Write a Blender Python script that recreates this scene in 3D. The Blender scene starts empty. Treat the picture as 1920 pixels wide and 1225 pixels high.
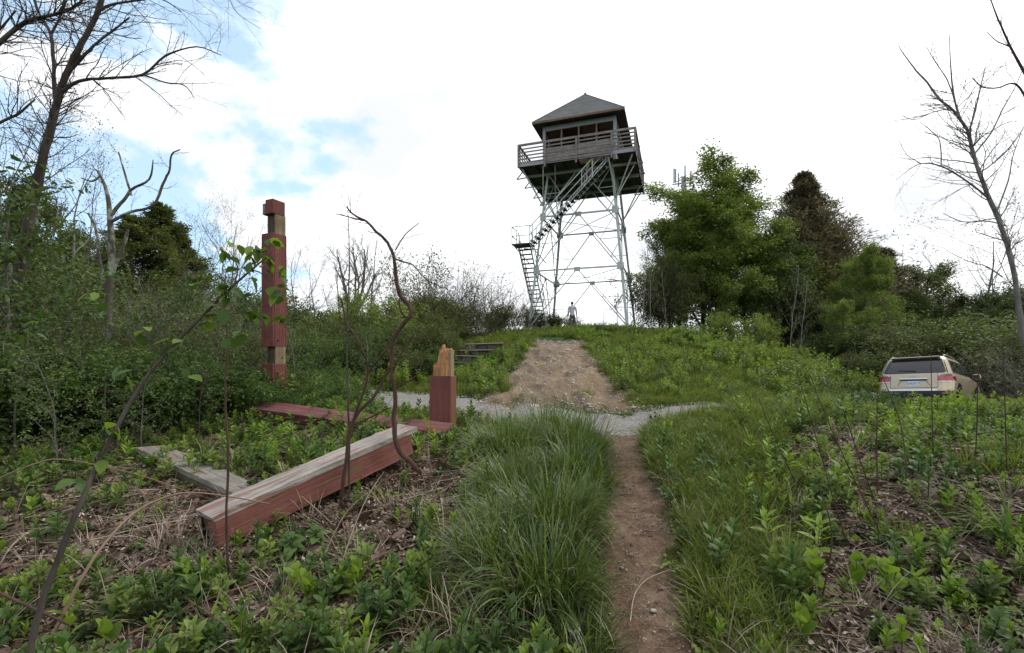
import bpy, bmesh, math, random
import numpy as np
from mathutils import Vector, Matrix, Euler

R = math.radians
sc = bpy.context.scene
COL = sc.collection
rng0 = random.Random(7)
NR = np.random.RandomState(11)

# ------------------------------------------------------------------ camera
EYE = 1.6
cam_data = bpy.data.cameras.new('camera')
cam = bpy.data.objects.new('camera', cam_data)
COL.objects.link(cam)
cam.location = (0, 0, EYE)
cam.rotation_euler = (R(90), 0, 0)
cam_data.sensor_width = 36.0
cam_data.lens = 900.0 / 1920.0 * 36.0
cam_data.shift_y = 67.5 / 1920.0
cam_data.clip_start = 0.05
cam_data.clip_end = 8000
sc.camera = cam

# ------------------------------------------------------------------ sky
SUN_EL, SUN_AZ = R(52), R(62)          # azimuth measured from +Y towards +X
world = bpy.data.worlds.new('World')
sc.world = world
world.use_nodes = True
nt = world.node_tree
nt.nodes.clear()
def wn(t, **k):
    n = nt.nodes.new(t)
    for a, b in k.items():
        setattr(n, a, b)
    return n
L = nt.links.new
out = wn('ShaderNodeOutputWorld')
bg = wn('ShaderNodeBackground')
bg.inputs['Strength'].default_value = 0.12
sky = wn('ShaderNodeTexSky', sky_type='NISHITA', sun_disc=False, sun_elevation=SUN_EL, sun_rotation=SUN_AZ,
         altitude=900, air_density=1.0, dust_density=2.0, ozone_density=1.0)
tc = wn('ShaderNodeTexCoord')
sep = wn('ShaderNodeSeparateXYZ')
L(tc.outputs['Generated'], sep.inputs[0])
def wmath(op, a, b=None, c=None, clamp=False):
    n = wn('ShaderNodeMath', operation=op, use_clamp=clamp)
    for i, v in enumerate((a, b, c)):
        if v is None: continue
        if isinstance(v, (int, float)): n.inputs[i].default_value = v
        else: L(v, n.inputs[i])
    return n.outputs[0]
zz = wmath('ADD', wmath('MAXIMUM', sep.outputs[2], 0.0), 0.32)
cx = wmath('DIVIDE', sep.outputs[0], zz)
cy = wmath('DIVIDE', sep.outputs[1], zz)
comb = wn('ShaderNodeCombineXYZ')
L(cx, comb.inputs[0]); L(cy, comb.inputs[1])
comb.inputs[2].default_value = 3.7
n1 = wn('ShaderNodeTexNoise', noise_dimensions='3D')
n1.inputs['Scale'].default_value = 2.1
n1.inputs['Detail'].default_value = 9
n1.inputs['Roughness'].default_value = 0.55
n1.inputs['Distortion'].default_value = 0.15
L(comb.outputs[0], n1.inputs['Vector'])
# cloud cover thickens gradually from west (-x) to east (+x)
bias = wmath('MULTIPLY_ADD', sep.outputs[0], 0.80, 0.38)
bias = wmath('MINIMUM', wmath('MAXIMUM', bias, -0.04), 0.30)
m0 = wmath('ADD', n1.outputs['Fac'], bias)
mr = wn('ShaderNodeMapRange', interpolation_type='SMOOTHSTEP')
L(m0, mr.inputs['Value'])
mr.inputs['From Min'].default_value = 0.44
mr.inputs['From Max'].default_value = 0.53
# grey undersides
n2 = wn('ShaderNodeTexNoise')
n2.inputs['Scale'].default_value = 1.1
n2.inputs['Detail'].default_value = 4
n2.inputs['Roughness'].default_value = 0.5
comb2 = wn('ShaderNodeVectorMath', operation='ADD')
L(comb.outputs[0], comb2.inputs[0]); comb2.inputs[1].default_value = (4.1, 2.2, 9)
L(comb2.outputs[0], n2.inputs['Vector'])
cr = wn('ShaderNodeValToRGB')
cr.color_ramp.elements[0].position = 0.42
cr.color_ramp.elements[0].color = (5.7, 5.9, 6.2, 1)
cr.color_ramp.elements[1].position = 0.62
cr.color_ramp.elements[1].color = (10.8, 10.9, 11.0, 1)
L(n2.outputs['Fac'], cr.inputs[0])
skyb = wn('ShaderNodeMixRGB', blend_type='MULTIPLY')
skyb.inputs[0].default_value = 1.0
L(sky.outputs[0], skyb.inputs[1]); skyb.inputs[2].default_value = (1.6, 1.75, 1.75, 1)
skyh = wn('ShaderNodeMixRGB')              # bright thin haze veil over the blue
skyh.inputs[0].default_value = 0.6
L(skyb.outputs[0], skyh.inputs[1]); skyh.inputs[2].default_value = (4.5, 5.9, 7.0, 1)
mx = wn('ShaderNodeMixRGB')
L(mr.outputs[0], mx.inputs[0]); L(skyh.outputs[0], mx.inputs[1]); L(cr.outputs[0], mx.inputs[2])
L(mx.outputs[0], bg.inputs['Color'])
L(bg.outputs[0], out.inputs[0])

sun_d = bpy.data.lights.new('sun', 'SUN')
sun_d.energy = 1.5
sun_d.angle = R(12)
sun_d.color = (1.0, 0.965, 0.90)
sun = bpy.data.objects.new('sun', sun_d)
COL.objects.link(sun)
sd = Vector((math.sin(SUN_AZ) * math.cos(SUN_EL), math.cos(SUN_AZ) * math.cos(SUN_EL), math.sin(SUN_EL)))
sun.rotation_euler = sd.to_track_quat('Z', 'Y').to_euler()
sun.location = (30, 20, 60)

sc.view_settings.view_transform = 'Standard'
sc.view_settings.look = 'None'
sc.view_settings.exposure = 0.48
sc.view_settings.gamma = 1.0
sc.view_settings.use_curve_mapping = False
sc.render.engine = 'CYCLES'
sc.cycles.max_bounces = 6
sc.cycles.diffuse_bounces = 3
sc.cycles.glossy_bounces = 2
sc.cycles.transmission_bounces = 4
sc.cycles.transparent_max_bounces = 4
sc.cycles.caustics_reflective = False
sc.cycles.caustics_refractive = False
sc.cycles.use_denoising = True

# ------------------------------------------------------------------ helpers
def P(x, y, d):
    """pixel of the 1920 px photograph at a given depth -> point in the place"""
    return Vector(((x - 960.0) / 900.0 * d, d, EYE - (y - 680.0) / 900.0 * d))

def tag(o, label=None, cat=None, group=None, kind=None):
    if label: o['label'] = label
    if cat: o['category'] = cat
    if group: o['group'] = group
    if kind: o['kind'] = kind
    return o

def empty(name, loc=(0, 0, 0), rz=0, label=None, cat=None, group=None):
    o = bpy.data.objects.new(name, None)
    COL.objects.link(o)
    o.location = loc
    o.rotation_euler = (0, 0, rz)
    o.empty_display_size = 0.2
    return tag(o, label, cat, group)

def link(name, me, parent=None, mats=None):
    o = bpy.data.objects.new(name, me)
    COL.objects.link(o)
    if parent is not None: o.parent = parent
    if mats is not None:
        if not isinstance(mats, (list, tuple)): mats = [mats]
        for m in mats: me.materials.append(m)
    return o

def kids(o):
    return [c for c in COL.objects if c.parent == o]

def copy_tree(o, loc, rz=0, scale=1.0, label=None, group=None, children=None):
    c = o.copy(); COL.objects.link(c)
    c.location = loc
    c.rotation_euler = (o.rotation_euler[0], o.rotation_euler[1], rz)
    c.scale = (scale,) * 3 if isinstance(scale, (int, float)) else scale
    if label: c['label'] = label
    if group: c['group'] = group
    for ch in (children if children is not None else o.children):
        d = ch.copy(); COL.objects.link(d); d.parent = c
    return c

def mesh_np(name, verts, quads=None, tris=None, tint=None, smooth=False, midx=None):
    verts = np.asarray(verts, dtype=np.float32).reshape(-1, 3)
    nq = 0 if quads is None else len(quads)
    ntr = 0 if tris is None else len(tris)
    me = bpy.data.meshes.new(name)
    me.vertices.add(len(verts))
    me.vertices.foreach_set('co', verts.ravel())
    parts, starts = [], []
    if nq:
        parts.append(np.asarray(quads, dtype=np.int32).ravel())
        starts.append(np.arange(nq, dtype=np.int32) * 4)
    if ntr:
        parts.append(np.asarray(tris, dtype=np.int32).ravel())
        starts.append(np.arange(ntr, dtype=np.int32) * 3 + nq * 4)
    loops = np.concatenate(parts)
    me.loops.add(len(loops))
    me.loops.foreach_set('vertex_index', loops)
    me.polygons.add(nq + ntr)
    me.polygons.foreach_set('loop_start', np.concatenate(starts))
    if smooth:
        me.polygons.foreach_set('use_smooth', np.ones(nq + ntr, dtype=bool))
    if midx is not None:
        me.polygons.foreach_set('material_index', np.asarray(midx, dtype=np.int32))
    if tint is not None:
        a = me.attributes.new('tint', 'FLOAT', 'POINT')
        a.data.foreach_set('value', np.asarray(tint, dtype=np.float32))
    me.update(calc_edges=True)
    return me

def unit(v):
    n = np.linalg.norm(v, axis=-1, keepdims=True)
    return v / np.maximum(n, 1e-9)

class Tubes:
    """collects tapered polylines and makes one mesh from them"""
    def __init__(s): s.items = {}
    def add(s, pts, radii, sides=5):
        s.items.setdefault((len(pts), sides), []).append((pts, radii))
    def arrays(s):
        V, Q, off = [], [], 0
        for (n, k), lst in s.items.items():
            pts = np.array([[tuple(p) for p in a[0]] for a in lst], dtype=np.float64)
            rad = np.array([a[1] for a in lst], dtype=np.float64)
            tan = np.empty_like(pts)
            tan[:, 1:-1] = pts[:, 2:] - pts[:, :-2]
            tan[:, 0] = pts[:, 1] - pts[:, 0]
            tan[:, -1] = pts[:, -1] - pts[:, -2]
            tan = unit(tan)
            chord = unit(pts[:, -1] - pts[:, 0] + 1e-6)
            ref = np.zeros_like(chord)
            ax = np.argmin(np.abs(chord), axis=1)
            ref[np.arange(len(ref)), ax] = 1
            n1 = unit(np.cross(tan, ref[:, None, :]))
            n2 = np.cross(tan, n1)
            ang = np.arange(k) / k * 2 * np.pi
            ring = (n1[:, :, None, :] * np.cos(ang)[None, None, :, None] + n2[:, :, None, :] * np.sin(ang)[None, None, :, None])
            v = pts[:, :, None, :] + ring * rad[:, :, None, None]
            m = len(lst)
            V.append(v.reshape(-1, 3))
            b = np.arange(m)[:, None, None] * (n * k) + np.arange(n - 1)[None, :, None] * k
            j = np.arange(k)[None, None, :]; j2 = (j + 1) % k
            q = np.stack([b + j, b + j2, b + k + j2, b + k + j], axis=-1).reshape(-1, 4)
            Q.append(q + off)
            off += m * n * k
        return np.concatenate(V), np.concatenate(Q)
    def build(s, name, mat, parent=None, tint=None):
        v, q = s.arrays()
        me = mesh_np(name, v, q, smooth=True)
        return link(name, me, parent, mat)

def box_bm(bm, c, size, rot=None, mi=0, bevel=0.0):
    hx, hy, hz = size[0] / 2, size[1] / 2, size[2] / 2
    vs = []
    for x, y, z in ((-1, -1, -1), (1, -1, -1), (1, 1, -1), (-1, 1, -1), (-1, -1, 1), (1, -1, 1), (1, 1, 1), (-1, 1, 1)):
        p = Vector((x * hx, y * hy, z * hz))
        if rot is not None: p = rot @ p
        vs.append(bm.verts.new(p + Vector(c)))
    fs = []
    for f in ((0, 3, 2, 1), (4, 5, 6, 7), (0, 1, 5, 4), (1, 2, 6, 5), (2, 3, 7, 6), (3, 0, 4, 7)):
        F = bm.faces.new([vs[i] for i in f]); F.material_index = mi; fs.append(F)
    if bevel > 0:
        es = set(e for f in fs for e in f.edges)
        bmesh.ops.bevel(bm, geom=list(es), offset=bevel, segments=1, affect='EDGES')

def bar_bm(bm, a, b, w, h=None, mi=0, up=None):
    """rectangular bar from a to b"""
    a, b = Vector(a), Vector(b)
    h = w if h is None else h
    d = b - a
    ln = d.length
    if ln < 1e-6: return
    z = d.normalized()
    u = Vector(up) if up is not None else (Vector((0, 0, 1)) if abs(z.z) < 0.95 else Vector((0, 1, 0)))
    x = u.cross(z)
    if x.length < 1e-4: x = Vector((1, 0, 0)).cross(z)
    x.normalize(); y = z.cross(x)
    rot = Matrix((x, y, z)).transposed()
    box_bm(bm, (a + b) / 2, (w, h, ln), rot, mi)

def angle_bm(bm, a, b, w, t, o1, o2, mi=0):
    """steel angle section: two thin plates along a->b, spreading along o1 and o2"""
    a, b, o1, o2 = Vector(a), Vector(b), Vector(o1), Vector(o2)
    z = (b - a).normalized()
    for p, q in ((o1, o2), (o2, o1)):
        p = (p - z * p.dot(z)).normalized()
        q = (q - z * q.dot(z)).normalized()
        rot = Matrix((p, z.cross(p), z)).transposed()
        box_bm(bm, (a + b) / 2 + p * (w / 2), (w, t, (b - a).length), rot, mi)

def bm_obj(name, bm, mat, parent=None, smooth=False):
    me = bpy.data.meshes.new(name)
    bm.normal_update()
    bm.to_mesh(me); bm.free()
    if smooth:
        for p in me.polygons: p.use_smooth = True
    return link(name, me, parent, mat)

# ------------------------------------------------------------------ noise (numpy)
_tab = np.random.RandomState(5).rand(256, 256)
def vnoise(x, y):
    xi = np.floor(x).astype(int); yi = np.floor(y).astype(int)
    fx = x - xi; fy = y - yi
    fx = fx * fx * (3 - 2 * fx); fy = fy * fy * (3 - 2 * fy)
    a = _tab[xi & 255, yi & 255]; b = _tab[(xi + 1) & 255, yi & 255]
    c = _tab[xi & 255, (yi + 1) & 255]; d = _tab[(xi + 1) & 255, (yi + 1) & 255]
    return (a * (1 - fx) + b * fx) * (1 - fy) + (c * (1 - fx) + d * fx) * fy
def fbm(x, y, o=4):
    s, a, t = 0, 1.0, 0
    for i in range(o):
        s = s + a * (vnoise(x * 2 ** i + 17.3 * i, y * 2 ** i + 7.7 * i) - .5)
        t += a; a *= .5
    return s / t * 2

# ------------------------------------------------------------------ terrain
CP = np.array([
 (0,0,0),(0,1.5,0),(.76,2.6,.03),(.84,3.2,.1),(1.03,3.9,.21),(1.24,4.95,.28),(1.38,5.8,.375),(1.53,6.7,.48),
 (-1,2.5,.05),(-1,4,.25),(-3,2.6,.05),(-2.47,3.9,.2),(-1.15,5.3,.46),(-1.04,6.8,.6),(-2.6,5.6,.42),(-4.35,8.8,.8),
 (-5.8,6.1,.5),(-6,3.2,.25),(-9,9,.85),(-14,14,.95),(-20,20,.7),(-30,30,-.5),(-9,5,.4),(-14,8,.5),(-25,12,0),
 (-3,10,.66),(-3.5,12.7,.76),(-8,14,.8),(-7,17,1.0),(-12,20,1.0),
 (1.8,8.6,.55),(1.05,10.5,.63),(1.4,14,1.32),(1.8,18,2.02),(2.2,22,2.7),(2.9,26,3.2),(3.6,29,3.5),(4.7,31,3.85),(5.6,35,3.8),
 (7.5,44,2.2),(10,60,-3),(0.5,45,1.5),(-6,50,-1),(16,50,-.5),
 (3.2,8.9,.52),(4,11,.62),(6,16,1.3),(7,20,2.05),(9,26,3.1),(12,26,2.6),(12,20,1.5),(14,26,2.0),(20,26,.8),(22,34,.6),
 (8,12,.3),(12,15,.02),(14.6,16.9,-.14),(17,19.5,-.2),(22,24,-.45),(27,18,-.6),(16,12,.25),(12,8,.45),(30,30,-1),
 (-2,18,1.28),(-1.5,20,2.2),(-1,26,3.05),(-4,26,2.7),(-8,26,2.0),(-3,33,3.2),(-10,35,1.6),(-15,28,1.0),(-25,45,-2),
 (-5,14.5,.9),(-4,16.5,1.1),(-1,12,.75),(-1,10.5,.65),(-2.4,15,1.0),
 (2.2,4,.27),(3.4,4.1,.5),(5,5.5,.74),(5.8,7,.72),(6.2,8.3,.72),(3,6.5,.70),(2.2,6.2,.5),(4.3,7.4,.86),(7.5,8.2,.52),(8,6,.62),(10.5,9.8,.30),(5.5,8.3,.88),(5.5,10.3,.42),(3.5,7.8,.78),
 (2.3,2.5,.1),(4,2.5,.3),(6,3,.55),(2.1,8.2,.52),
 (-5,-6,-.3),(5,-6,-.3),(0,-9,-.5),(14,-2,0),(-14,-2,0)], dtype=float)
def _tps_fit(cp):
    X = cp[:, :2]
    d2 = ((X[:, None] - X[None]) ** 2).sum(-1)
    K = np.where(d2 > 0, .5 * d2 * np.log(np.maximum(d2, 1e-12)), 0) + np.eye(len(X)) * .01
    Pm = np.hstack([np.ones((len(X), 1)), X])
    A = np.zeros((len(X) + 3,) * 2)
    A[:-3, :-3] = K; A[:-3, -3:] = Pm; A[-3:, :-3] = Pm.T
    return np.linalg.solve(A, np.concatenate([cp[:, 2], np.zeros(3)]))
_W = _tps_fit(CP)
def _tps(x, y):
    r = _W[-3] + _W[-2] * x + _W[-1] * y
    for (a, b, _), w in zip(CP, _W[:-3]):
        d2 = (x - a) ** 2 + (y - b) ** 2
        r = r + w * .5 * d2 * np.log(np.maximum(d2, 1e-12))
    return r

def sstep(a, b, x):
    t = np.clip((x - a) / (b - a), 0, 1)
    return t * t * (3 - 2 * t)

def pl_dist(x, y, pl):
    """distance to a polyline (x, y, halfwidth) -> (dist / halfwidth, param)"""
    best = np.full(np.shape(x), 1e9); par = np.zeros(np.shape(x))
    for i in range(len(pl) - 1):
        ax, ay, aw = pl[i]; bx, by, bw = pl[i + 1]
        dx, dy = bx - ax, by - ay
        t = np.clip(((x - ax) * dx + (y - ay) * dy) / (dx * dx + dy * dy), 0, 1)
        d = np.hypot(x - ax - t * dx, y - ay - t * dy) / (aw + (bw - aw) * t)
        m = d < best
        best = np.where(m, d, best); par = np.where(m, i + t, par)
    return best, par

PATH = [(.35,-.6,.31),(.5,.6,.31),(.68,1.9,.31),(.80,2.7,.31),(.88,3.3,.29),(1.04,3.95,.32),(1.23,4.9,.31),(1.38,5.8,.28),(1.53,6.8,.30),(1.64,7.5,.5)]
ROAD = [(-30,24,1.7),(-18,18.5,1.7),(-10,14.8,1.6),(-5.5,12.7,1.5),(-3.3,11.5,1.45),(-1,10.1,1.5),(1.2,9.0,1.5),(2.8,8.9,1.25),(5,10.0,1.5),(8,12.1,1.6),(12,15,1.7),(17,18.9,1.7),(24,23,1.7),(40,28,1.7)]
DIRT = [(.8,10.2,2.2),(1.05,12.5,1.85),(1.35,15,1.65),(1.7,18,1.45),(1.95,20.5,1.2),(2.1,22,1.0)]
def mask(pl, x, y, wob=.25, s=1.3):
    d, _ = pl_dist(x, y, pl)
    return d + fbm(x * s + 9, y * s - 4, 3) * wob

def g(x, y):
    x = np.asarray(x, float); y = np.asarray(y, float)
    r = np.hypot(x, y)
    t = _tps(np.clip(x, -60, 60), np.clip(y, -40, 75))
    w = sstep(38, 90, r)
    z = t * (1 - w) + (-22.0) * w
    z = z + fbm(x * .9, y * .9, 3) * .05 * (1 + .6 * sstep(12, 20, r))
    z = z + fbm(x * 5 + 3, y * 5, 2) * .018
    # worn path is trodden a little into the soil, the road is flatter
    dp, _ = pl_dist(x, y, PATH)
    z = z - .05 * (1 - sstep(.6, 1.7, dp))
    dd, _ = pl_dist(x, y, DIRT)
    z = z - .10 * (1 - sstep(.5, 1.15, dd)) + (1 - sstep(.6, 1.1, dd)) * fbm(x * 2.2, y * .7, 4) * .20 + (1 - sstep(.6, 1.1, dd)) * fbm(x * 6, y * 5, 2) * .05
    return z
def gz(x, y): return float(g(np.array([x]), np.array([y]))[0])
def onG(x, y, dz=0.0): return (x, y, gz(x, y) + dz)

# ------------------------------------------------------------------ materials
def mat(name):
    m = bpy.data.materials.new(name)
    m.use_nodes = True
    m.node_tree.nodes.clear()
    return m
class NB:
    def __init__(s, m): s.t = m.node_tree
    def n(s, t, ins=None, **k):
        nd = s.t.nodes.new(t)
        for a, b in k.items(): setattr(nd, a, b)
        if ins:
            for a, b in ins.items():
                if hasattr(b, 'is_output') or isinstance(b, bpy.types.NodeSocket): s.t.links.new(b, nd.inputs[a])
                else: nd.inputs[a].default_value = b
        return nd
    def ramp(s, fac, stops, interp='LINEAR'):
        r = s.n('ShaderNodeValToRGB')
        e = r.color_ramp.elements
        r.color_ramp.interpolation = interp
        while len(e) < len(stops): e.new(0.5)
        for i, (p, c) in enumerate(stops):
            e[i].position = p; e[i].color = (c[0], c[1], c[2], 1)
        s.t.links.new(fac, r.inputs[0])
        return r.outputs[0]
    def noise(s, vec, scale, detail=4, rough=.55, dist=0):
        return s.n('ShaderNodeTexNoise', {'Vector': vec, 'Scale': scale, 'Detail': detail, 'Roughness': rough, 'Distortion': dist}).outputs['Fac']
    def math(s, op, a, b=0.0, clamp=False):
        return s.n('ShaderNodeMath', {0: a, 1: b}, operation=op, use_clamp=clamp).outputs[0]
    def mix(s, f, a, b, mode='MIX'):
        return s.n('ShaderNodeMixRGB', {0: f, 1: a, 2: b}, blend_type=mode).outputs[0]
    def mapv(s, vec, scale=(1, 1, 1), loc=(0, 0, 0)):
        return s.n('ShaderNodeMapping', {'Vector': vec, 'Scale': scale, 'Location': loc}).outputs[0]
    def bump(s, h, strength=.3, dist=.02):
        return s.n('ShaderNodeBump', {'Height': h, 'Strength': strength, 'Distance': dist}).outputs[0]
    def out(s, sh): s.n('ShaderNodeOutputMaterial', {'Surface': sh})
    def obj(s): return s.n('ShaderNodeTexCoord').outputs['Object']
    def pos(s): return s.n('ShaderNodeNewGeometry').outputs['Position']
    def pbr(s, col, rough=.7, metal=0.0, spec=.3, normal=None, **k):
        d = {'Base Color': col, 'Roughness': rough, 'Metallic': metal, 'Specular IOR Level': spec}
        if normal is not None: d['Normal'] = normal
        d.update(k)
        return s.n('ShaderNodeBsdfPrincipled', d).outputs[0]

def c4(c): return (c[0], c[1], c[2], 1)

def leaf_mat(name, dark, mid, light, trans=.35, rough=.55, spec=.25, rnd=.35):
    m = mat(name); b = NB(m)
    a = b.n('ShaderNodeAttribute', attribute_name='tint').outputs['Fac']
    oi = b.n('ShaderNodeObjectInfo').outputs['Random']
    f = b.math('ADD', a, b.math('MULTIPLY', b.math('SUBTRACT', oi, .5), rnd), clamp=True)
    col = b.ramp(f, [(0, dark), (.5, mid), (1, light)])
    nz = b.noise(b.pos(), 1.3, 3)
    col = b.mix(b.math('MULTIPLY', nz, .35), col, c4([mid[0] * 1.25, mid[1] * .95, mid[2] * .9]))
    p = b.pbr(col, rough, spec=spec)
    if trans > 0:
        tcol = b.mix(1.0, col, (1.25, 1.25, .6, 1), 'MULTIPLY')
        t = b.n('ShaderNodeBsdfTranslucent', {'Color': tcol}).outputs[0]
        p = b.n('ShaderNodeMixShader', {0: trans, 1: p, 2: t}).outputs[0]
    b.out(p)
    return m

def bark_mat(name, c1, c2, scale=6, lichen=None, rough=.9):
    m = mat(name); b = NB(m)
    v = b.obj()
    n = b.noise(b.mapv(v, (1, 1, .25)), scale, 6, .65)
    col = b.ramp(n, [(.3, c1), (.7, c2)])
    if lichen:
        n2 = b.noise(v, scale * .6, 5, .6)
        f = b.ramp(n2, [(.5, (0, 0, 0)), (.62, (1, 1, 1))])
        col = b.mix(f, col, c4(lichen))
    b.out(b.pbr(col, rough, spec=.15, normal=b.bump(n, .6, .02)))
    return m

def wood_mat(name, c1, c2, axis=0, scale=5, peel=None, peel_amt=.5, green=None, rough=.75):
    """painted or bare timber with grain along one local axis"""
    m = mat(name); b = NB(m)
    v = b.obj()
    st = [26, 26, 26]; st[axis] = .8
    g1 = b.noise(b.mapv(v, tuple(st)), 1.0 * scale / 5, 6, .65, .6)
    st1 = [60, 60, 60]; st1[axis] = 1.3
    g2 = b.noise(b.mapv(v, tuple(st1)), 1.0, 3, .6, .3)
    col = b.ramp(g1, [(.30, c1), (.66, c2)])
    big = b.noise(v, 2.6, 5, .65)
    col = b.mix(b.ramp(big, [(.42, (0, 0, 0)), (.72, (.55, .55, .55))]), col, c4([c * .5 for c in c1]))
    if peel is not None:
        st2 = [13, 13, 13]; st2[axis] = 1.5
        pn = b.noise(b.mapv(v, tuple(st2)), 1.0, 7, .72, .8)
        f = b.ramp(pn, [(peel_amt - .01, (0, 0, 0)), (peel_amt + .03, (1, 1, 1))])
        pc = b.ramp(g1, [(.25, [c * .5 for c in peel]), (.7, peel)])
        col = b.mix(f, col, pc)
    if green is not None:
        gn = b.noise(b.mapv(v, (1, 1, 1)), 2.6, 5, .65)
        f = b.ramp(gn, [(.46, (0, 0, 0)), (.58, (.85, .85, .85))])
        col = b.mix(f, col, c4(green))
    crack = b.ramp(g2, [(.26, (.8, .8, .8)), (.36, (0, 0, 0))])
    col = b.mix(crack, col, c4([c * .25 for c in c1]))
    speck = b.ramp(b.noise(v, 45, 3, .7), [(.63, (0, 0, 0)), (.70, (.5, .5, .5))])
    col = b.mix(speck, col, c4([c * .35 for c in c1]))
    b.out(b.pbr(col, rough, spec=.15, normal=b.bump(b.math('ADD', g1, b.math('MULTIPLY', g2, .6)), .8, .012)))
    return m

def plain(name, c, rough=.6, metal=0.0, spec=.4, var=.12, scale=8, coat=0):
    m = mat(name); b = NB(m)
    n = b.noise(b.obj(), scale, 4)
    col = b.mix(n, c4([x * (1 - var) for x in c]), c4([x * (1 + var) for x in c]))
    k = {}
    if coat: k = {'Coat Weight': coat, 'Coat Roughness': .08}
    b.out(b.pbr(col, rough, metal, spec, **k))
    return m

M = {}
# ground ------------------------------------------------------------
m = mat('ground_soil'); b = NB(m); v = b.pos()
n1_ = b.noise(v, 9, 8, .7); n2_ = b.noise(v, .35, 4); n3_ = b.noise(v, 60, 4, .7)
col = b.ramp(n1_, [(.25, (.030, .021, .016)), (.5, (.075, .052, .038)), (.75, (.135, .10, .075))])
gr = b.ramp(n3_, [(.3, (.02, .035, .010)), (.7, (.06, .095, .028))])
r = b.n('ShaderNodeVectorMath', {0: v}, operation='LENGTH').outputs['Value']
f = b.math('MULTIPLY', b.ramp(n2_, [(.40, (0, 0, 0)), (.58, (1, 1, 1))]), .55)
rf = b.n('ShaderNodeMapRange', {0: r, 1: 5.0, 2: 9.5}).outputs[0]
f = b.math('MAXIMUM', f, rf)
col = b.mix(f, col, gr)
b.out(b.pbr(col, .95, spec=.1, normal=b.bump(n1_, .9, .05)))
M['ground'] = m

m = mat('road_gravel'); b = NB(m); v = b.pos()
vo = b.n('ShaderNodeTexVoronoi', {'Vector': v, 'Scale': 38}).outputs
n1_ = b.noise(v, 2.2, 5, .6); n2_ = b.noise(v, 90, 3, .7)
col = b.ramp(b.n('ShaderNodeSeparateColor', {0: vo['Color']}).outputs[0], [(0, (.10, .097, .09)), (.6, (.185, .18, .172)), (1, (.31, .30, .285))])
col = b.mix(b.math('MULTIPLY', n2_, .5), col, (.24, .23, .21, 1))
f = b.ramp(n1_, [(.48, (0, 0, 0)), (.66, (.8, .8, .8))])
col = b.mix(f, col, (.19, .155, .12, 1))
b.out(b.pbr(col, .92, spec=.15, normal=b.bump(vo['Distance'], .5, .02)))
M['gravel'] = m

m = mat('path_earth'); b = NB(m); v = b.pos()
n1_ = b.noise(v, 5, 7, .65); n2_ = b.noise(v, 70, 4, .75); n3_ = b.noise(v, 22, 5, .6)
col = b.ramp(n1_, [(.30, (.085, .052, .036)), (.5, (.165, .106, .074)), (.70, (.25, .178, .13))])
col = b.mix(b.ramp(n2_, [(.56, (0, 0, 0)), (.64, (.8, .8, .8))]), col, (.27, .205, .155, 1))
col = b.mix(b.ramp(n3_, [(.58, (0, 0, 0)), (.70, (.5, .5, .5))]), col, (.055, .035, .025, 1))
h = b.math('ADD', n3_, b.math('MULTIPLY', n2_, .5))
b.out(b.pbr(col, .93, spec=.12, normal=b.bump(h, 1.0, .03)))
M['path'] = m

m = mat('slope_dirt'); b = NB(m); v = b.pos()
n1_ = b.noise(b.mapv(v, (1, .45, 1)), 1.15, 6, .62, .6); n2_ = b.noise(v, 26, 5, .75); n3_ = b.noise(b.mapv(v, (1.6, .5, 1)), 3.2, 5, .65, .8)
col = b.ramp(n1_, [(.30, (.125, .082, .058)), (.46, (.205, .15, .105)), (.58, (.29, .205, .125)), (.75, (.33, .26, .185))])
zf = b.n('ShaderNodeMapRange', {0: b.n('ShaderNodeSeparateXYZ', {0: v}).outputs[1], 1: 19.0, 2: 22.5}).outputs[0]
col = b.mix(b.math('MULTIPLY', zf, .8), col, (.13, .085, .068, 1))
col = b.mix(b.ramp(n3_, [(.52, (0, 0, 0)), (.66, (.6, .6, .6))]), col, (.17, .12, .085, 1))
col = b.mix(b.ramp(n2_, [(.60, (0, 0, 0)), (.68, (.75, .75, .75))]), col, (.42, .37, .30, 1))
col = b.mix(b.ramp(n2_, [(.32, (.55, .55, .55)), (.42, (0, 0, 0))]), col, (.10, .075, .055, 1))
b.out(b.pbr(col, .94, spec=.12, normal=b.bump(b.math('ADD', n2_, n3_), 1.0, .06)))
M['dirt'] = m

M['litter'] = leaf_mat('dead_leaf', (.050, .034, .027), (.15, .105, .080), (.33, .26, .205), trans=.1, rough=.8, rnd=.9)
M['straw'] = leaf_mat('dry_stalk', (.10, .075, .055), (.26, .21, .16), (.46, .41, .34), trans=0, rough=.7, rnd=.9)
M['grass_dark'] = leaf_mat('grass_dark', (.022, .048, .012), (.088, .145, .031), (.26, .31, .115), trans=.3, rough=.36, spec=.5, rnd=.25)  # lightest stop also paints glossy highlights into the blade colour
M['grass'] = leaf_mat('grass_fresh', (.045, .074, .014), (.125, .178, .034), (.26, .30, .07), trans=.35, rough=.5, rnd=.4)
M['forb'] = leaf_mat('forb_leaf', (.06, .12, .018), (.15, .245, .035), (.27, .37, .07), trans=.4, rough=.5, rnd=.5)
M['forb_dark'] = leaf_mat('forb_leaf_dark', (.024, .055, .014), (.062, .12, .028), (.12, .19, .05), trans=.35, rough=.5, rnd=.5)
M['bush'] = leaf_mat('bush_leaf', (.034, .058, .018), (.09, .132, .042), (.19, .245, .085), trans=.3, rough=.6, rnd=.5)
M['bush_olive'] = leaf_mat('bush_leaf_olive', (.036, .048, .020), (.095, .115, .045), (.19, .21, .10), trans=.3, rough=.6, rnd=.4)
M['maple'] = leaf_mat('spring_leaf', (.052, .092, .020), (.155, .225, .054), (.30, .37, .12), trans=.42, rough=.55, rnd=.1)
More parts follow.
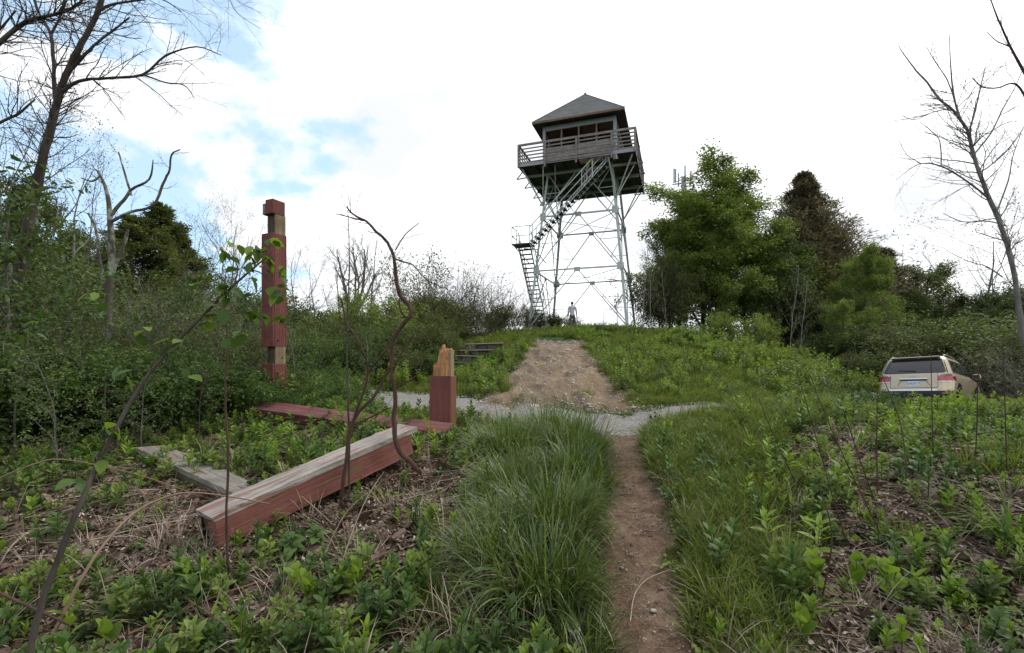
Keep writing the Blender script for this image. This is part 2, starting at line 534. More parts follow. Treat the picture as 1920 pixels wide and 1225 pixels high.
M['needle'] = leaf_mat('needle_spray', (.045, .066, .026), (.12, .15, .062), (.22, .26, .12), trans=.35, rough=.7, rnd=.1)
M['needle_brown'] = leaf_mat('needle_spray_brown', (.065, .062, .042), (.165, .15, .108), (.28, .25, .18), trans=.3, rough=.8, rnd=.1)
M['bark_dark'] = bark_mat('bark_dark', (.035, .028, .024), (.10, .085, .072), 7)
M['bark_grey'] = bark_mat('bark_grey', (.085, .076, .068), (.25, .23, .21), 6)
M['bark_pale'] = bark_mat('bark_pale', (.10, .085, .072), (.25, .225, .195), 9)
M['cane'] = leaf_mat('brown_cane', (.07, .045, .03), (.17, .115, .08), (.30, .23, .17), trans=0, rough=.7, rnd=.3)
M['bark_lichen'] = bark_mat('bark_lichen', (.05, .042, .036), (.14, .12, .10), 6, lichen=(.30, .33, .27))
M['bark_vine'] = bark_mat('bark_vine', (.035, .02, .016), (.105, .062, .048), 14)
M['twig_green'] = bark_mat('stem_green', (.04, .055, .02), (.09, .10, .05), 9)
M['red_face'] = wood_mat('red_painted_wood', (.115, .040, .034), (.195, .073, .064), 2, peel=(.13, .10, .075), peel_amt=.61, green=None)
M['red_face_x'] = wood_mat('red_painted_beam', (.155, .058, .046), (.25, .108, .088), 0, peel=(.17, .15, .06), peel_amt=.58, green=None)
M['red_moss'] = wood_mat('red_paint_mossy', (.15, .048, .040), (.24, .085, .07), 2, green=(.13, .115, .035))
M['grey_wood_x'] = wood_mat('weathered_wood', (.17, .14, .12), (.46, .43, .385), 0, peel=(.30, .175, .15), peel_amt=.52)
M['grey_plank_x'] = wood_mat('weathered_plank', (.12, .112, .095), (.29, .275, .24), 0, peel=(.22, .10, .085), peel_amt=.56)
M['moss_wood_x'] = wood_mat('mossy_wood', (.055, .045, .028), (.12, .10, .055), 0, peel=(.24, .20, .13), peel_amt=.58)
M['bare_core'] = wood_mat('bare_post_core', (.12, .085, .05), (.32, .25, .15), 2)
M['core_dark'] = wood_mat('dark_post_core', (.035, .026, .020), (.12, .09, .065), 2)
M['splinter'] = wood_mat('fresh_splinter', (.22, .10, .045), (.46, .25, .125), 2, peel=(.11, .05, .03), peel_amt=.60)
M['hollow'] = plain('hollow_shade_black', (.02, .014, .01), .95, spec=.05)  # near-black colour holds the shade inside hollows; also used for gaps and bolts
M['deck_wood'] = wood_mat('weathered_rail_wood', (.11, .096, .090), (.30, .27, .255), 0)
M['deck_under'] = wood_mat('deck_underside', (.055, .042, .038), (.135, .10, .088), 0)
M['cab_wall'] = wood_mat('cab_siding', (.11, .072, .058), (.21, .15, .12), 0)
M['cab_inside'] = wood_mat('cab_ceiling', (.16, .095, .072), (.26, .17, .135), 0)
M['rail_top_x'] = wood_mat('purplish_weathered_red', (.10, .052, .050), (.20, .10, .095), 0, peel=(.22, .06, .055), peel_amt=.52)
M['cab_trim'] = plain('cab_trim_grey', (.25, .26, .28), .6, var=.25)
M['steel'] = plain('green_grey_steel', (.35, .385, .37), .5, .15, .45, var=.22, scale=3)
M['steel_dark'] = plain('dark_steel', (.10, .105, .10), .6, .2, .4, var=.3, scale=3)
M['tread'] = plain('stair_tread', (.055, .055, .055), .7, .1, .3, var=.3)
# ------------------------------------------------------------------ ground and surfaces
def sgrid(n, a, lim, c=0.0):
    t = np.linspace(-math.asinh((lim + c) / a), math.asinh((lim - c) / a), n)
    return c + a * np.sinh(t)
gx = sgrid(380, 2.2, 2500)
gy = sgrid(400, 2.6, 2500, 5.0)
GX, GY = np.meshgrid(gx, gy, indexing='ij')
GZ = g(GX, GY)
nx, ny = len(gx), len(gy)
idx = np.arange(nx * ny).reshape(nx, ny)
q = np.stack([idx[:-1, :-1], idx[1:, :-1], idx[1:, 1:], idx[:-1, 1:]], -1).reshape(-1, 4)
go = link('ground', mesh_np('ground', np.stack([GX, GY, GZ], -1).reshape(-1, 3), q, smooth=True), None, M['ground'])
tag(go, 'leaf-strewn brown and green earth rising to the tower hill', kind='structure')

def ribbon(name, pl, mat_, label, step, nacross, lift=.03, wob=.25, s=1.3, ext=1.35):
    """a draped strip: centre line resampled finely, edges dive under the ground along a wobbling outline"""
    p = np.array(pl, float)
    seg = np.hypot(np.diff(p[:, 0]), np.diff(p[:, 1])); cs = np.concatenate([[0], np.cumsum(seg)])
    n = int(cs[-1] / step) + 2
    t = np.linspace(0, cs[-1], n)
    x = np.interp(t, cs, p[:, 0]); y = np.interp(t, cs, p[:, 1]); w = np.interp(t, cs, p[:, 2])
    for _ in range(3):
        for a in (x, y, w):
            a[1:-1] = a[1:-1] * .5 + (a[2:] + a[:-2]) * .25
    tx = np.gradient(x); ty = np.gradient(y); l = np.hypot(tx, ty); tx /= l; ty /= l
    u = np.linspace(-ext, ext, nacross)
    X = x[:, None] + ty[:, None] * w[:, None] * u; Y = y[:, None] - tx[:, None] * w[:, None] * u
    m = np.abs(u)[None, :] + fbm(X * s + 9, Y * s - 4, 3) * wob
    en = np.minimum(np.arange(n), np.arange(n)[::-1])[:, None] * step / w[:, None]
    m = np.maximum(m, 1.25 - en)
    Z = g(X, Y) + lift * (1 - sstep(.70, 1.0, m)) - .06 * sstep(.9, 1.15, m)
    if name == 'dirt_path': Z = Z + fbm(X * 13, Y * 9, 3) * .014 + fbm(X * 40, Y * 40, 2) * .005
    i = np.arange(X.size).reshape(X.shape)
    q = np.stack([i[:-1, :-1], i[:-1, 1:], i[1:, 1:], i[1:, :-1]], -1).reshape(-1, 4)
    o = link(name, mesh_np(name, np.stack([X, Y, Z], -1).reshape(-1, 3), q, smooth=True), None, mat_)
    return tag(o, label, kind='structure')
ribbon('slope_dirt', DIRT, M['dirt'], 'bare eroded tan dirt slope climbing to the tower', .12, 60, .05, .32, .9)
ribbon('gravel_road', ROAD, M['gravel'], 'grey gravel road crossing below the hill', .12, 56, .035, .30, 1.6)
ribbon('dirt_path', PATH, M['path'], 'narrow trodden brown dirt path', .02, 60, .02, .35, 2.2)

# ------------------------------------------------------------------ red gate posts and fallen timbers
def box_part(name, c, size, mat_, parent, rot=None, bevel=.006, mi=None):
    bm = bmesh.new(); box_bm(bm, c, size, rot, 0, bevel)
    return bm_obj(name, bm, mat_, parent)

# tall post ---------------------------------------------------------
pp = P(514, 760, 8.8)
zb = gz(pp.x, pp.y)
post = empty('gate_post', (pp.x, pp.y, zb), R(-25), 'tall red notched timber post standing in shrubs', 'post')
S = .30
def zz_(y, d=8.8): return EYE - (y - 680) / 900 * d - zb
zs = [zz_(682), zz_(651), zz_(441), zz_(406), zz_(379)]
# outer casing boards: four boards of each box section
def casing(z0, z1, parent, s=S, t=.035):
    h = s / 2
    for nm, c, sz in (('board', (0, -h + t / 2, (z0 + z1) / 2), (s, t, z1 - z0)),
                      ('board', (0, h - t / 2, (z0 + z1) / 2), (s, t, z1 - z0)),
                      ('board', (-h + t / 2 - .002, 0, (z0 + z1) / 2 - .004), (t, s - 2 * t, z1 - z0 - .008)),
                      ('board', (h - t / 2 + .002, 0, (z0 + z1) / 2 - .004), (t, s - 2 * t, z1 - z0 - .008))):
        box_part(nm, c, sz, M['red_face'], parent, bevel=.008)
casing(-.25, zs[0], post)
casing(zs[1], zs[2], post)
box_part('core', (.02, .02, (zs[3] - .3) / 2), (.20, .20, zs[3] + .3), M['core_dark'], post)
box_part('core_board', (.134, .02, (zs[0] + zs[1]) / 2), (.03, .22, zs[1] - zs[0] + .02), M['bare_core'], post)
box_part('core_board', (.134, .02, (zs[2] + zs[3]) / 2), (.03, .22, zs[3] - zs[2] + .02), M['bare_core'], post)
# split top: a large cap block and a thinner slab with a slot between
bm = bmesh.new()
box_bm(bm, (.055, -.02, (zs[3] + zs[4]) / 2), (.20, .27, zs[4] - zs[3]), None, 0, .012)
o = bm_obj('cap_block', bm, M['red_face'], post)
box_part('cap_slab', (-.115, -.03, (zs[3] + zs[4]) / 2 - .02), (.07, .20, zs[4] - zs[3] - .06), M['grey_plank_x'], post, bevel=.01)
for k in range(3):
    bm = bmesh.new()
    bmesh.ops.create_cone(bm, segments=8, radius1=.012, radius2=.012, depth=.02, cap_ends=True, matrix=Matrix.Translation((.155, .05 - .1 * (k % 2), .9 + .31 * k)) @ Matrix.Rotation(R(90), 4, 'Y'))
    bm_obj('bolt_head', bm, M['hollow'], post)

# broken stump ------------------------------------------------------
ps = P(828, 812, 6.8)
zb2 = gz(ps.x, ps.y)
stump = empty('broken_post', (ps.x, ps.y + .15, zb2), R(-20), 'short red timber post snapped off with raw orange splintered top', 'post')
# yaw chosen so the wide face looks left-forward
stump.rotation_euler = (0, 0, R(-8.5))
H = EYE - (705 - 680) / 900 * 6.8 - zb2
s2 = .31; t = .035; h = s2 / 2
for c, sz, mm in (((0, -h + t / 2, H / 2 - .1), (s2, t, H + .2), M['red_face']),
              ((0, h - t / 2, H / 2 - .1), (s2, t, H + .2), M['red_face']),
              ((-h + t / 2 - .002, 0, H / 2 - .103), (t, s2 - 2 * t, H + .19), M['red_face']),
              ((h - t / 2 + .002, 0, H / 2 - .103), (t, s2 - 2 * t, H + .19), M['red_moss'])):
    box_part('board', c, sz, mm, stump, bevel=.004)
# splintered core: vertical fibres of uneven height
rs = random.Random(3)
H2 = EYE - (652 - 680) / 900 * 6.8 - zb2
N_ = 26
su = np.linspace(-.115, .118, N_); sv = np.linspace(-.10, .125, N_)
SU, SV = np.meshgrid(su, sv, indexing='ij')
fa_ = fbm(SU * 38 + 3, SV * 38, 3); fb_ = fbm(SU * 90, SV * 90 + 5, 2); fc_ = fbm(SU * 11 + 8, SV * 11 + 2, 2)
TOP = H2 - .03 + .05 * fa_ + .03 * fb_
lean_ = sstep(.02, -.08, SV + .05 * fc_)                 # front torn away, sloping scar
TOP = TOP - lean_ * (H2 - H) * (.55 + .35 * fc_) + .05 * fa_ * lean_
TOP = np.where(SU < -.07 + .02 * fa_, np.minimum(TOP, H + .14 + .10 * fa_ + .06 * fb_), TOP)
TOP = np.where((np.abs(SU + .02 + .1 * (SV - .1)) < .018) & (SV > .05), TOP + .07, TOP)
TOP = np.maximum(TOP, H - .03)
qx = SU + .006 * fb_; qy = SV + .012 * fc_
V_ = np.stack([qx, qy, TOP], -1).reshape(-1, 3)
i_ = np.arange(N_ * N_).reshape(N_, N_)
Q_ = [np.stack([i_[:-1, :-1], i_[1:, :-1], i_[1:, 1:], i_[:-1, 1:]], -1).reshape(-1, 4)]
loop_ = np.concatenate([i_[:, 0], i_[-1, 1:], i_[-2::-1, -1], i_[0, -2:0:-1]])
lv_ = V_[loop_].copy(); lv_[:, 2] = H - .3
V_ = np.concatenate([V_, lv_]); nb_ = N_ * N_ + np.arange(len(loop_))
Q_.append(np.stack([loop_, np.roll(loop_, -1), np.roll(nb_, -1), nb_], -1)[:, ::-1])
link('splintered_core', mesh_np('splintered_core', V_, np.concatenate(Q_)), stump, M['splinter'])
box_part('core_board', (.118, .03, (H + H2) / 2 - .12), (.022, .20, H2 - H + .18), M['bare_core'], stump, bevel=.004)
box_part('foot_board', (-.02, -.24, .03), (.55, .15, .05), M['red_face_x'], stump, bevel=.006)

# big fallen box beam ----------------------------------------------
def beam_rot(a, b):
    x = (b - a).normalized()
    y = Vector((0, 0, 1)).cross(x).normalized()
    z = x.cross(y)
    return Matrix((x, y, z)).transposed()
A = P(380, 962, 3.66); B = P(766, 797, 5.3)
Bt = .265
rot = beam_rot(A, B)
beam = empty('fallen_beam', (A + B) / 2, 0, 'large fallen red box beam with weathered pale top lying in dead leaves', 'beam')
beam.rotation_euler = rot.to_euler()
Ln = (B - A).length
def curved_board(name, y0, y1, z0, z1, mat_, parent, n=26, sag=.0, L0=None, jag=.0, seed=1, xo=0):
    """board bent slightly upward along its length, worn irregular edges"""
    r_ = random.Random(seed)
    bm = bmesh.new(); rings = []
    L0 = L0 or Ln
    for i in range(n + 1):
        s_ = i / n
        x = (s_ - .5) * L0 + xo
        dz = -sag * (1 - (2 * s_ - 1) ** 2)
        e = [r_.uniform(-jag, jag) for _ in range(4)]
        if i in (0, n): x += 0
        rings.append([bm.verts.new((x + (r_.uniform(-.02, .02) if i in (0, n) else 0), a, c + dz)) for a, c in ((y0 + e[0], z0), (y1 + e[1], z0), (y1 + e[2], z1 + e[2]), (y0 + e[3], z1 + e[3]))])
    for i in range(n):
        for k in range(4):
            bm.faces.new((rings[i][k], rings[i + 1][k], rings[i + 1][(k + 1) % 4], rings[i][(k + 1) % 4]))
    bm.faces.new(rings[0]); bm.faces.new(rings[-1][::-1])
    bmesh.ops.recalc_face_normals(bm, faces=bm.faces)
    bmesh.ops.subdivide_edges(bm, edges=[e for e in bm.edges if abs(e.verts[0].co.x - e.verts[1].co.x) < .03 and (abs(e.verts[0].co.y - e.verts[1].co.y) > .1 or abs(e.verts[0].co.z - e.verts[1].co.z) > .1)], cuts=4, use_grid_fill=True)
    for v_ in bm.verts:
        n_ = fbm(np.array([v_.co.x * 2.5 + seed * 3]), np.array([v_.co.y * 30 + v_.co.z * 27]), 3)[0]
        v_.co.z += n_ * jag * .7; v_.co.y += n_ * jag * .4
    return bm_obj(name, bm, mat_, parent)
tb = .05
curved_board('top_board', -.153, .153, -tb, 0, M['grey_wood_x'], beam, jag=.0035, seed=2)
curved_board('side_board', -.150, -.105, -Bt, -tb - .002, M['red_face_x'], beam, jag=.003, seed=3, L0=Ln - .13, xo=-.06)
curved_board('side_board', .105, .150, -Bt, -tb - .002, M['hollow'], beam, jag=.003, seed=4, L0=Ln - .02)
curved_board('bottom_board', -.102, .102, -Bt, -Bt + .045, M['hollow'], beam, jag=.003, seed=5, L0=Ln - .08)
bm = bmesh.new(); box_bm(bm, (-Ln / 2 + .05, 0, -Bt / 2 - .02), (.05, .205, Bt - .10)); bm_obj('end_block', bm, M['moss_wood_x'], beam)
bm = bmesh.new(); box_bm(bm, (Ln / 2 - .75, 0, -Bt / 2 - .05), (.05, .205, Bt - .10)); bm_obj('inner_block', bm, M['hollow'], beam)  # black plug, paints the beam's open end as dark inside
# round knot on the near face
bm = bmesh.new()
bmesh.ops.create_cone(bm, segments=18, radius1=.033, radius2=.026, depth=.012, cap_ends=True,
    matrix=Matrix.Translation((-Ln / 2 + .68, -.154, -.19)) @ Matrix.Rotation(R(90), 4, 'X'))
bm_obj('knot', bm, M['red_moss'], beam)

# half-buried weathered plank beam left -----------------------------
A2 = P(285, 838, 5.75); B2 = P(475, 922, 4.5)
rot2 = beam_rot(A2, B2)
pl2 = empty('fallen_plank', (A2 + B2) / 2, 0, 'weathered grey plank with traces of red paint, crossing under the fallen beam', 'plank')
pl2.rotation_euler = rot2.to_euler()
L2 = (B2 - A2).length
curved_board('top_board', -.14, .14, -.05, 0, M['grey_plank_x'], pl2, sag=0, L0=L2 + .1, jag=.0035, seed=8)
curved_board('side_board', -.135, -.10, -.17, -.052, M['moss_wood_x'], pl2, sag=0, L0=L2, jag=.003, seed=9)
curved_board('side_board', .10, .135, -.17, -.052, M['moss_wood_x'], pl2, sag=0, L0=L2, jag=.003, seed=10)
# long red beam behind ----------------------------------------------
A3 = P(440, 752, 8.0); B3 = P(842, 803, 6.3)
rot3 = beam_rot(A3, B3)
pl3 = empty('fallen_rail', (A3 + B3) / 2, 0, 'long low red timber lying between the two standing posts', 'timber')
pl3.rotation_euler = (rot3 @ Matrix.Rotation(R(24), 3, 'X')).to_euler()
L3 = (B3 - A3).length
curved_board('top_board', -.13, .13, -.05, 0, M['rail_top_x'], pl3, sag=.015, L0=L3, jag=.005, seed=12)
curved_board('side_board', -.125, -.09, -.15, -.052, M['rail_top_x'], pl3, sag=.03, L0=L3 - .05, jag=.003, seed=13)
curved_board('side_board', .09, .125, -.28, -.052, M['moss_wood_x'], pl3, sag=.03, L0=L3 - .05, jag=.003, seed=14)

# stones -------------------------------------------------------------
M['stone'] = plain('pale_stone', (.34, .31, .27), .85, var=.3, scale=14, spec=.2)
M['stone_dark'] = plain('dark_step_stone', (.07, .058, .052), .9, var=.5, scale=9, spec=.15)
M['stone_edge'] = plain('grey_step_edge', (.26, .24, .21), .9, var=.35, scale=11, spec=.15)
def rock_mesh(name, seed, sub=2, flat=.5):
    bm = bmesh.new()
    bmesh.ops.create_icosphere(bm, subdivisions=sub, radius=1)
    r_ = random.Random(seed)
    ks = [(Vector((r_.gauss(0, 1), r_.gauss(0, 1), r_.gauss(0, 1))).normalized(), r_.uniform(.45, .8)) for _ in range(9)]
    for v_ in bm.verts:
        for d_, k in ks:
            e = v_.co.dot(d_) - k
            if e > 0: v_.co -= d_ * e * .9
        v_.co.z *= flat
    me = bpy.data.meshes.new(name); bm.to_mesh(me); bm.free()
    me.materials.append(M['stone'])
    return me
rocks = [rock_mesh('stone', s_, 2, .5) for s_ in range(4)]
def put_rock(x, y, s_, label, group, me=None, sink=.2, mat_=None):
    o = bpy.data.objects.new('stone', me or rocks[rng0.randrange(4)]); COL.objects.link(o)
    o.location = onG(x, y, s_ * (.5 - sink) * .5 + .03); o.scale = (s_, s_ * rng0.uniform(.6, 1), s_ * rng0.uniform(.7, 1))
    o.rotation_euler = (rng0.uniform(-.2, .2), rng0.uniform(-.2, .2), rng0.uniform(0, 6.3))
    return tag(o, label, 'stone', group)
pr = P(846, 835, 6.0)
put_rock(pr.x, pr.y, .11, 'tan stone beside the foot of the broken post', None)
for i in range(44):
    t_ = rng0.random()
    yy = 10.6 + 10.8 * t_ ** 1.2; xx = 1.0 + (yy - 10) * .1 + rng0.gauss(.25, .75) * (1 - .4 * t_)
    put_rock(xx, yy, rng0.uniform(.035, .10) * (1 + .4 * (rng0.random() < .2)), 'pale stone on the bare dirt slope', 'stones on the dirt slope')
for i, (px_, py_, d_) in enumerate(((1165, 1062, 3.45), (1225, 1155, 2.98), (1172, 900, 5.1), (1178, 862, 5.9), (1232, 905, 5.1))):
    w_ = P(px_, py_, d_)
    put_rock(w_.x, w_.y, .022, 'small pale pebble lying on the dirt path', 'pebbles on the path')
# near-slope rubble too small to count
def rubble():
    n = 4200
    t_ = NR.rand(n); y = 10.3 + 11.6 * t_; x = 1.0 + (y - 10) * .1 + NR.uniform(-1, 1, n) * (2.1 - .09 * (y - 10))
    s = NR.uniform(.008, .035, n) * (1 + (NR.rand(n) < .1))
    z = g(x, y) + .045
    base = np.array([(1, 0, 0), (-1, 0, 0), (0, 1, 0), (0, -1, 0), (0, 0, .6), (0, 0, -.6)], float)
    v = base[None] * s[:, None, None] * NR.uniform(.6, 1.3, (n, 6, 1)) + np.stack([x, y, z], -1)[:, None]
    f = np.array([(0, 2, 4), (2, 1, 4), (1, 3, 4), (3, 0, 4), (2, 0, 5), (1, 2, 5), (3, 1, 5), (0, 3, 5)])
    F = (f[None] + np.arange(n)[:, None, None] * 6).reshape(-1, 3)
    o = link('rubble', mesh_np('rubble', v.reshape(-1, 3), None, F), None, M['stone'])
    tag(o, 'small broken stones strewn over the bare slope', 'rubble', kind='stuff')
rubble()

# stone steps ---------------------------------------------------------
steps = empty('stone_steps', onG(-1.6, 18.5), 0, 'dark overgrown stone steps set in the bank left of the dirt slope', 'steps')
rows = [(702, 856, 884, 17.3), (690, 852, 893, 17.8), (678, 853, 905, 18.3), (667, 860, 928, 18.8), (655, 872, 942, 19.3)]
for i, (y0, xa, xb, d_) in enumerate(rows):
    a_ = P(xa, y0, d_); b_ = P(xb, y0, d_)
    o_ = steps.location
    z0 = a_.z - .02; hgt = 12 / 900 * d_
    x = a_.x
    while x < b_.x:
        w_ = min(rng0.uniform(.2, .42), b_.x - x + .05)
        box_part('riser_stone', (x + w_ / 2 - o_.x, d_ + .2 + rng0.uniform(-.06, .06) - o_.y, z0 + hgt / 2 - o_.z - .03), (w_ - .012, .4, (hgt - .02) * rng0.uniform(.85, 1)), M['stone_dark'], steps, rot=Matrix.Rotation(rng0.uniform(-.06, .06), 3, 'Y') @ Matrix.Rotation(rng0.uniform(-.1, .1), 3, 'Z'), bevel=.03)
        x += w_
    box_part('tread_slab', ((a_.x + b_.x) / 2 - o_.x, d_ + .22 - o_.y, z0 + hgt - o_.z - .018), (b_.x - a_.x + rng0.uniform(-.15, .1), .52, .035), M['stone_edge'], steps, rot=Matrix.Rotation(rng0.uniform(-.035, .035), 3, 'Y'), bevel=.01)

# ------------------------------------------------------------------ lookout tower
TH = R(19)
TC = Vector((4.7, 30.8, 0))
TZ = gz(4.7, 30.8) - .05
tower = empty('lookout_tower', (TC.x, TC.y, 0), -TH, 'grey steel fire lookout tower with wooden cab and open catwalk on the hilltop', 'tower')
steel = M['steel']
Z0, Z1, Z2, Z3 = 3.45, 7.15, 10.5, 13.35
def hw(z): return 2.95 + (2.02 - 2.95) * (z - 3.7) / (13.05 - 3.7)
def corner(sx, sy, z): h_ = hw(z); return Vector((sx * h_, sy * h_, z))
C4 = [(-1, -1), (1, -1), (1, 1), (-1, 1)]
for sx, sy in C4:
    bm = bmesh.new()
    angle_bm(bm, corner(sx, sy, Z0), corner(sx, sy, Z3), .125, .022, (-sx, 0, 0), (0, -sy, 0))
    bm_obj('leg', bm, steel, tower)
def mid(a, b, t=.5): return a + (b - a) * t
for z in (Z1, Z2):
    for k in range(4):
        a_, b_ = corner(*C4[k], z), corner(*C4[(k + 1) % 4], z)
        bm = bmesh.new(); bar_bm(bm, a_, b_, .07, .09); bm_obj('girt', bm, steel, tower)
        m_ = mid(a_, b_)
        d_ = (b_ - a_).normalized()
        rot = Matrix((d_, d_.cross(Vector((0, 0, 1))), Vector((0, 0, 1)))).transposed()
        bm = bmesh.new(); box_bm(bm, m_ + Vector((0, 0, -.04)) + d_.cross(Vector((0, 0, 1))) * .05, (.36, .018, .27), rot); bm_obj('gusset_plate', bm, steel, tower)
        bm = bmesh.new(); box_bm(bm, a_ + d_ * .12 + d_.cross(Vector((0, 0, 1))) * .07, (.34, .018, .42), rot); bm_obj('gusset_plate', bm, steel, tower)
        bm = bmesh.new(); box_bm(bm, b_ - d_ * .12 + d_.cross(Vector((0, 0, 1))) * .07, (.34, .018, .42), rot); bm_obj('gusset_plate', bm, steel, tower)
for za, zb_ in ((Z0 + .15, Z1), (Z1, Z2), (Z2, Z3)):
    for k in range(4):
        A_, B_ = C4[k], C4[(k + 1) % 4]
        top_m = mid(corner(*A_, zb_), corner(*B_, zb_))
        for S_ in (A_, B_):
            lo = corner(*S_, za)
            bm = bmesh.new(); bar_bm(bm, lo, top_m, .055, .055); bm_obj('brace', bm, steel, tower)
            # redundant members: short horizontal + diagonal from the middle of the brace to the leg
            mm = mid(lo, top_m); zm = mm.z
            lg = corner(*S_, zm)
            bm = bmesh.new(); bar_bm(bm, mm, lg, .035, .035); bm_obj('sub_brace', bm, steel, tower)
            bm = bmesh.new(); bar_bm(bm, mm, corner(*S_, zb_ - .05), .035, .035); bm_obj('sub_brace', bm, steel, tower)
    # horizontal cross inside the level
    if zb_ < 12:
        for a_, b_ in (((-1, -1), (1, 1)), ((1, -1), (-1, 1))):
            bm = bmesh.new(); bar_bm(bm, corner(*a_, zb_ - .08), corner(*b_, zb_ - .08 - (.06 if a_[0] > 0 else 0)), .035, .035); bm_obj('cross_rod', bm, steel, tower)
for sx, sy in C4:       # footings
    c_ = corner(sx, sy, Z0)
    wpos = Matrix.Rotation(-TH, 3, 'Z') @ c_ + TC
    zg = gz(wpos.x, wpos.y)
    box_part('footing', (c_.x, c_.y, zg + .02), (.6, .6, .5), M['stone'], tower, bevel=.03)
# deck -----------------------------------------------------------------
DH = 3.38; DZ = 13.42
# joists (outriggers) run front to back and side to side
for i in range(9):
    x = -DH + .08 + i * (2 * DH - .16) / 8
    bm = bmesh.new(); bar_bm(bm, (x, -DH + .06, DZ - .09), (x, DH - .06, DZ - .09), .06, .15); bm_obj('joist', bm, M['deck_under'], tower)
for y in (-2.02, 0, 2.02):
    bm = bmesh.new(); bar_bm(bm, (-DH + .05, y, DZ - .25), (DH - .05, y, DZ - .25), .10, .14); bm_obj('beam', bm, steel, tower)
# deck planks with the stair hatch left open
HX0, HX1, HY0, HY1 = .15, 2.35, -3.2, -2.3
n = 42
for i in range(n):
    y0 = -DH + i * 2 * DH / n; w_ = 2 * DH / n - .012
    yc = y0 + w_ / 2
    spans = [(-DH, DH)]
    if HY0 < yc < HY1: spans = [(-DH, HX0), (HX1, DH)]
    for xa, xb in spans:
        me_ = None
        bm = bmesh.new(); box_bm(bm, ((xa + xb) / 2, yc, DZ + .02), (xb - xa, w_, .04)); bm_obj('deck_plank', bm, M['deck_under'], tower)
# fascia
for k in range(4):
    sx, sy = ((0, -1), (1, 0), (0, 1), (-1, 0))[k]
    c_ = (sx * (DH + .02), sy * (DH + .02), DZ - .06)
    sz = (2 * DH + .04 if sx == 0 else .035, .035 if sx == 0 else 2 * DH - .04, .20)
    box_part('fascia', c_, sz, M['cab_trim'] if k in (0,) else M['deck_wood'], tower, bevel=.004)
# knee brackets from the legs out to the deck edge
for sx, sy in C4:
    lg = corner(sx, sy, 11.2)
    for tgt in (Vector((sx * (DH - .1), sy * 1.9, DZ - .2)), Vector((sx * 1.9, sy * (DH - .1), DZ - .2)), Vector((sx * (DH - .15), sy * (DH - .15), DZ - .2))):
        bm = bmesh.new(); bar_bm(bm, lg, tgt, .06, .06); bm_obj('knee_brace', bm, steel, tower)
for sx in (-1, 1):       # outrigger triangles on the two sides
    for y in (-2.6, -1.0, 1.0, 2.6):
        a_ = Vector((sx * (DH + .02), y, DZ - .15)); b_ = Vector((sx * (DH + .38), y, DZ - .55)); c_ = Vector((sx * (DH - .55), y, DZ - .5))
        bm = bmesh.new(); bar_bm(bm, a_, b_, .05); bar_bm(bm, b_, c_, .05); bm_obj('outrigger', bm, M['steel_dark'], tower)
# railing -----------------------------------------------------------------
RH = 1.12
def rail_side(k):
    """k: 0 front, 1 right, 2 back, 3 left"""
    def w(a, off, z):
        if k == 0: return Vector((a, -DH - off, z))
        if k == 1: return Vector((DH + off, a, z))
        if k == 2: return Vector((-a, DH + off, z))
        return Vector((-DH - off, -a, z))
    ps_ = (-DH, -1.75, .1, 2.1, DH) if k == 0 else (-DH, -1.07, 1.07, DH)
    for i, a_ in enumerate(ps_):
        if k in (1, 3) and i in (0, len(ps_) - 1): continue
        lo = -.35 if (k == 0 and i == 1) or (k == 0 and i in (2, 3)) else -.2
        lean = .10 if (k == 0 and i in (1, 2, 3)) else 0
        bm = bmesh.new(); bar_bm(bm, w(a_, .05, DZ + lo), w(a_ + lean * .3, .05 + lean, DZ + RH), .10, .10); bm_obj('rail_post', bm, M['deck_wood'], tower)
    bm = bmesh.new(); bar_bm(bm, w(-DH - .05, .0, DZ + RH + .02), w(DH + .05, .0, DZ + RH + .02), .13 if k in (1, 3) else .05, .05 if k in (1, 3) else .13, up=(0, 0, 1)); bm_obj('top_rail', bm, M['deck_wood'], tower)
    for j, z in enumerate((.10, .30, .50, .70, .90)):
        bm = bmesh.new(); bar_bm(bm, w(-DH, -.01, DZ + z), w(DH, -.01, DZ + z + rng0.uniform(-.02, .02)), .03, .075, up=(0, 0, 1))
        # thin vertical board: keep its tall side upright
        bm_obj('rail_board', bm, M['deck_wood'], tower)
    if k == 0:   # solid weathered boards over the lower half of the front middle
        for j in range(5):
            z = -.02 + j * .165
            xa = -1.75 + rng0.uniform(-.03, .03); xb = 2.1 + rng0.uniform(-.03, .03)
            sag = rng0.uniform(-.02, .02)
            bm = bmesh.new()
            xm = .1
            for s0, s1, z0_, z1_ in ((xa, xm, z, z + sag), (xm, xb, z + sag, z + .02)):
                bar_bm(bm, Vector((s0, -DH - .065 - rng0.uniform(0, .02), DZ + z0_)), Vector((s1, -DH - .065 - rng0.uniform(0, .03), DZ + z1_)), .025, .148, up=(0, 0, 1))
            bm_obj('front_board', bm, M['deck_wood'], tower)
for k in range(4): rail_side(k)
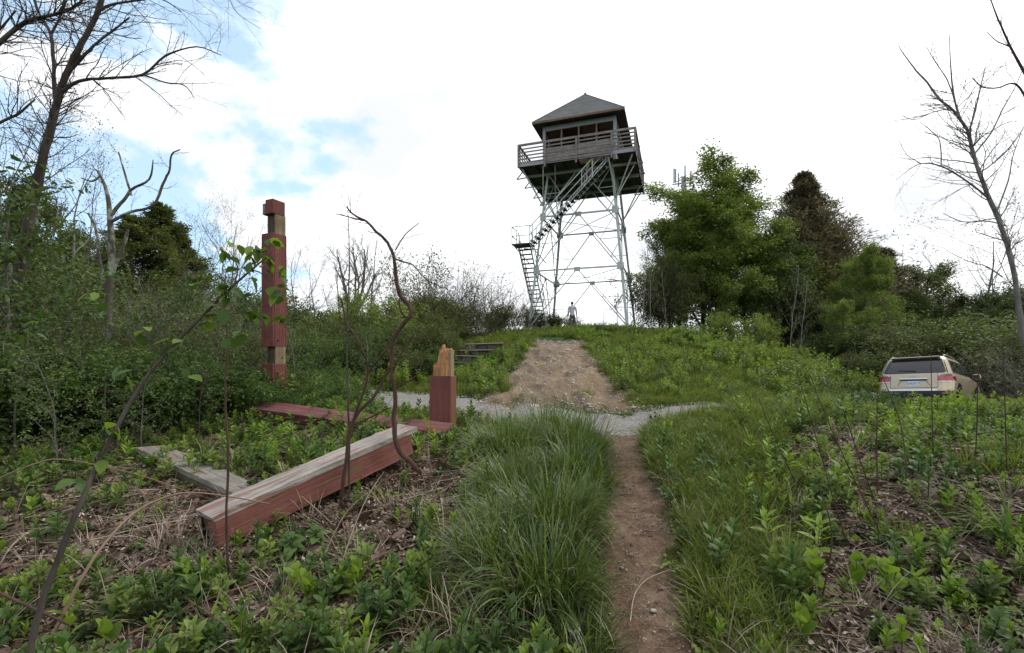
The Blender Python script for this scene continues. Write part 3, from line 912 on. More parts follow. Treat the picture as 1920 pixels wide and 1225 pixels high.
# cab -------------------------------------------------------------------
CH = 2.13; ZF = DZ + .04; ZS = 14.5; ZH = 15.75; ZT = 16.06
for sx, sy in C4:
    box_part('cab_post', (sx * CH, sy * CH, (ZF + ZT) / 2), (.17, .17, ZT - ZF), M['cab_trim'], tower, bevel=.006)
for k in range(4):
    sx, sy = ((0, -1), (1, 0), (0, 1), (-1, 0))[k]
    def bx_(along, z0, z1, th, a0=None, a1=None):
        a0 = -CH + .09 if a0 is None else a0; a1 = CH - .09 if a1 is None else a1
        c = (a0 + a1) / 2
        if sx == 0: return (c, sy * along, (z0 + z1) / 2), (a1 - a0, th, z1 - z0)
        return (sx * along, c, (z0 + z1) / 2), (th, a1 - a0, z1 - z0)
    nb = 7
    for j in range(nb):
        z0 = ZF + j * (ZS - ZF) / nb
        c_, s_ = bx_(CH, z0 + .004, z0 + (ZS - ZF) / nb - .004, .05)
        box_part('siding_board', c_, s_, M['cab_wall'], tower, bevel=.006)
    c_, s_ = bx_(CH + .01, ZS, ZS + .07, .12); box_part('sill', c_, s_, M['cab_trim'], tower, bevel=.004)
    c_, s_ = bx_(CH + .01, ZH, ZT, .10); box_part('header', c_, s_, M['cab_trim'], tower, bevel=.004)
    for a_ in (-1.06, 0, 1.06):
        c_, s_ = bx_(CH, ZS + .07, ZH, .07, a_ - .045, a_ + .045); box_part('mullion', c_, s_, M['cab_inside'] if k == 0 else M['cab_trim'], tower, bevel=.004)
box_part('cab_ceiling', (0, 0, ZT - .04), (2 * CH - .1, 2 * CH - .1, .05), M['cab_inside'], tower)
box_part('cab_floor', (0, 0, ZF + .02), (2 * CH - .1, 2 * CH - .1, .03), M['cab_inside'], tower)
# raised shutters hooked up under the ceiling and shutters closed on the back half
for a_, tilt in ((-1.55, 0), (.55, 1), (1.6, 0)):
    box_part('shutter', (a_, -1.35, ZT - .28 - .10 * tilt), (.95, 1.2, .035), M['cab_inside'], tower, rot=Matrix.Rotation(R(-9 - 7 * tilt), 3, 'X'))
for a_ in (-1.6, -.53, .53, 1.6):
    box_part('shutter', (a_, CH - .09, (ZS + ZH) / 2 + .02), (.96, .04, ZH - ZS - .1), M['cab_inside'], tower)
for a_ in (-.53, .53, 1.6):
    box_part('shutter', (-CH + .09, a_, (ZS + ZH) / 2 + .02), (.04, .96, ZH - ZS - .1), M['cab_inside'], tower)
for a_ in (.53, 1.6):
    box_part('shutter', (CH - .09, a_, (ZS + ZH) / 2 + .02), (.04, .96, ZH - ZS - .1), M['cab_inside'], tower)
# fire-finder table inside
box_part('table', (.2, .3, ZF + .5), (.7, .7, .9), M['cab_wall'], tower, bevel=.01)
# roof -------------------------------------------------------------------
m = mat('roof_shingle'); b = NB(m); v = b.obj()
br = b.n('ShaderNodeTexBrick', {'Vector': b.n('ShaderNodeMapping', {'Vector': b.n('ShaderNodeCombineXYZ', {0: b.math('ADD', b.n('ShaderNodeSeparateXYZ', {0: v}).outputs[0], b.n('ShaderNodeSeparateXYZ', {0: v}).outputs[1]), 1: b.n('ShaderNodeSeparateXYZ', {0: v}).outputs[2]}).outputs[0]}).outputs[0],
    'Color1': (.19, .19, .19, 1), 'Color2': (.29, .29, .29, 1), 'Mortar': (.10, .10, .10, 1), 'Scale': 1.0, 'Mortar Size': .008, 'Brick Width': .3, 'Row Height': .1}).outputs[0]
nz = b.noise(v, 3, 5, .6)
b.out(b.pbr(b.mix(b.math('MULTIPLY', nz, .5), br, (.28, .28, .265, 1)), .9, spec=.2, normal=b.bump(nz, .3, .02)))
M['roof'] = m
roof = empty('roof', (0, 0, 0)); roof.parent = tower
RE = 2.72; ZE = 16.14; ZP = 18.8
# each slope carries stepped shingle courses
for k in range(4):
    a0 = R(90) * k
    rm = Matrix.Rotation(a0, 3, 'Z')
    NC = 22
    V, Q = [], []
    for j in range(NC):
        t0, t1 = j / NC, (j + 1) / NC
        r0, r1 = RE * (1 - t0) + .0, RE * (1 - t1)
        z0, z1 = ZE + (ZP - ZE) * t0, ZE + (ZP - ZE) * t1
        lift = .016
        pts = [(-r0 - lift, -r0 - lift, z0 + lift), (r0 + lift, -r0 - lift, z0 + lift), (r1, -r1 - .0, z1 + .002), (-r1, -r1 - .0, z1 + .002), (-r0, -r0, z0), (r0, -r0, z0)]
        o_ = len(V)
        for p_ in pts: V.append(tuple(rm @ Vector(p_)))
        Q.append((o_, o_ + 1, o_ + 2, o_ + 3)); Q.append((o_ + 4, o_ + 5, o_ + 1, o_))
    link('roof_slope', mesh_np('roof_slope', V, Q), roof, M['roof'])
    bm = bmesh.new()
    bar_bm(bm, rm @ Vector((-RE - .02, -RE - .02, ZE + .02)), rm @ Vector((0, 0, ZP + .03)), .09, .035); bm_obj('ridge_cap', bm, M['roof'], roof)
    bm = bmesh.new()
    box_bm(bm, rm @ Vector((0, -RE - .015, ZE - .05)), (2 * RE + .02, .03, .13) , rm); bm_obj('fascia', bm, M['cab_wall'], roof)
    # sloping soffit
    vs = [rm @ Vector(p_) for p_ in ((-RE, -RE, ZE - .1), (RE, -RE, ZE - .1), (CH - .1, -CH + .1, ZT + .08), (-CH + .1, -CH + .1, ZT + .08))]
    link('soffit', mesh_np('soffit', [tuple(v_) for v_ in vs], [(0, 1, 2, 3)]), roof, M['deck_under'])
bm = bmesh.new(); box_bm(bm, (0, 0, ZP + .05), (.14, .14, .10), None, 0, .02); bm_obj('roof_cap', bm, M['roof'], roof)
# stairs ---------------------------------------------------------------------
stairs = empty('staircase', (0, 0, 0)); stairs.parent = tower
def flight(a, b, wdir, width, n, rail_sides=(0, 1), lattice=False):
    a, b, wdir = Vector(a), Vector(b), Vector(wdir)
    d_ = b - a; hor = Vector((d_.x, d_.y, 0)).normalized()
    for s_ in (-1, 1):
        off = wdir * (s_ * width / 2)
        bm = bmesh.new()
        if lattice:
            up = Vector((0, 0, .11))
            bar_bm(bm, a + off + up, b + off + up, .035, .035); bar_bm(bm, a + off - up, b + off - up, .035, .035)
            m_ = n * 2
            for i in range(m_):
                p0 = a + off + d_ * (i / m_) + (up if i % 2 else -up); p1 = a + off + d_ * ((i + 1) / m_) + (-up if i % 2 else up)
                bar_bm(bm, p0, p1, .024, .024)
        else:
            bar_bm(bm, a + off, b + off, .04, .18)
        bm_obj('stringer', bm, steel, stairs)
    for i in range(n):
        c_ = a + d_ * ((i + .5) / n)
        rot = Matrix((hor, wdir, Vector((0, 0, 1)))).transposed()
        bm = bmesh.new(); box_bm(bm, c_, (.24, width - .03, .045), rot); bm_obj('step', bm, M['tread'], stairs)
    for s_ in rail_sides:
        sg = -1 if s_ == 0 else 1
        off = wdir * (sg * (width / 2 + .03))
        bm = bmesh.new(); bar_bm(bm, a + off + Vector((0, 0, .95)), b + off + Vector((0, 0, .95)), .045); bm_obj('handrail', bm, steel, stairs)
        bm = bmesh.new(); bar_bm(bm, a + off + Vector((0, 0, .5)), b + off + Vector((0, 0, .5)), .03); bm_obj('handrail', bm, steel, stairs)
        for i in range(4):
            c_ = a + d_ * ((i + .1) / 3.3) + off
            bm = bmesh.new(); bar_bm(bm, c_, c_ + Vector((0, 0, .95)), .04); bm_obj('baluster', bm, steel, stairs)
LZ = 8.55
flight((-3.15, 1.2, 3.75), (-3.15, -2.95, LZ), (1, 0, 0), .75, 20, (0, 1))
flight((-2.55, -3.38, LZ + .05), (2.1, -2.72, DZ + .02), (0, 1, 0), .72, 21, (0, 1), True)
box_part('landing', (-3.1, -3.4, LZ + .02), (1.15, .95, .07), M['steel_dark'], stairs, bevel=.004)
for a_, b_ in (((-3.65, -3.85), (-3.65, -2.95)), ((-3.65, -3.85), (-2.55, -3.85))):
    for z in (.5, 1.05):
        bm = bmesh.new(); bar_bm(bm, (*a_, LZ + z), (*b_, LZ + z), .04); bm_obj('handrail', bm, steel, stairs)
for x, y in ((-3.65, -3.85), (-3.65, -2.95), (-2.55, -3.85)):
    bm = bmesh.new(); bar_bm(bm, (x, y, LZ), (x, y, LZ + 1.07), .045); bm_obj('baluster', bm, steel, stairs)
for x in (-3.6, -2.6):
    bm = bmesh.new(); bar_bm(bm, (x, -3.8, LZ), (x + .75, -2.75, LZ - 1.0), .045); bm_obj('landing_brace', bm, steel, stairs)
bm = bmesh.new(); bar_bm(bm, (-3.2, -2.9, LZ - .05), (-2.45, -2.4, LZ - .05), .06); bm_obj('landing_brace', bm, steel, stairs)
# post hanging from the deck that carries the stair head (photo: pale pole by the climber)
bm = bmesh.new(); bar_bm(bm, (1.0, -3.24, DZ - .1), (1.0, -3.24, DZ - 1.25), .06); bm_obj('hanger', bm, steel, tower)
bm = bmesh.new(); bar_bm(bm, (-1.2, -3.16, DZ - .1), (-1.2, -3.16, DZ - 2.3), .045); bm_obj('hanger', bm, M['steel_dark'], tower)
bm = bmesh.new(); bar_bm(bm, (-1.2, -3.16, DZ - 2.2), (.35, -3.16, DZ - 2.1), .045); bm_obj('hanger', bm, M['steel_dark'], tower)

# ------------------------------------------------------------------ antenna mast
mast_p = P(1282, 660, 62)
mast = empty('antenna_mast', (mast_p.x, mast_p.y, 0), 0, 'distant grey phone mast topped by panel antennas above the trees', 'mast')
mt = EYE - (332 - 680) / 900 * 62
M['mast'] = plain('mast_grey', (.33, .34, .36), .6, .2, var=.1)
bm = bmesh.new(); bmesh.ops.create_cone(bm, segments=12, radius1=.55, radius2=.30, depth=mt + 6, cap_ends=True, matrix=Matrix.Translation((0, 0, (mt - 6) / 2))); bm_obj('pole', bm, M['mast'], mast)
bm = bmesh.new()
for a_ in (0, 2.1, 4.2):
    bar_bm(bm, (0, 0, mt - .8), (math.cos(a_ + .3) * 1.5, math.sin(a_ + .3) * 1.5, mt - .6), .12)
    bar_bm(bm, (0, 0, mt - .3), (math.cos(a_ + .3) * 1.5, math.sin(a_ + .3) * 1.5, mt - .4), .07)
bm_obj('support_arm', bm, M['steel_dark'], mast)
for x, y, z, h_ in ((-1.35, -.3, .1, 1.75), (-1.08, -.1, .1, 1.8), (-.58, .3, -.3, 1.8), (-.12, -.8, .15, 2.0), (.95, .1, .0, 1.6), (.55, .9, -.1, 1.4)):
    bm = bmesh.new(); box_bm(bm, (x, y, mt + z), (.17, .12, h_), None, 0, .03); bm_obj('panel_antenna', bm, M['mast'], mast)
# ------------------------------------------------------------------ people
def skin_body(name, nodes, edges, root, sub=1):
    me = bpy.data.meshes.new(name)
    me.from_pydata([n[:3] for n in nodes], edges, [])
    o = bpy.data.objects.new(name, me); COL.objects.link(o)
    md = o.modifiers.new('skin', 'SKIN'); md.use_smooth_shade = True; md.branch_smoothing = .6
    lay = me.skin_vertices[0].data
    for i, n_ in enumerate(nodes):
        r_ = n_[3] if isinstance(n_[3], tuple) else (n_[3], n_[3])
        lay[i].radius = r_; lay[i].use_root = (i == root)
    sb = o.modifiers.new('sub', 'SUBSURF'); sb.levels = sub; sb.render_levels = sub
    bpy.context.view_layer.update()
    dg = bpy.context.evaluated_depsgraph_get()
    nm = bpy.data.meshes.new_from_object(o.evaluated_get(dg))
    bpy.data.objects.remove(o)
    nm.name = name
    return nm
def shell(name, me, test, off, mat_, parent):
    """clothing: the part of the body surface where test() holds, pushed outwards"""
    bm = bmesh.new(); bm.from_mesh(me); bm.normal_update()
    drop = [f for f in bm.faces if not test(f.calc_center_median())]
    bmesh.ops.delete(bm, geom=drop, context='FACES')
    nrm = {v: v.normal.copy() for v in bm.verts}
    for v_, n_ in nrm.items(): v_.co += n_ * off
    o = bm_obj(name, bm, mat_, parent, smooth=True)
    for i in range(1, len(o.data.materials)): o.data.materials.pop()
    return o
M['skin'] = plain('skin', (.42, .25, .18), .55, spec=.3, var=.08)
M['tshirt'] = plain('grey_tshirt', (.44, .44, .47), .85, spec=.1, var=.18)
M['trousers'] = plain('dark_camo_trousers', (.085, .075, .072), .85, spec=.1, var=.55, scale=14)
M['jacket'] = plain('yellow_jacket', (.34, .34, .045), .7, spec=.2, var=.25)
M['shorts'] = plain('grey_shorts', (.17, .17, .155), .85, spec=.1, var=.2)
M['hair'] = plain('dark_hair', (.018, .014, .012), .6, var=.3)
M['shoe'] = plain('dark_shoe', (.03, .028, .026), .6)

def person(loc, rz, label, armL, armR, legL, legR, top_m, leg_m, leg_len, sc_=1.0, sleeve=.34, bend=.0):
    """figure about 1.76 m tall facing +y; arm*/leg* are joint offset lists"""
    hz = .93
    N = [(0, 0, hz, (.155, .115)), (0, bend * .3, 1.12, (.145, .10)), (0, bend * .7, 1.30, (.175, .115)), (0, bend, 1.44, (.15, .09)), (0, bend + .01, 1.52, .055),
         (0, bend + .025, 1.60, (.068, .078)), (0, bend + .02, 1.70, (.075, .092)), (0, bend + .005, 1.755, (.05, .062))]
    E = [(0, 1), (1, 2), (2, 3), (3, 4), (4, 5), (5, 6), (6, 7)]
    def chain(start, pts):
        p_ = start
        for q_ in pts:
            N.append(q_); E.append((p_, len(N) - 1)); p_ = len(N) - 1
        return p_
    ends = []
    for sx, arm in ((-1, armL), (1, armR)):
        sh = (sx * .19, bend, 1.42)
        pts = [(sh[0], sh[1], sh[2], .058)]
        for (dx, dy, dz, r_) in arm: pts.append((sx * dx + 0, dy + bend, dz, r_))
        ends.append(chain(3, pts))
    for sx, leg in ((-1, legL), (1, legR)):
        chain(0, [(sx * .095, .0, .86, .085)] + [(sx * a_, b_, c_, r_) for a_, b_, c_, r_ in leg])
    me = skin_body('body', N, E, 0, 1)
    root = empty('person', loc, rz, label, 'person')
    root.scale = (sc_,) * 3
    body = link('body', me, root); me.materials.clear(); me.materials.append(M['skin'])
    shell('t_shirt' if top_m is M['tshirt'] else 'jacket', me, lambda c: (hz - .06 < c.z < 1.485 and abs(c.x) < .27) or (abs(c.x) >= .15 and c.z > 1.42 - sleeve and c.z < 1.5), .014, top_m, root)
    shell('trousers' if leg_m is M['trousers'] else 'shorts', me, lambda c: (.93 - leg_len < c.z < hz + .02) and abs(c.x) < .24, .018, leg_m, root)
    # hair cap
    shell('hair', me, lambda c: c.z > 1.66 and (c.y < bend + .055 or c.z > 1.73) or (1.6 < c.z <= 1.66 and c.y < bend + .0), .012, M['hair'], root)
    # face: nose, ears
    bm = bmesh.new()
    bmesh.ops.create_uvsphere(bm, u_segments=8, v_segments=6, radius=.016, matrix=Matrix.Translation((0, bend + .115, 1.655)) @ Matrix.Diagonal((.8, 1.2, 1.5, 1)))
    for sx in (-1, 1):
        bmesh.ops.create_uvsphere(bm, u_segments=8, v_segments=6, radius=.02, matrix=Matrix.Translation((sx * .078, bend + .015, 1.655)) @ Matrix.Diagonal((.4, .8, 1.4, 1)))
    bm_obj('ears_and_nose', bm, M['skin'], root, True)
    # hands: palm with five tapered fingers
    for e, (sx, arm) in zip(ends, ((-1, armL), (1, armR))):
        w_ = Vector(N[e][:3]); el = Vector(N[e - 1][:3]); d_ = (w_ - el).normalized()
        T = Tubes()
        side = d_.cross(Vector((1, 0, 0))).normalized()
        T.add([w_ - d_ * .02, w_ + d_ * .04, w_ + d_ * .085], [.026, .036, .03], 8)
        for f in range(4):
            o_ = side * ((f - 1.5) * .018) + d_ * .08
            L_ = (.06, .072, .066, .05)[f]
            cu = Vector((-sx * .018, 0, 0))
            T.add([w_ + o_, w_ + o_ + d_ * L_ * .5 + cu * .3, w_ + o_ + d_ * L_ + cu], [.0095, .0085, .006], 5)
        T.add([w_ + d_ * .02 + side * .03, w_ + d_ * .05 + side * .05, w_ + d_ * .08 + side * .052], [.012, .010, .007], 5)
        T.build('hand', M['skin'], root)
    # shoes
    for sx, leg in ((-1, legL), (1, legR)):
        a_, b_, c_, _ = leg[-1]
        bm = bmesh.new()
        bmesh.ops.create_uvsphere(bm, u_segments=12, v_segments=8, radius=1, matrix=Matrix.Translation((sx * a_, b_ + .045, max(c_ - .035, .045))) @ Matrix.Diagonal((.048, .135, .05, 1)))
        bm_obj('shoe', bm, M['shoe'], root, True)
    return root
pw = P(1073, 622, 28.0)
person(onG(pw.x, pw.y), 0, 'person in pale grey t-shirt and dark trousers walking toward the tower base',
       [(.225, -.02, 1.18, .046), (.235, .05, .93, .032)], [(.235, -.03, 1.18, .046), (.27, .03, .94, .032)],
       [(.10, -.02, .50, .062), (.095, -.20, .20, .04), (.095, -.26, .14, .04)], [(.12, .03, .48, .065), (.13, .0, .10, .045), (.13, .0, .08, .045)],
       M['tshirt'], M['trousers'], .87, 1.0, .36, .03)
det = empty('detector_rod', onG(pw.x, pw.y), 0, 'long thin rod with a small round head held low by the walking person', 'detector')
T = Tubes(); T.add([(-.27, .09, .90), (-.52, .28, .52), (-.83, .50, .16)], [.018, .016, .014], 6); T.build('rod', M['steel_dark'], det)
T = Tubes(); T.add([(-.27, .09, .90), (-.22, -.02, 1.02), (-.21, -.05, 1.10)], [.02, .02, .02], 6); T.build('grip', M['shoe'], det)
bm = bmesh.new(); bmesh.ops.create_cone(bm, segments=18, radius1=.13, radius2=.12, depth=.025, cap_ends=True, matrix=Matrix.Translation((-.90, .55, .12))); bm_obj('head', bm, M['tshirt'], det)

# climber on the stairs: stands on a tread of the upper flight
fa, fb = Vector((-2.55, -3.38, LZ + .05)), Vector((2.1, -2.72, DZ + .02))
tt = (14 + .5) / 21
cp_ = fa + (fb - fa) * tt
wpos = Matrix.Rotation(-TH, 3, 'Z') @ cp_ + TC
person((wpos.x, wpos.y, cp_.z + .02), R(-90) - TH, 'person in yellow-green jacket and grey shorts climbing the steep tower stairs',
       [(.27, .08, 1.20, .045), (.28, .26, 1.08, .032)], [(.27, .08, 1.20, .045), (.28, .28, 1.10, .032)],
       [(.10, .18, .62, .062), (.10, .10, .30, .045), (.10, .06, .24, .042)], [(.10, -.02, .48, .065), (.10, -.05, .10, .045), (.10, -.05, .08, .045)],
       M['jacket'], M['shorts'], .42, 1.0, .60, .09)

# ------------------------------------------------------------------ car
m = mat('champagne_paint'); b = NB(m)
n_ = b.noise(b.obj(), 2.5, 3)
col = b.mix(n_, (.44, .36, .25, 1), (.49, .405, .285, 1))
b.out(b.pbr(col, .36, .45, .5, **{'Coat Weight': .6, 'Coat Roughness': .06}))
M['paint'] = m
m = mat('car_glass'); b = NB(m); b.out(b.pbr((.012, .014, .018, 1), .04, 0, .8)); M['carglass'] = m
m = mat('chrome'); b = NB(m); b.out(b.pbr((.62, .63, .65, 1), .18, .95, .5)); M['chrome'] = m
m = mat('tail_lamp_red'); b = NB(m); b.out(b.pbr((.33, .010, .012, 1), .12, 0, .6, **{'Coat Weight': .8})); M['lamp_red'] = m
m = mat('tail_lamp_clear'); b = NB(m); b.out(b.pbr((.55, .50, .50, 1), .15, .2, .6, **{'Coat Weight': .8})); M['lamp_clear'] = m
M['plastic'] = plain('black_bumper', (.022, .024, .03), .5, var=.2)
M['tyre'] = plain('tyre_rubber', (.02, .02, .02), .85, spec=.15)
M['plate'] = plain('number_plate', (.55, .60, .70), .5, var=.04)
M['plate_ink'] = plain('plate_ink', (.03, .05, .14), .5)
LV = np.array([(.26,-2.20,2.15,.78,.25),(.34,-2.38,2.33,.88,.28),(.45,-2.43,2.39,.925,.30),(.58,-2.43,2.40,.945,.32),(.64,-2.40,2.40,.95,.32),(.70,-2.36,2.39,.955,.34),
 (.85,-2.34,2.33,.958,.38),(.95,-2.32,2.15,.952,.42),(1.01,-2.30,1.85,.945,.45),(1.05,-2.29,1.45,.935,.38),(1.08,-2.28,1.16,.925,.26),(1.12,-2.26,1.0,.905,.20),
 (1.30,-2.17,.72,.852,.17),(1.50,-2.06,.42,.792,.17),(1.60,-1.99,.25,.755,.18),(1.66,-1.93,.12,.715,.20),(1.70,-1.80,-.05,.64,.22),(1.722,-1.55,-.3,.50,.25),(1.735,-1.2,-.6,.3,.2)])
def lv(z): return [float(np.interp(z, LV[:, 0], LV[:, k])) for k in (1, 2, 3, 4)]
def rear_x(z, y):
    xr, xf, w_, r_ = lv(z); e = abs(y) - (w_ - r_)
    return xr if e <= 0 else xr + (r_ - math.sqrt(max(r_ * r_ - min(e, r_) ** 2, 0))) * .75
def car_ring(z, n=12):
    xr, xf, w_, r_ = lv(z); out_ = []
    for cx_, cy_, a0, kx in ((xf - r_, w_ - r_, 90, 1), (xr + r_ * .75, w_ - r_, 90, -1), (xr + r_ * .75, -(w_ - r_), 270, -1), (xf - r_, -(w_ - r_), 270, 1)):
        pass
    def arc(cx_, cy_, rx, a0, a1):
        return [(cx_ + rx * math.cos(a0 + (a1 - a0) * i / n), cy_ + r_ * math.sin(a0 + (a1 - a0) * i / n)) for i in range(n + 1)]
    pts = arc(xf - r_, w_ - r_, r_, 0, math.pi / 2)
    pts += [(xf - r_ + (xr + .75 * r_ - xf + r_) * i / 8, w_) for i in range(1, 8)]
    pts += arc(xr + .75 * r_, w_ - r_, .75 * r_, math.pi / 2, math.pi)
    pts += arc(xr + .75 * r_, -(w_ - r_), .75 * r_, math.pi, 1.5 * math.pi)
    pts += [(xr + .75 * r_ + (xf - r_ - xr - .75 * r_) * i / 8, -w_) for i in range(1, 8)]
    pts += arc(xf - r_, -(w_ - r_), r_, 1.5 * math.pi, 2 * math.pi)
    return [(x_, y_, z) for x_, y_ in pts]
cpos = Vector((.922 * 14.6, 14.6))
HA = R(52)
fw = Vector((math.sin(HA), math.cos(HA))); rt = Vector((math.cos(HA), -math.sin(HA)))
cc = cpos + fw * 2.35 - rt * .95
car = empty('parked_suv', (cc.x, cc.y, gz(cc.x, cc.y) + .08), 0, 'champagne gold SUV parked on the road beyond the grassy bank', 'car')
YAW = math.atan2(fw.y, fw.x)
car.rotation_euler = (Matrix.Rotation(YAW, 4, 'Z') @ Matrix.Rotation(R(4.5), 4, 'Y') @ Matrix.Rotation(R(-3.5), 4, 'X')).to_euler()
zl = list(LV[:, 0])
rings = [car_ring(z) for z in zl]
k_ = len(rings[0])
V = [p_ for r_ in rings for p_ in r_]; Q = []
for i in range(len(rings) - 1):
    for j in range(k_):
        Q.append((i * k_ + j, i * k_ + (j + 1) % k_, (i + 1) * k_ + (j + 1) % k_, (i + 1) * k_ + j))
V.append((-.9, 0, 1.74)); c_top = len(V) - 1
Tt = [((len(rings) - 1) * k_ + j, (len(rings) - 1) * k_ + (j + 1) % k_, c_top) for j in range(k_)]
me = mesh_np('body', V, Q, Tt, smooth=True)
link('body', me, car, M['paint'])
def patch(name, mat_, kind, a0, a1, z0, z1, off=.006, n=10, a0t=None, a1t=None, side=-1):
    """thin panel hugging the body: kind rear (a=y range) or side (a=x range); a0t/a1t the range at the top edge"""
    a0t = a0 if a0t is None else a0t; a1t = a1 if a1t is None else a1t
    V, Q = [], []
    nz_ = 6
    for i in range(nz_ + 1):
        f = i / nz_; z = z0 + (z1 - z0) * f
        l0 = a0 + (a0t - a0) * f; l1 = a1 + (a1t - a1) * f
        for j in range(n + 1):
            a_ = l0 + (l1 - l0) * j / n
            w_ = lv(z)[2]
            if kind == 'rear':
                ym = min(abs(a_), w_) * (1 if a_ >= 0 else -1)
                V.append((rear_x(z, ym) - off, ym, z))
            else: V.append((a_, side * (w_ + off), z))
    for i in range(nz_):
        for j in range(n):
            q_ = (i * (n + 1) + j, i * (n + 1) + j + 1, (i + 1) * (n + 1) + j + 1, (i + 1) * (n + 1) + j)
            Q.append(q_ if (kind == 'rear') == False and side < 0 else q_[::-1])
    o = link(name, mesh_np(name, V, Q, smooth=True), car, mat_)
    return o
patch('rear_window', M['carglass'], 'rear', -.80, .80, 1.155, 1.60, .008, 16, -.66, .66)
patch('window_edge', M['plastic'], 'rear', -.84, .84, 1.13, 1.62, .005, 16, -.70, .70)
for s_ in (-1, 1):
    o = patch('side_window', M['carglass'], 'side', -1.90, -1.15, 1.17, 1.55, .008, 8, -1.68, -1.15, s_)
    patch('side_window', M['carglass'], 'side', -1.08, -.15, 1.15, 1.56, .008, 8, -1.08, -.15, s_)
    patch('side_window', M['carglass'], 'side', -.07, .80, 1.15, 1.55, .008, 8, -.07, .28, s_)
    patch('window_edge', M['plastic'], 'side', -1.95, .88, 1.135, 1.575, .005, 8, -1.72, .33, s_)
    a0, a1 = (.60, .94) if s_ > 0 else (-.94, -.60)
    patch('tail_lamp', M['lamp_red'], 'rear', a0, a1, .875, 1.035, .016, 10)
    patch('tail_lamp', M['lamp_red'], 'side', -2.10, -1.88, .89, 1.02, .014, 4, side=s_)
    patch('lamp_lens', M['lamp_clear'], 'rear', a0, a1, 1.037, 1.085, .015, 10)
    patch('lamp_lens', M['lamp_clear'], 'rear', a0, a1, .835, .873, .015, 10)
    patch('reflector', M['lamp_red'], 'rear', *((.70, .90) if s_ > 0 else (-.90, -.70)), .46, .50, .022, 5)
    patch('panel_gap', M['hollow'], 'rear', *((.592, .60) if s_ > 0 else (-.60, -.592)), .66, 1.13, .007, 1)
    for x in (-1.12, -.11, .95): patch('panel_gap', M['hollow'], 'side', x, x + .012, .45, 1.14, .004, 1, side=s_)
patch('panel_gap', M['hollow'], 'rear', -.60, .60, .655, .668, .007, 10)
patch('bumper_lower', M['plastic'], 'rear', -.925, .925, .34, .555, .014, 20)
patch('bumper_strip', M['chrome'], 'rear', -.60, .60, .56, .605, .022, 14)
patch('plate_recess', M['paint'], 'rear', -.42, .42, .70, .92, .004, 8, -.30, .30)
# chrome garnish
bm = bmesh.new(); box_bm(bm, (-2.352, 0, .945), (.05, .74, .045), None, 0, .015); bm_obj('garnish', bm, M['chrome'], car)
bm = bmesh.new(); box_bm(bm, (-2.35, 0, .905), (.03, .66, .02), None, 0, 0); bm_obj('garnish_shadow_gap', bm, M['plastic'], car)
for a_ in (-1, 1):
    bm = bmesh.new(); bar_bm(bm, (-2.347, a_ * .30, .91), (-2.352, a_ * .43, .70), .012, .012); bm_obj('panel_gap', bm, M['plastic'], car)
bm = bmesh.new(); box_bm(bm, (-2.352, 0, .69), (.012, .84, .014)); bm_obj('recess_lip', bm, M['lamp_clear'], car)
plate = empty('number_plate', (-2.358, 0, .80)); plate.parent = car
bm = bmesh.new(); box_bm(bm, (0, 0, 0), (.008, .305, .155), None, 0, .004); bm_obj('plate_board', bm, M['plate'], plate)
tcv = bpy.data.curves.new('lettering', 'FONT'); tcv.body = 'LALJY 7'; tcv.size = .088; tcv.align_x = 'CENTER'; tcv.align_y = 'CENTER'; tcv.extrude = .001; tcv.space_character = 1.05
tob0 = bpy.data.objects.new('lettering', tcv); COL.objects.link(tob0); bpy.context.view_layer.update()
tme = bpy.data.meshes.new_from_object(tob0.evaluated_get(bpy.context.evaluated_depsgraph_get())); bpy.data.objects.remove(tob0)
tob = bpy.data.objects.new('lettering', tme); COL.objects.link(tob); tob.parent = plate; tme.materials.clear(); tme.materials.append(M['plate_ink'])
tob.location = (-.0065, 0, 0); tob.rotation_euler = (R(90), 0, R(-90))
# oval emblem and model lettering bars
bm = bmesh.new()
for (rx, rz_, cz) in ((.065, .042, 0), (.022, .04, 0), (.05, .018, .016)):
    n = 20; prev = None
    ps_ = [(-2.312, rx * math.cos(i / n * 6.2832), 1.03 + cz + rz_ * math.sin(i / n * 6.2832)) for i in range(n)]
    for i in range(n): bar_bm(bm, ps_[i], ps_[(i + 1) % n], .009, .009)
bm_obj('emblem', bm, M['chrome'], car)
bm = bmesh.new()
for i in range(4): box_bm(bm, (rear_x(.74, .55) - .010, .60 - i * .028 - .06, .735), (.006, .018, .03))
bm_obj('badge', bm, M['chrome'], car)
bm = bmesh.new(); box_bm(bm, (-1.985, 0, 1.655), (.22, 1.26, .035), Matrix.Rotation(R(6), 3, 'Y'), 0, .014); bm_obj('spoiler', bm, M['paint'], car)
bm = bmesh.new(); bar_bm(bm, (-2.245, -.05, 1.20), (-2.215, .42, 1.235), .018, .025); bm_obj('wiper', bm, M['plastic'], car)
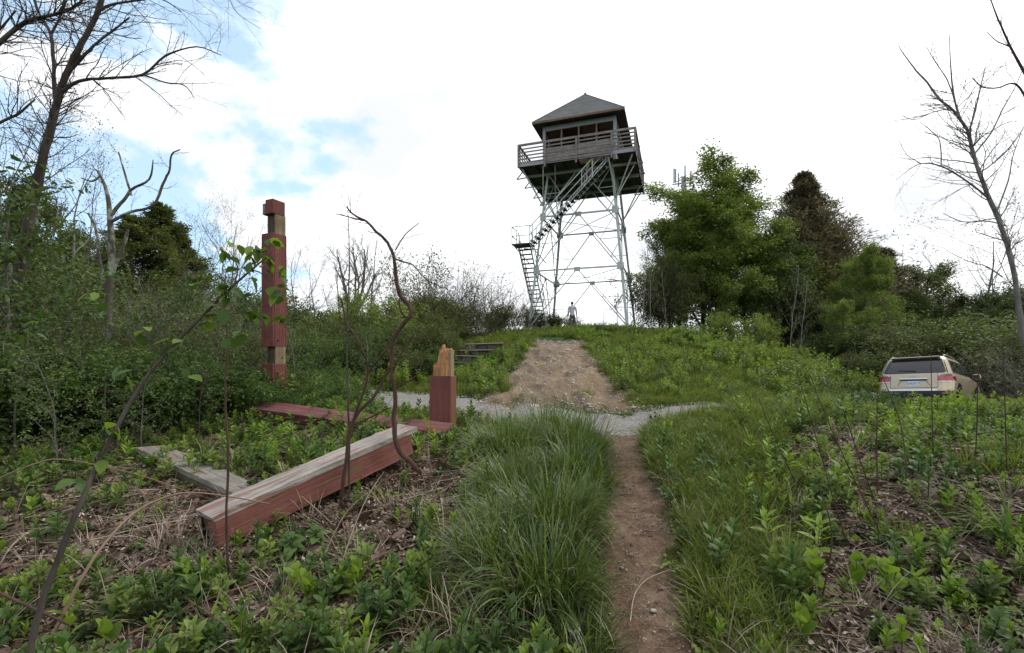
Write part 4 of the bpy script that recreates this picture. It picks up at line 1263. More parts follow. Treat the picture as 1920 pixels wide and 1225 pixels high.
for s_ in (-1, 1):
    T = Tubes(); T.add([(-1.75, s_ * .66, 1.70), (-1.6, s_ * .665, 1.745), (-.9, s_ * .67, 1.77), (-.2, s_ * .66, 1.745), (0, s_ * .655, 1.69)], [.018] * 5, 6); T.build('roof_rail', M['chrome'], car)
    bm = bmesh.new(); box_bm(bm, (.88, s_ * 1.05, 1.17), (.16, .22, .17), None, 0, .04); mir = bm_obj('mirror', bm, M['paint'], car)
    bm = bmesh.new(); box_bm(bm, (.797, s_ * 1.05, 1.17), (.006, .18, .13), None, 0, .0); bm_obj('mirror_glass', bm, M['plastic'], mir)
    bm = bmesh.new(); bar_bm(bm, (.88, s_ * .90, 1.12), (.88, s_ * 1.0, 1.14), .05); bm_obj('mirror_arm', bm, M['plastic'], mir)
    for x, hh in ((-1.12 + .18, 0), (-.11 + .2, 0)):
        bm = bmesh.new(); box_bm(bm, (x, s_ * .965, .98), (.18, .02, .025), None, 0, .006); bm_obj('door_handle', bm, M['chrome'], car)
    for x in (-1.42, 1.38):
        bm = bmesh.new(); bmesh.ops.create_cone(bm, segments=28, radius1=.44, radius2=.44, depth=.05, cap_ends=True, matrix=Matrix.Translation((x, s_ * .937, .40)) @ Matrix.Rotation(R(90), 4, 'X')); bm_obj('wheel_arch', bm, M['hollow'], car)
        wh = empty('wheel', (x, s_ * .87, .37)); wh.parent = car
        bm = bmesh.new()
        bmesh.ops.create_cone(bm, segments=32, radius1=.37, radius2=.37, depth=.235, cap_ends=True, matrix=Matrix.Rotation(R(90), 4, 'X'))
        bmesh.ops.bevel(bm, geom=[e for e in bm.edges if abs(e.verts[0].co.y - e.verts[1].co.y) < .001 and len(e.link_faces) == 2 and e.calc_length() < .2], offset=.03, segments=2, affect='EDGES')
        bm_obj('tyre', bm, M['tyre'], wh)
        bm = bmesh.new(); bmesh.ops.create_cone(bm, segments=24, radius1=.235, radius2=.235, depth=.01, cap_ends=True, matrix=Matrix.Translation((0, s_ * .121, 0)) @ Matrix.Rotation(R(90), 4, 'X'))
        bm_obj('rim_back', bm, M['hollow'], wh)
        bm = bmesh.new()
        for i in range(5):
            a_ = i / 5 * 6.2832; bar_bm(bm, (0, s_ * .13, 0), (.22 * math.cos(a_), s_ * .13, .22 * math.sin(a_)), .05, .02)
        for i in range(24):
            a_ = i / 24 * 6.2832; b__ = (i + 1) / 24 * 6.2832
            bar_bm(bm, (.23 * math.cos(a_), s_ * .13, .23 * math.sin(a_)), (.23 * math.cos(b__), s_ * .13, .23 * math.sin(b__)), .02, .02)
        bm_obj('rim', bm, M['chrome'], wh)
# ------------------------------------------------------------------ plants: growth
def nrm3(x, y, z):
    l = math.sqrt(x * x + y * y + z * z) or 1e-9
    return (x / l, y / l, z / l)
def grow(T, rng, p, d, L_, r_, lvl, S, tips, taper=.45):
    """recursive branch; S = list of per-level dicts; tips collects (point, dir, level)"""
    s = S[lvl]; n = s['n']; w_ = s['wob']; up = s['up']
    pts = [p]; st = L_ / n; x, y, z = p; dx, dy, dz = d
    dirs = [d]
    for i in range(n):
        dx, dy, dz = nrm3(dx + rng.gauss(0, w_), dy + rng.gauss(0, w_), dz + rng.gauss(0, w_) + up)
        x += dx * st; y += dy * st; z += dz * st
        pts.append((x, y, z)); dirs.append((dx, dy, dz))
    last = lvl == len(S) - 1
    tp = .15 if last else s.get('tp', taper)
    T.add(pts, [r_ * (1 - (1 - tp) * i / n) for i in range(n + 1)], s['sides'])
    if lvl >= s.get('leaf', 99) or s.get('tip'):
        for i in range(1, n + 1): tips.append((pts[i], dirs[i], lvl))
    if last: return
    c = s['kids']; az = rng.uniform(0, 6.283)
    for k in range(c):
        t = s['t0'] + (s.get('t1', 1) - s['t0']) * (k + rng.random() * .8) / c
        f = t * n; i = min(int(f), n - 1); f -= i
        a, b2 = pts[i], pts[i + 1]
        q_ = (a[0] + (b2[0] - a[0]) * f, a[1] + (b2[1] - a[1]) * f, a[2] + (b2[2] - a[2]) * f)
        ddx, ddy, ddz = dirs[i + 1]
        az += 2.4 + rng.uniform(-.5, .5)
        an = s['ang'] * rng.uniform(.75, 1.25)
        # frame
        if abs(ddz) < .9: ux, uy, uz = nrm3(-ddy, ddx, 0)
        else: ux, uy, uz = (1, 0, 0)
        vx, vy, vz = (ddy * uz - ddz * uy, ddz * ux - ddx * uz, ddx * uy - ddy * ux)
        ca, sa = math.cos(az), math.sin(az); cn, sn = math.cos(an), math.sin(an)
        nd = nrm3(ddx * cn + (ux * ca + vx * sa) * sn, ddy * cn + (uy * ca + vy * sa) * sn, ddz * cn + (uz * ca + vz * sa) * sn)
        grow(T, rng, q_, nd, L_ * s['ratio'] * rng.uniform(.7, 1.15) * max(1 - s.get('short', .35) * t, .03), r_ * (1 - (1 - tp) * t) * s['rr'], lvl + 1, S, tips)

def leaf_quads(P0, D, n_per, size, spread, seed, asp=.5, droop=.25, follow=.5, two=False):
    """leaves around points P0 with directions D -> verts, quads, tint"""
    r_ = np.random.RandomState(seed)
    P0 = np.repeat(np.asarray(P0, float), n_per, 0); D = np.repeat(np.asarray(D, float), n_per, 0)
    n = len(P0)
    c = P0 + r_.normal(0, spread, (n, 3))
    a = unit(D * follow + r_.normal(0, .6, (n, 3)) - np.array([0, 0, droop]))
    up = unit(r_.normal(0, .55, (n, 3)) + np.array([0, 0, 1.0]))
    b_ = unit(np.cross(a, up)); nn = np.cross(b_, a)
    s = size * r_.uniform(.6, 1.25, (n, 1))
    w_ = s * asp * .5
    base = c; tip = c + a * s - nn * s * .10
    l = c + a * s * .45 - b_ * w_ + nn * s * .09; rr = c + a * s * .45 + b_ * w_ + nn * s * .09
    cl = fbm(P0[:, 0] * 1.7 + 5 + P0[:, 2] * .9, P0[:, 1] * 1.7 - P0[:, 2] * 1.3, 2)
    t = np.clip(.45 + cl * .55 + r_.normal(0, .16, n), 0, 1)
    if not two:
        V = np.stack([base, l, tip, rr], 1).reshape(-1, 3)
        Q = np.arange(n * 4).reshape(-1, 4)
        return V, Q, np.repeat(t, 4)
    l2 = c + a * s * .75 - b_ * w_ * .7 + nn * s * .03; r2 = c + a * s * .75 + b_ * w_ * .7 + nn * s * .03
    m_ = c + a * s * .5 - nn * s * .02
    l = c + a * s * .3 - b_ * w_ + nn * s * .07; rr = c + a * s * .3 + b_ * w_ + nn * s * .07
    V = np.stack([base, l, l2, tip, m_, rr, r2], 1).reshape(-1, 3)
    k = np.arange(n)[:, None] * 7
    Q = np.concatenate([k + np.array([0, 1, 2, 4]), k + np.array([4, 2, 3, 4])[[0, 1, 2, 0]] * 0 + k * 0 + np.array([4, 6, 5, 0])], 1).reshape(-1, 4)
    T3 = np.concatenate([k + np.array([4, 2, 3]), k + np.array([4, 3, 6])], 1).reshape(-1, 3)
    Q = np.concatenate([k + np.array([0, 1, 2, 4]), k + np.array([0, 4, 6, 5])], 1).reshape(-1, 4)
    return V, (Q, T3), np.repeat(t, 7)

def leaf_obj(name, tips, n_per, size, spread, seed, mat_, parent, two=False, **k):
    P0 = [t[0] for t in tips]; D = [t[1] for t in tips]
    V, Q, t = leaf_quads(P0, D, n_per, size, spread, seed, two=two, **k)
    if two: me = mesh_np(name, V, Q[0], Q[1], tint=t)
    else: me = mesh_np(name, V, Q, tint=t)
    o = link(name, me, parent, mat_)
    return tag(o, kind='stuff')

def thin(tips, keep, rng):
    return [t for t in tips if rng.random() < keep]

PROTO = {}
def proto(key, name, seed, h, r_, S, bark, leafm=None, stems=1, n_per=3, size=.1, spread=.08, lean=.05, keep=1.0, two=False, minlvl=1, asp=.5, fan=.0, **lk):
    """unit-placed tree or shrub standing at the origin; kept as the source for copies"""
    rng = random.Random(seed)
    root = bpy.data.objects.new(name, None); root.empty_display_size = .3
    COL.objects.link(root)
    T = Tubes(); tips = []
    for i in range(stems):
        a = rng.uniform(0, 6.283) if stems > 1 else 0
        rad = fan * .25 * rng.random() ** .5
        ln = fan * rng.uniform(.15, 1) if stems > 1 else lean
        grow(T, rng, (rad * math.cos(a), rad * math.sin(a), -.1), nrm3(math.cos(a) * ln, math.sin(a) * ln, 1), h * rng.uniform(.65, 1.0) if stems > 1 else h, r_ * (rng.uniform(.6, 1) if stems > 1 else 1), 0, S, tips)
    tips = [t for t in tips if t[2] >= minlvl]
    b_ = T.build('trunk' if stems == 1 else 'stems', M[bark], root)
    if leafm:
        leaf_obj('crown' if stems == 1 else 'foliage', thin(tips, keep, rng), n_per, size, spread, seed, M[leafm], root, two, asp=asp, **lk)
    PROTO[key] = dict(root=root, h=h, kids=list(root.children), used=False)
    return root
def put(key, px, d, top=None, h=None, label='', cat='tree', group=None, rz=None, name=None, wx=1.0, dx=0):
    pr_ = PROTO[key]
    x = (px - 960) / 900 * d + dx; z = gz(x, d)
    if top is not None: h = EYE - (top - 680) / 900 * d - z
    s = h / pr_['h']
    rz = rng0.uniform(0, 6.28) if rz is None else rz
    loc = (x, d, z - .05)
    if not pr_['used']:
        o = pr_['root']; pr_['used'] = True
        o.location = loc; o.rotation_euler = (0, 0, rz); o.scale = (s * wx, s * wx, s)
    else:
        o = copy_tree(pr_['root'], loc, rz, (s * wx, s * wx, s), children=pr_['kids'])
        if 'group' in o: del o['group']
    if name: o.name = name
    o['label'] = label; o['category'] = cat
    if group: o['group'] = group
    return o

def lev(n, wob, up, kids, ratio, ang, t0, rr, sides, leaf=99, short=.35, **kw):
    return dict(kw, n=n, wob=wob, up=up, kids=kids, ratio=ratio, ang=ang, t0=t0, rr=rr, sides=sides, leaf=leaf, short=short)
# bare trees
def S_bare(k1=9, k2=7, k3=6, k4=3): return [lev(9, .07, .03, k1, .55, .75, .28, .5, 7, tp=.12), lev(6, .12, .05, k2, .5, .7, .2, .55, 5), lev(5, .16, .05, k3, .5, .7, .15, .6, 4, 0), lev(4, .2, .04, k4, .5, .7, .2, .6, 3, 0), lev(3, .2, .03, 0, 0, 0, 0, 0, 3, 0)]
proto('bareA', 'bare_tree', 21, 9, .13, S_bare(10, 7, 6, 3), 'bark_grey', 'bush_olive', n_per=1, size=.07, spread=.05, keep=.20, minlvl=3)
proto('bareB', 'bare_tree', 22, 8, .10, S_bare(8, 7, 6, 3), 'bark_grey', 'bush_olive', n_per=1, size=.07, spread=.05, keep=.35, minlvl=3)
Sf = [lev(4, .06, .02, 5, 1.15, .42, .55, .7, 7), lev(7, .10, .07, 7, .48, .55, .2, .55, 5), lev(5, .15, .06, 6, .5, .6, .2, .6, 4), lev(4, .18, .05, 4, .5, .6, .2, .6, 3), lev(3, .2, .03, 0, 0, 0, 0, 0, 3)]
proto('bareF', 'bare_tree', 23, 4.2, .24, Sf, 'bark_grey')
PROTO['bareF']['h'] = 8.6
Sv = [lev(8, .05, .03, 14, .32, .7, .2, .5, 4), lev(4, .15, .06, 3, .5, .6, .3, .6, 3, 0), lev(3, .2, .0, 0, 0, 0, 0, 0, 3, 0)]
proto('leafsap', 'leafy_sapling', 38, 3, .02, [lev(8, .07, .03, 16, .34, .85, .12, .5, 5), lev(5, .16, .05, 4, .5, .7, .2, .6, 3, 0), lev(3, .2, 0, 0, 0, 0, 0, 0, 3, 0)], 'bark_dark', 'forb_dark', n_per=3, size=.085, spread=.04, two=True, minlvl=1)
proto('leafsapB', 'leafy_sapling', 39, 3, .02, [lev(8, .10, .03, 18, .36, .9, .08, .5, 5), lev(5, .16, .05, 4, .5, .7, .2, .6, 3, 0), lev(3, .2, 0, 0, 0, 0, 0, 0, 3, 0)], 'bark_grey', 'bush', n_per=4, size=.07, spread=.05, two=True, minlvl=1)
proto('sapling', 'bare_sapling', 24, 4, .022, Sv, 'bark_grey', 'bush_olive', n_per=1, size=.07, spread=.03, keep=.35, minlvl=1)
# thicket shrubs
def S_shrub(k1=8, k2=6, up=.05): return [lev(6, .16, up, k1, .42, .8, .2, .5, 4), lev(4, .2, .04, k2, .55, .8, .1, .6, 3, 0), lev(3, .22, .02, 0, 0, 0, 0, 0, 3, 0)]
proto('shrubA', 'shrub', 31, 2.5, .018, S_shrub(), 'bark_dark', 'bush', stems=16, n_per=3, size=.075, spread=.04, fan=.65, two=True, minlvl=1)
proto('shrubB', 'shrub', 32, 2.5, .016, S_shrub(8, 5), 'bark_pale', 'bush_olive', stems=18, n_per=2, size=.06, spread=.05, fan=.7, two=True, minlvl=1, keep=.75)
proto('shrubC', 'shrub', 33, 1.6, .012, S_shrub(8, 6), 'twig_green', 'forb_dark', stems=18, n_per=3, size=.075, spread=.04, fan=.9, two=True, minlvl=1)
proto('shrubD', 'shrub', 34, 2.5, .018, S_shrub(9, 7, .08), 'bark_dark', 'bush_olive', stems=18, n_per=3, size=.11, spread=.06, fan=.6, minlvl=1, asp=.3)
proto('shrubE', 'shrub', 35, 2.2, .016, S_shrub(8, 7), 'bark_dark', 'maple', stems=14, n_per=4, size=.075, spread=.06, fan=.6, minlvl=1)
proto('brush', 'bare_brush', 36, 2.5, .014, S_shrub(10, 6, .10), 'bark_pale', 'bush_olive', stems=16, n_per=1, size=.05, spread=.03, fan=.5, keep=.22, minlvl=2)
# trees in leaf
def S_tree(): return [lev(8, .05, .04, 22, .42, 1.0, .17, .40, 7, short=.62, tp=.12), lev(6, .12, .03, 9, .48, .75, .15, .5, 5), lev(4, .16, .02, 6, .5, .7, .15, .6, 3, 0), lev(3, .2, .0, 0, 0, 0, 0, 0, 3, 0)]
proto('mapleA', 'leafy_tree', 41, 10, .16, S_tree(), 'bark_dark', 'maple', n_per=12, size=.125, spread=.15, minlvl=2)
proto('mapleB', 'leafy_tree', 42, 10, .15, S_tree(), 'bark_dark', 'maple', n_per=12, size=.125, spread=.15, minlvl=2)
Sm = [lev(5, .08, .05, 10, .62, .6, .06, .6, 6, short=.3), lev(7, .10, .06, 10, .44, .7, .3, .5, 5), lev(4, .16, .03, 6, .5, .7, .15, .6, 3, 0), lev(3, .2, .0, 0, 0, 0, 0, 0, 3, 0)]
proto('clump', 'leafy_tree', 43, 7.6, .14, Sm, 'bark_dark', 'maple', n_per=12, size=.125, spread=.15, minlvl=2)
PROTO['clump']['h'] = 10.2
proto('oliveT', 'leafy_tree', 44, 9, .14, S_tree(), 'bark_dark', 'bush', n_per=5, size=.15, spread=.16, minlvl=2)
# conifer: whorled drooping branches
def S_con(a=1.2, nb=170): return [lev(14, .012, .03, nb, .40, a, .03, .24, 6, short=1.0, t1=.97, tp=.06), lev(6, .06, .07, 13, .36, .7, .10, .5, 4, 0), lev(3, .12, .0, 0, 0, 0, 0, 0, 3, 0)]
proto('conA', 'evergreen_tree', 51, 10, .15, S_con(1.15, 95), 'bark_dark', 'needle', n_per=6, size=.17, spread=.07, minlvl=1, asp=.28, follow=1.2, droop=.1)
proto('conB', 'evergreen_tree', 52, 10, .15, S_con(.95), 'bark_dark', 'needle_brown', n_per=9, size=.17, spread=.07, minlvl=1, asp=.22, follow=1.2, droop=.0)

# ------------------------------------------------------------------ placing: right-hand trees
put('mapleA', 1345, 34, 338, label='tall fresh green tree, highest of the leafy clump right of the tower', wx=1.55, rz=.4)
put('clump', 1272, 33, 392, label='rounded green tree nearest the tower, with several dark trunks', wx=1.25, rz=1.7)
put('mapleB', 1412, 35, 352, label='broad green tree beside the brown conifer', wx=1.5, rz=2.2)
put('clump', 1335, 31, 420, label='many-stemmed green tree in front of the tallest one', wx=1.25, rz=4.0)
put('shrubD', 1232, 29, 478, label='thin grey-green shrub between tower legs and green trees', cat='shrub', wx=.75)
put('conB', 1522, 36, 296, label='tall brown needled conifer with pointed top', wx=1.35, rz=1.0)
put('conB', 1598, 40, 398, label='sparse grey-brown conifer behind the pointed one', wx=1.8, rz=2.5)
put('conB', 1640, 41, 470, label='low fading brown conifer at the right edge of the dark group', wx=1.9, rz=3.9)
put('conA', 1490, 35, 470, label='dark evergreen low between the leafy trees', wx=1.9)
put('conA', 1560, 33, 560, label='dark evergreen filling under the brown conifer', wx=1.6)
put('mapleB', 1604, 29, 470, label='bright green tree overlapping the brown conifer', wx=.9, rz=.3)
put('clump', 1590, 25.5, 555, label='low bright green tree above the dark hollow', wx=1.2, rz=2.9)
put('oliveT', 1462, 31, 455, label='dull green slender tree between green clump and conifer', wx=1.1)
put('shrubE', 1352, 24, 585, label='bright green bush below the tallest leafy tree', cat='shrub', wx=1.0)
put('shrubE', 1425, 23, 588, label='bright green feathery bush left of the dark hollow', cat='shrub', wx=.95)
put('shrubE', 1505, 21, 648, label='small green sapling bush by the dark hollow', cat='shrub', wx=.7)
put('clump', 1318, 36, 372, label='green crown filling between the tallest tree and the tower side', wx=1.2, rz=5.0)
put('mapleB', 1375, 32, 400, label='green tree low in the middle of the leafy clump', wx=1.5, rz=3.3)
put('clump', 1255, 30, 470, label='low green tree at the left foot of the leafy clump', wx=1.2, rz=.2)
put('sapling', 1480, 22, 490, label='pale leafless sapling standing before the conifers')
put('sapling', 1500, 23, 520, label='second pale leafless sapling before the conifers')
put('oliveT', 1730, 33, 512, label='round dull green tree left of the big bare tree', wx=1.0)
put('oliveT', 1800, 31, 560, label='low dull green tree behind the car', wx=1.2)
put('oliveT', 1690, 30, 575, label='low dark green tree left of the car roof', wx=1.2)
put('bareB', 1790, 38, 452, label='twiggy half-bare tree above the dull green trees', wx=1.0)
put('bareA', 1870, 30, 480, label='grey bare tree close behind the leaning trunk', wx=.8)
put('bareB', 1930, 24, 420, label='budding bare tree at the right edge behind the leaning trunk', wx=.8)
put('oliveT', 1890, 27, 560, label='dull green tree at the right edge', wx=1.1)
for i, (px, d, t_, k) in enumerate(((1500, 27, 640, 'shrubD'), (1560, 26, 620, 'shrubA'), (1620, 25, 605, 'shrubA'), (1660, 24, 600, 'shrubD'), (1710, 25, 600, 'shrubA'), (1765, 24, 590, 'shrubB'), (1820, 24.5, 590, 'shrubA'),
        (1870, 22, 600, 'shrubB'), (1925, 21, 600, 'shrubA'), (1990, 20, 590, 'shrubB'), (1960, 17, 630, 'brush'), (1900, 18.5, 640, 'brush'), (1590, 22, 660, 'shrubD'), (1640, 21.5, 655, 'shrubA'), (1540, 20.5, 690, 'shrubD'),
        (2060, 17, 560, 'shrubB'), (2050, 12, 640, 'shrubB'))):
    put(k, px, d, t_, label='dark woodland shrub in the shady wood edge behind the car', cat='shrub', group='shrubs of the wood edge behind the car', wx=1.35)
for i, (px, d, t_) in enumerate(((1560, 30, 500), (1610, 31, 520), (1675, 33, 540), (1760, 36, 560), (1840, 36, 540), (1900, 34, 530), (1960, 30, 500), (2040, 28, 480))):
    put(('conA', 'oliveT')[i % 2], px, d + 8, t_ + 30, label='dark tree in the woodland backdrop at right', group='woodland backdrop trees at right', wx=1.5)
# hill shrubs right of the dirt slope
for i, (px, d, t_, k, w_) in enumerate(((1112, 24.5, 604, 'shrubC', 1.3), (1150, 25, 606, 'shrubE', 1.4), (1190, 24, 612, 'shrubC', 1.4), (1230, 25.5, 612, 'shrubB', 1.3), (1265, 25, 620, 'shrubC', 1.3), (1305, 24, 622, 'shrubE', 1.2),
        (1140, 22.5, 622, 'shrubE', 1.5), (1185, 22, 628, 'shrubC', 1.4), (1235, 22, 634, 'shrubE', 1.4), (1290, 21, 640, 'shrubC', 1.4), (1340, 21, 646, 'shrubE', 1.3), (1385, 21, 650, 'shrubC', 1.3), (1250, 28, 606, 'shrubA', 1.2), (1200, 30, 604, 'shrubB', 1.2), (1320, 27, 612, 'shrubA', 1.2), (1400, 26, 622, 'shrubA', 1.3), (1440, 23, 655, 'shrubC', 1.3), (1095, 27, 603, 'shrubA', 1.1),
        (1070, 36, 590, 'shrubA', 1.3), (1030, 36, 580, 'shrubB', 1.3), (1005, 33.5, 572, 'shrubD', 1.3), (1040, 33, 586, 'shrubD', 1.2), (1130, 35, 600, 'shrubB', 1.3))):
    put(k, px, d, t_, label='low green shrub crowding the crest and right shoulder of the hill', cat='shrub', group='low shrubs on the hill', wx=w_)
for px, d, h_, lb in ((1590, 10.6, .75, 'low green shrub hiding the road left of the car'), (1622, 11.2, .75, 'second low green shrub left of the car'), (1650, 12.2, .7, 'low green shrub touching the left side of the car view'), (1560, 10.2, .7, 'low green shrub at the road bend left of the car'), (884, 16.9, .55, 'green shrub hiding the right end of the lowest stone step'), (912, 17.4, .6, 'green shrub beside the middle stone steps'), (938, 18.2, .5, 'green shrub at the right end of the upper stone steps')):
    put('shrubC', px, d, h=h_, label=lb, cat='shrub', wx=1.3)
for px, d, t_, lb in ((1160, 23, 520, 'thin budding sapling in front of the tower legs'), (1130, 23.5, 545, 'short budding sapling under the tower'), (1205, 26, 440, 'tall thin sapling against the right tower leg'), (1222, 27, 470, 'thin sapling just right of the tower'), (1250, 26, 500, 'thin sapling at the foot of the green trees')):
    put('sapling', px, d, t_, label=lb, wx=.9)
# ---- left of the tower
for i, (px, d, t_, k, w_, lb) in enumerate(((792, 25, 468, 'shrubB', .95, 'twiggy olive bush left of the steps, tallest of the hillside bushes'), (845, 26, 478, 'brush', 1.3, 'tall grey brush on the hillside left of the tower'), (890, 27, 480, 'brush', 1.3, 'second tall grey brush on the hillside'), (930, 28, 500, 'brush', 1.2, 'grey brush nearest the tower stair'),
        (745, 24, 510, 'brush', 1.3, 'grey brush at the left end of the hillside thicket'), (968, 29, 530, 'brush', 1.1, 'thin brush beside the stair foot'))):
    put(k, px, d, t_, label=lb, cat='shrub', wx=w_)
for i, (px, d, t_, k, w_) in enumerate(((760, 22, 545, 'shrubD', 1.2), (800, 23, 548, 'shrubD', 1.2), (845, 24, 552, 'shrubD', 1.2), (885, 24.5, 562, 'shrubB', 1.2), (925, 26, 566, 'shrubD', 1.2), (960, 27, 575, 'shrubB', 1.1), (775, 20, 580, 'shrubD', 1.2), (820, 20.5, 590, 'shrubA', 1.2), (860, 21.5, 598, 'shrubD', 1.2), (900, 23, 600, 'shrubB', 1.2), (940, 25, 602, 'shrubB', 1.1),
        (800, 17.5, 612, 'shrubD', 1.1), (835, 19.2, 618, 'shrubA', 1.0), (765, 17, 600, 'shrubA', 1.2), (800, 15.8, 645, 'shrubC', 1.1), (760, 15.2, 640, 'shrubD', 1.1), (720, 16, 600, 'shrubA', 1.2), (985, 29, 590, 'shrubB', 1.0))):
    put(k, px, d, t_, label='dense green shrub on the hillside left of the stone steps', cat='shrub', group='hillside shrubs left of the steps', wx=w_)
# ---- centre-left background
put('bareF', 648, 27, 408, label='tall pale bare tree forking low, behind the crooked sapling', wx=.9, rz=.8)
put('bareA', 700, 30, 440, label='bare tree right of the pale forked one', wx=.8)
put('bareB', 560, 25, 462, label='small bare tree just right of the tall red post', wx=.8)
put('bareB', 598, 27, 480, label='second bare tree right of the tall red post', wx=.7)
put('bareA', 440, 30, 415, label='upright bare tree left of the tall red post', wx=.8)
put('bareB', 405, 28, 425, label='thin bare tree by the dark evergreens', wx=.8)
put('bareA', 372, 33, 440, label='greyish bare tree beyond the dark evergreens', wx=.8)
put('bareB', 640, 33, 470, label='faint bare tree behind the pale forked one', wx=1.0)
put('shrubE', 708, 19, 556, label='bright green bush beyond the road', cat='shrub', wx=1.2)
put('clump', 655, 25, 545, label='leafy young tree beyond the road', wx=.9)
put('conA', 302, 24, 372, label='tall dark evergreen, highest at left', wx=1.7)
put('conA', 245, 22.5, 395, label='dark evergreen behind the dead lichened tree', wx=1.8)
put('conA', 345, 26, 432, label='dark evergreen at the right of the left group', wx=1.3)
put('oliveT', 170, 21, 450, label='olive green tree left of the dark evergreens', wx=1.0)
put('oliveT', 95, 17, 395, label='olive tree behind the leaning trunk', wx=.9)
put('oliveT', -20, 14, 330, label='olive tree at the left picture edge', wx=.9)
put('bareB', 130, 15, 290, label='budding bare tree behind the leaning trunk', wx=.8)
put('bareB', 45, 13, 220, label='budding bare tree at the left edge', wx=.8)
for i, (px, d, t_, k, w_) in enumerate(((520, 22, 560, 'shrubA', 1.3), (575, 21, 575, 'shrubD', 1.3), (625, 20, 585, 'shrubA', 1.3), (670, 19, 590, 'shrubD', 1.3), (470, 21, 545, 'shrubA', 1.3), (420, 22, 535, 'shrubD', 1.3), (370, 22, 520, 'shrubB', 1.3), (310, 20, 550, 'shrubA', 1.3), (250, 18, 550, 'shrubB', 1.3), (180, 17, 550, 'shrubA', 1.3), (110, 16, 530, 'shrubB', 1.3), (40, 15, 470, 'shrubA', 1.3), (-40, 14, 450, 'shrubB', 1.3), (-130, 14, 430, 'shrubA', 1.3),
        (560, 17, 610, 'shrubA', 1.2), (610, 16.5, 620, 'shrubC', 1.2), (650, 16, 625, 'shrubA', 1.2), (700, 15.5, 628, 'shrubC', 1.2), (505, 17, 600, 'shrubB', 1.2), (455, 17, 590, 'shrubA', 1.2), (400, 17, 585, 'shrubB', 1.2), (590, 30, 590, 'shrubA', 1.6), (650, 31, 590, 'shrubA', 1.6), (530, 30, 580, 'shrubA', 1.6), (460, 30, 570, 'shrubA', 1.6), (710, 30, 580, 'shrubA', 1.6))):
    put(k, px, d, t_, label='woodland shrub in the thicket beyond the road at left', cat='shrub', group='shrubs beyond the road at left', wx=w_)
near = ((-150, 9, 480, 'shrubB'), (-60, 8.5, 520, 'shrubA'), (20, 8.5, 500, 'shrubB'), (85, 9, 530, 'shrubA'), (140, 10, 560, 'brush'), (150, 8.6, 610, 'shrubB'), (215, 9.5, 610, 'shrubA'), (255, 10.5, 545, 'brush'), (270, 8.6, 590, 'shrubB'), (320, 9.6, 560, 'shrubB'), (365, 10.3, 560, 'brush'), (390, 9, 610, 'shrubA'), (440, 10, 600, 'shrubB'), (470, 11, 570, 'brush'),
        (20, 6.6, 610, 'shrubC'), (90, 6.8, 620, 'shrubB'), (-60, 6.2, 600, 'shrubB'), (160, 6.9, 640, 'shrubC'), (230, 7.0, 640, 'shrubB'), (300, 7.2, 650, 'shrubC'), (365, 7.6, 660, 'shrubB'), (425, 8.0, 660, 'shrubC'),
        (110, 7.8, 560, 'brush'), (340, 8.6, 600, 'brush'), (330, 12.5, 500, 'brush'), (450, 12, 540, 'brush'), (560, 9.6, 690, 'shrubC'), (610, 9.0, 705, 'shrubC'), (655, 10, 700, 'shrubC'), (590, 11, 670, 'shrubC'), (470, 7.9, 715, 'shrubC'), (540, 8.1, 725, 'shrubC'))
for i, (px, d, t_, k) in enumerate(near):
    put(k, px, d, t_, label='leafy shrub of the dense near thicket left of the red posts', cat='shrub', group='near thicket shrubs at left', wx=1.15 if k != 'shrubC' else 1.3)

for i, (px, d, t_, k) in enumerate(((-120, 6.2, 330, 'leafsapB'), (-50, 6.8, 300, 'leafsap'), (15, 7.2, 350, 'leafsapB'), (60, 8.5, 420, 'leafsap'), (105, 6.6, 500, 'leafsap'), (140, 9, 500, 'leafsapB'), (250, 8.2, 600, 'leafsap'), (300, 9, 540, 'leafsapB'), (320, 7.0, 600, 'leafsap'), (355, 9.5, 560, 'leafsap'), (400, 8.4, 560, 'leafsapB'), (440, 9.5, 555, 'leafsap'), (475, 10.5, 530, 'leafsapB'),
        (30, 5.4, 600, 'leafsap'), (110, 5.3, 650, 'leafsapB'), (200, 5.6, 660, 'leafsap'), (265, 5.9, 680, 'leafsapB'), (375, 6.6, 650, 'leafsap'), (555, 9.5, 610, 'leafsapB'), (600, 10, 640, 'leafsap'), (690, 13.8, 620, 'leafsapB'), (-40, 9.5, 380, 'leafsap'), (380, 11.5, 520, 'leafsap'))):
    put(k, px, d, t_, label='leafy sapling', cat='sapling', group='leafy saplings standing up from the near thicket', wx=1.15)
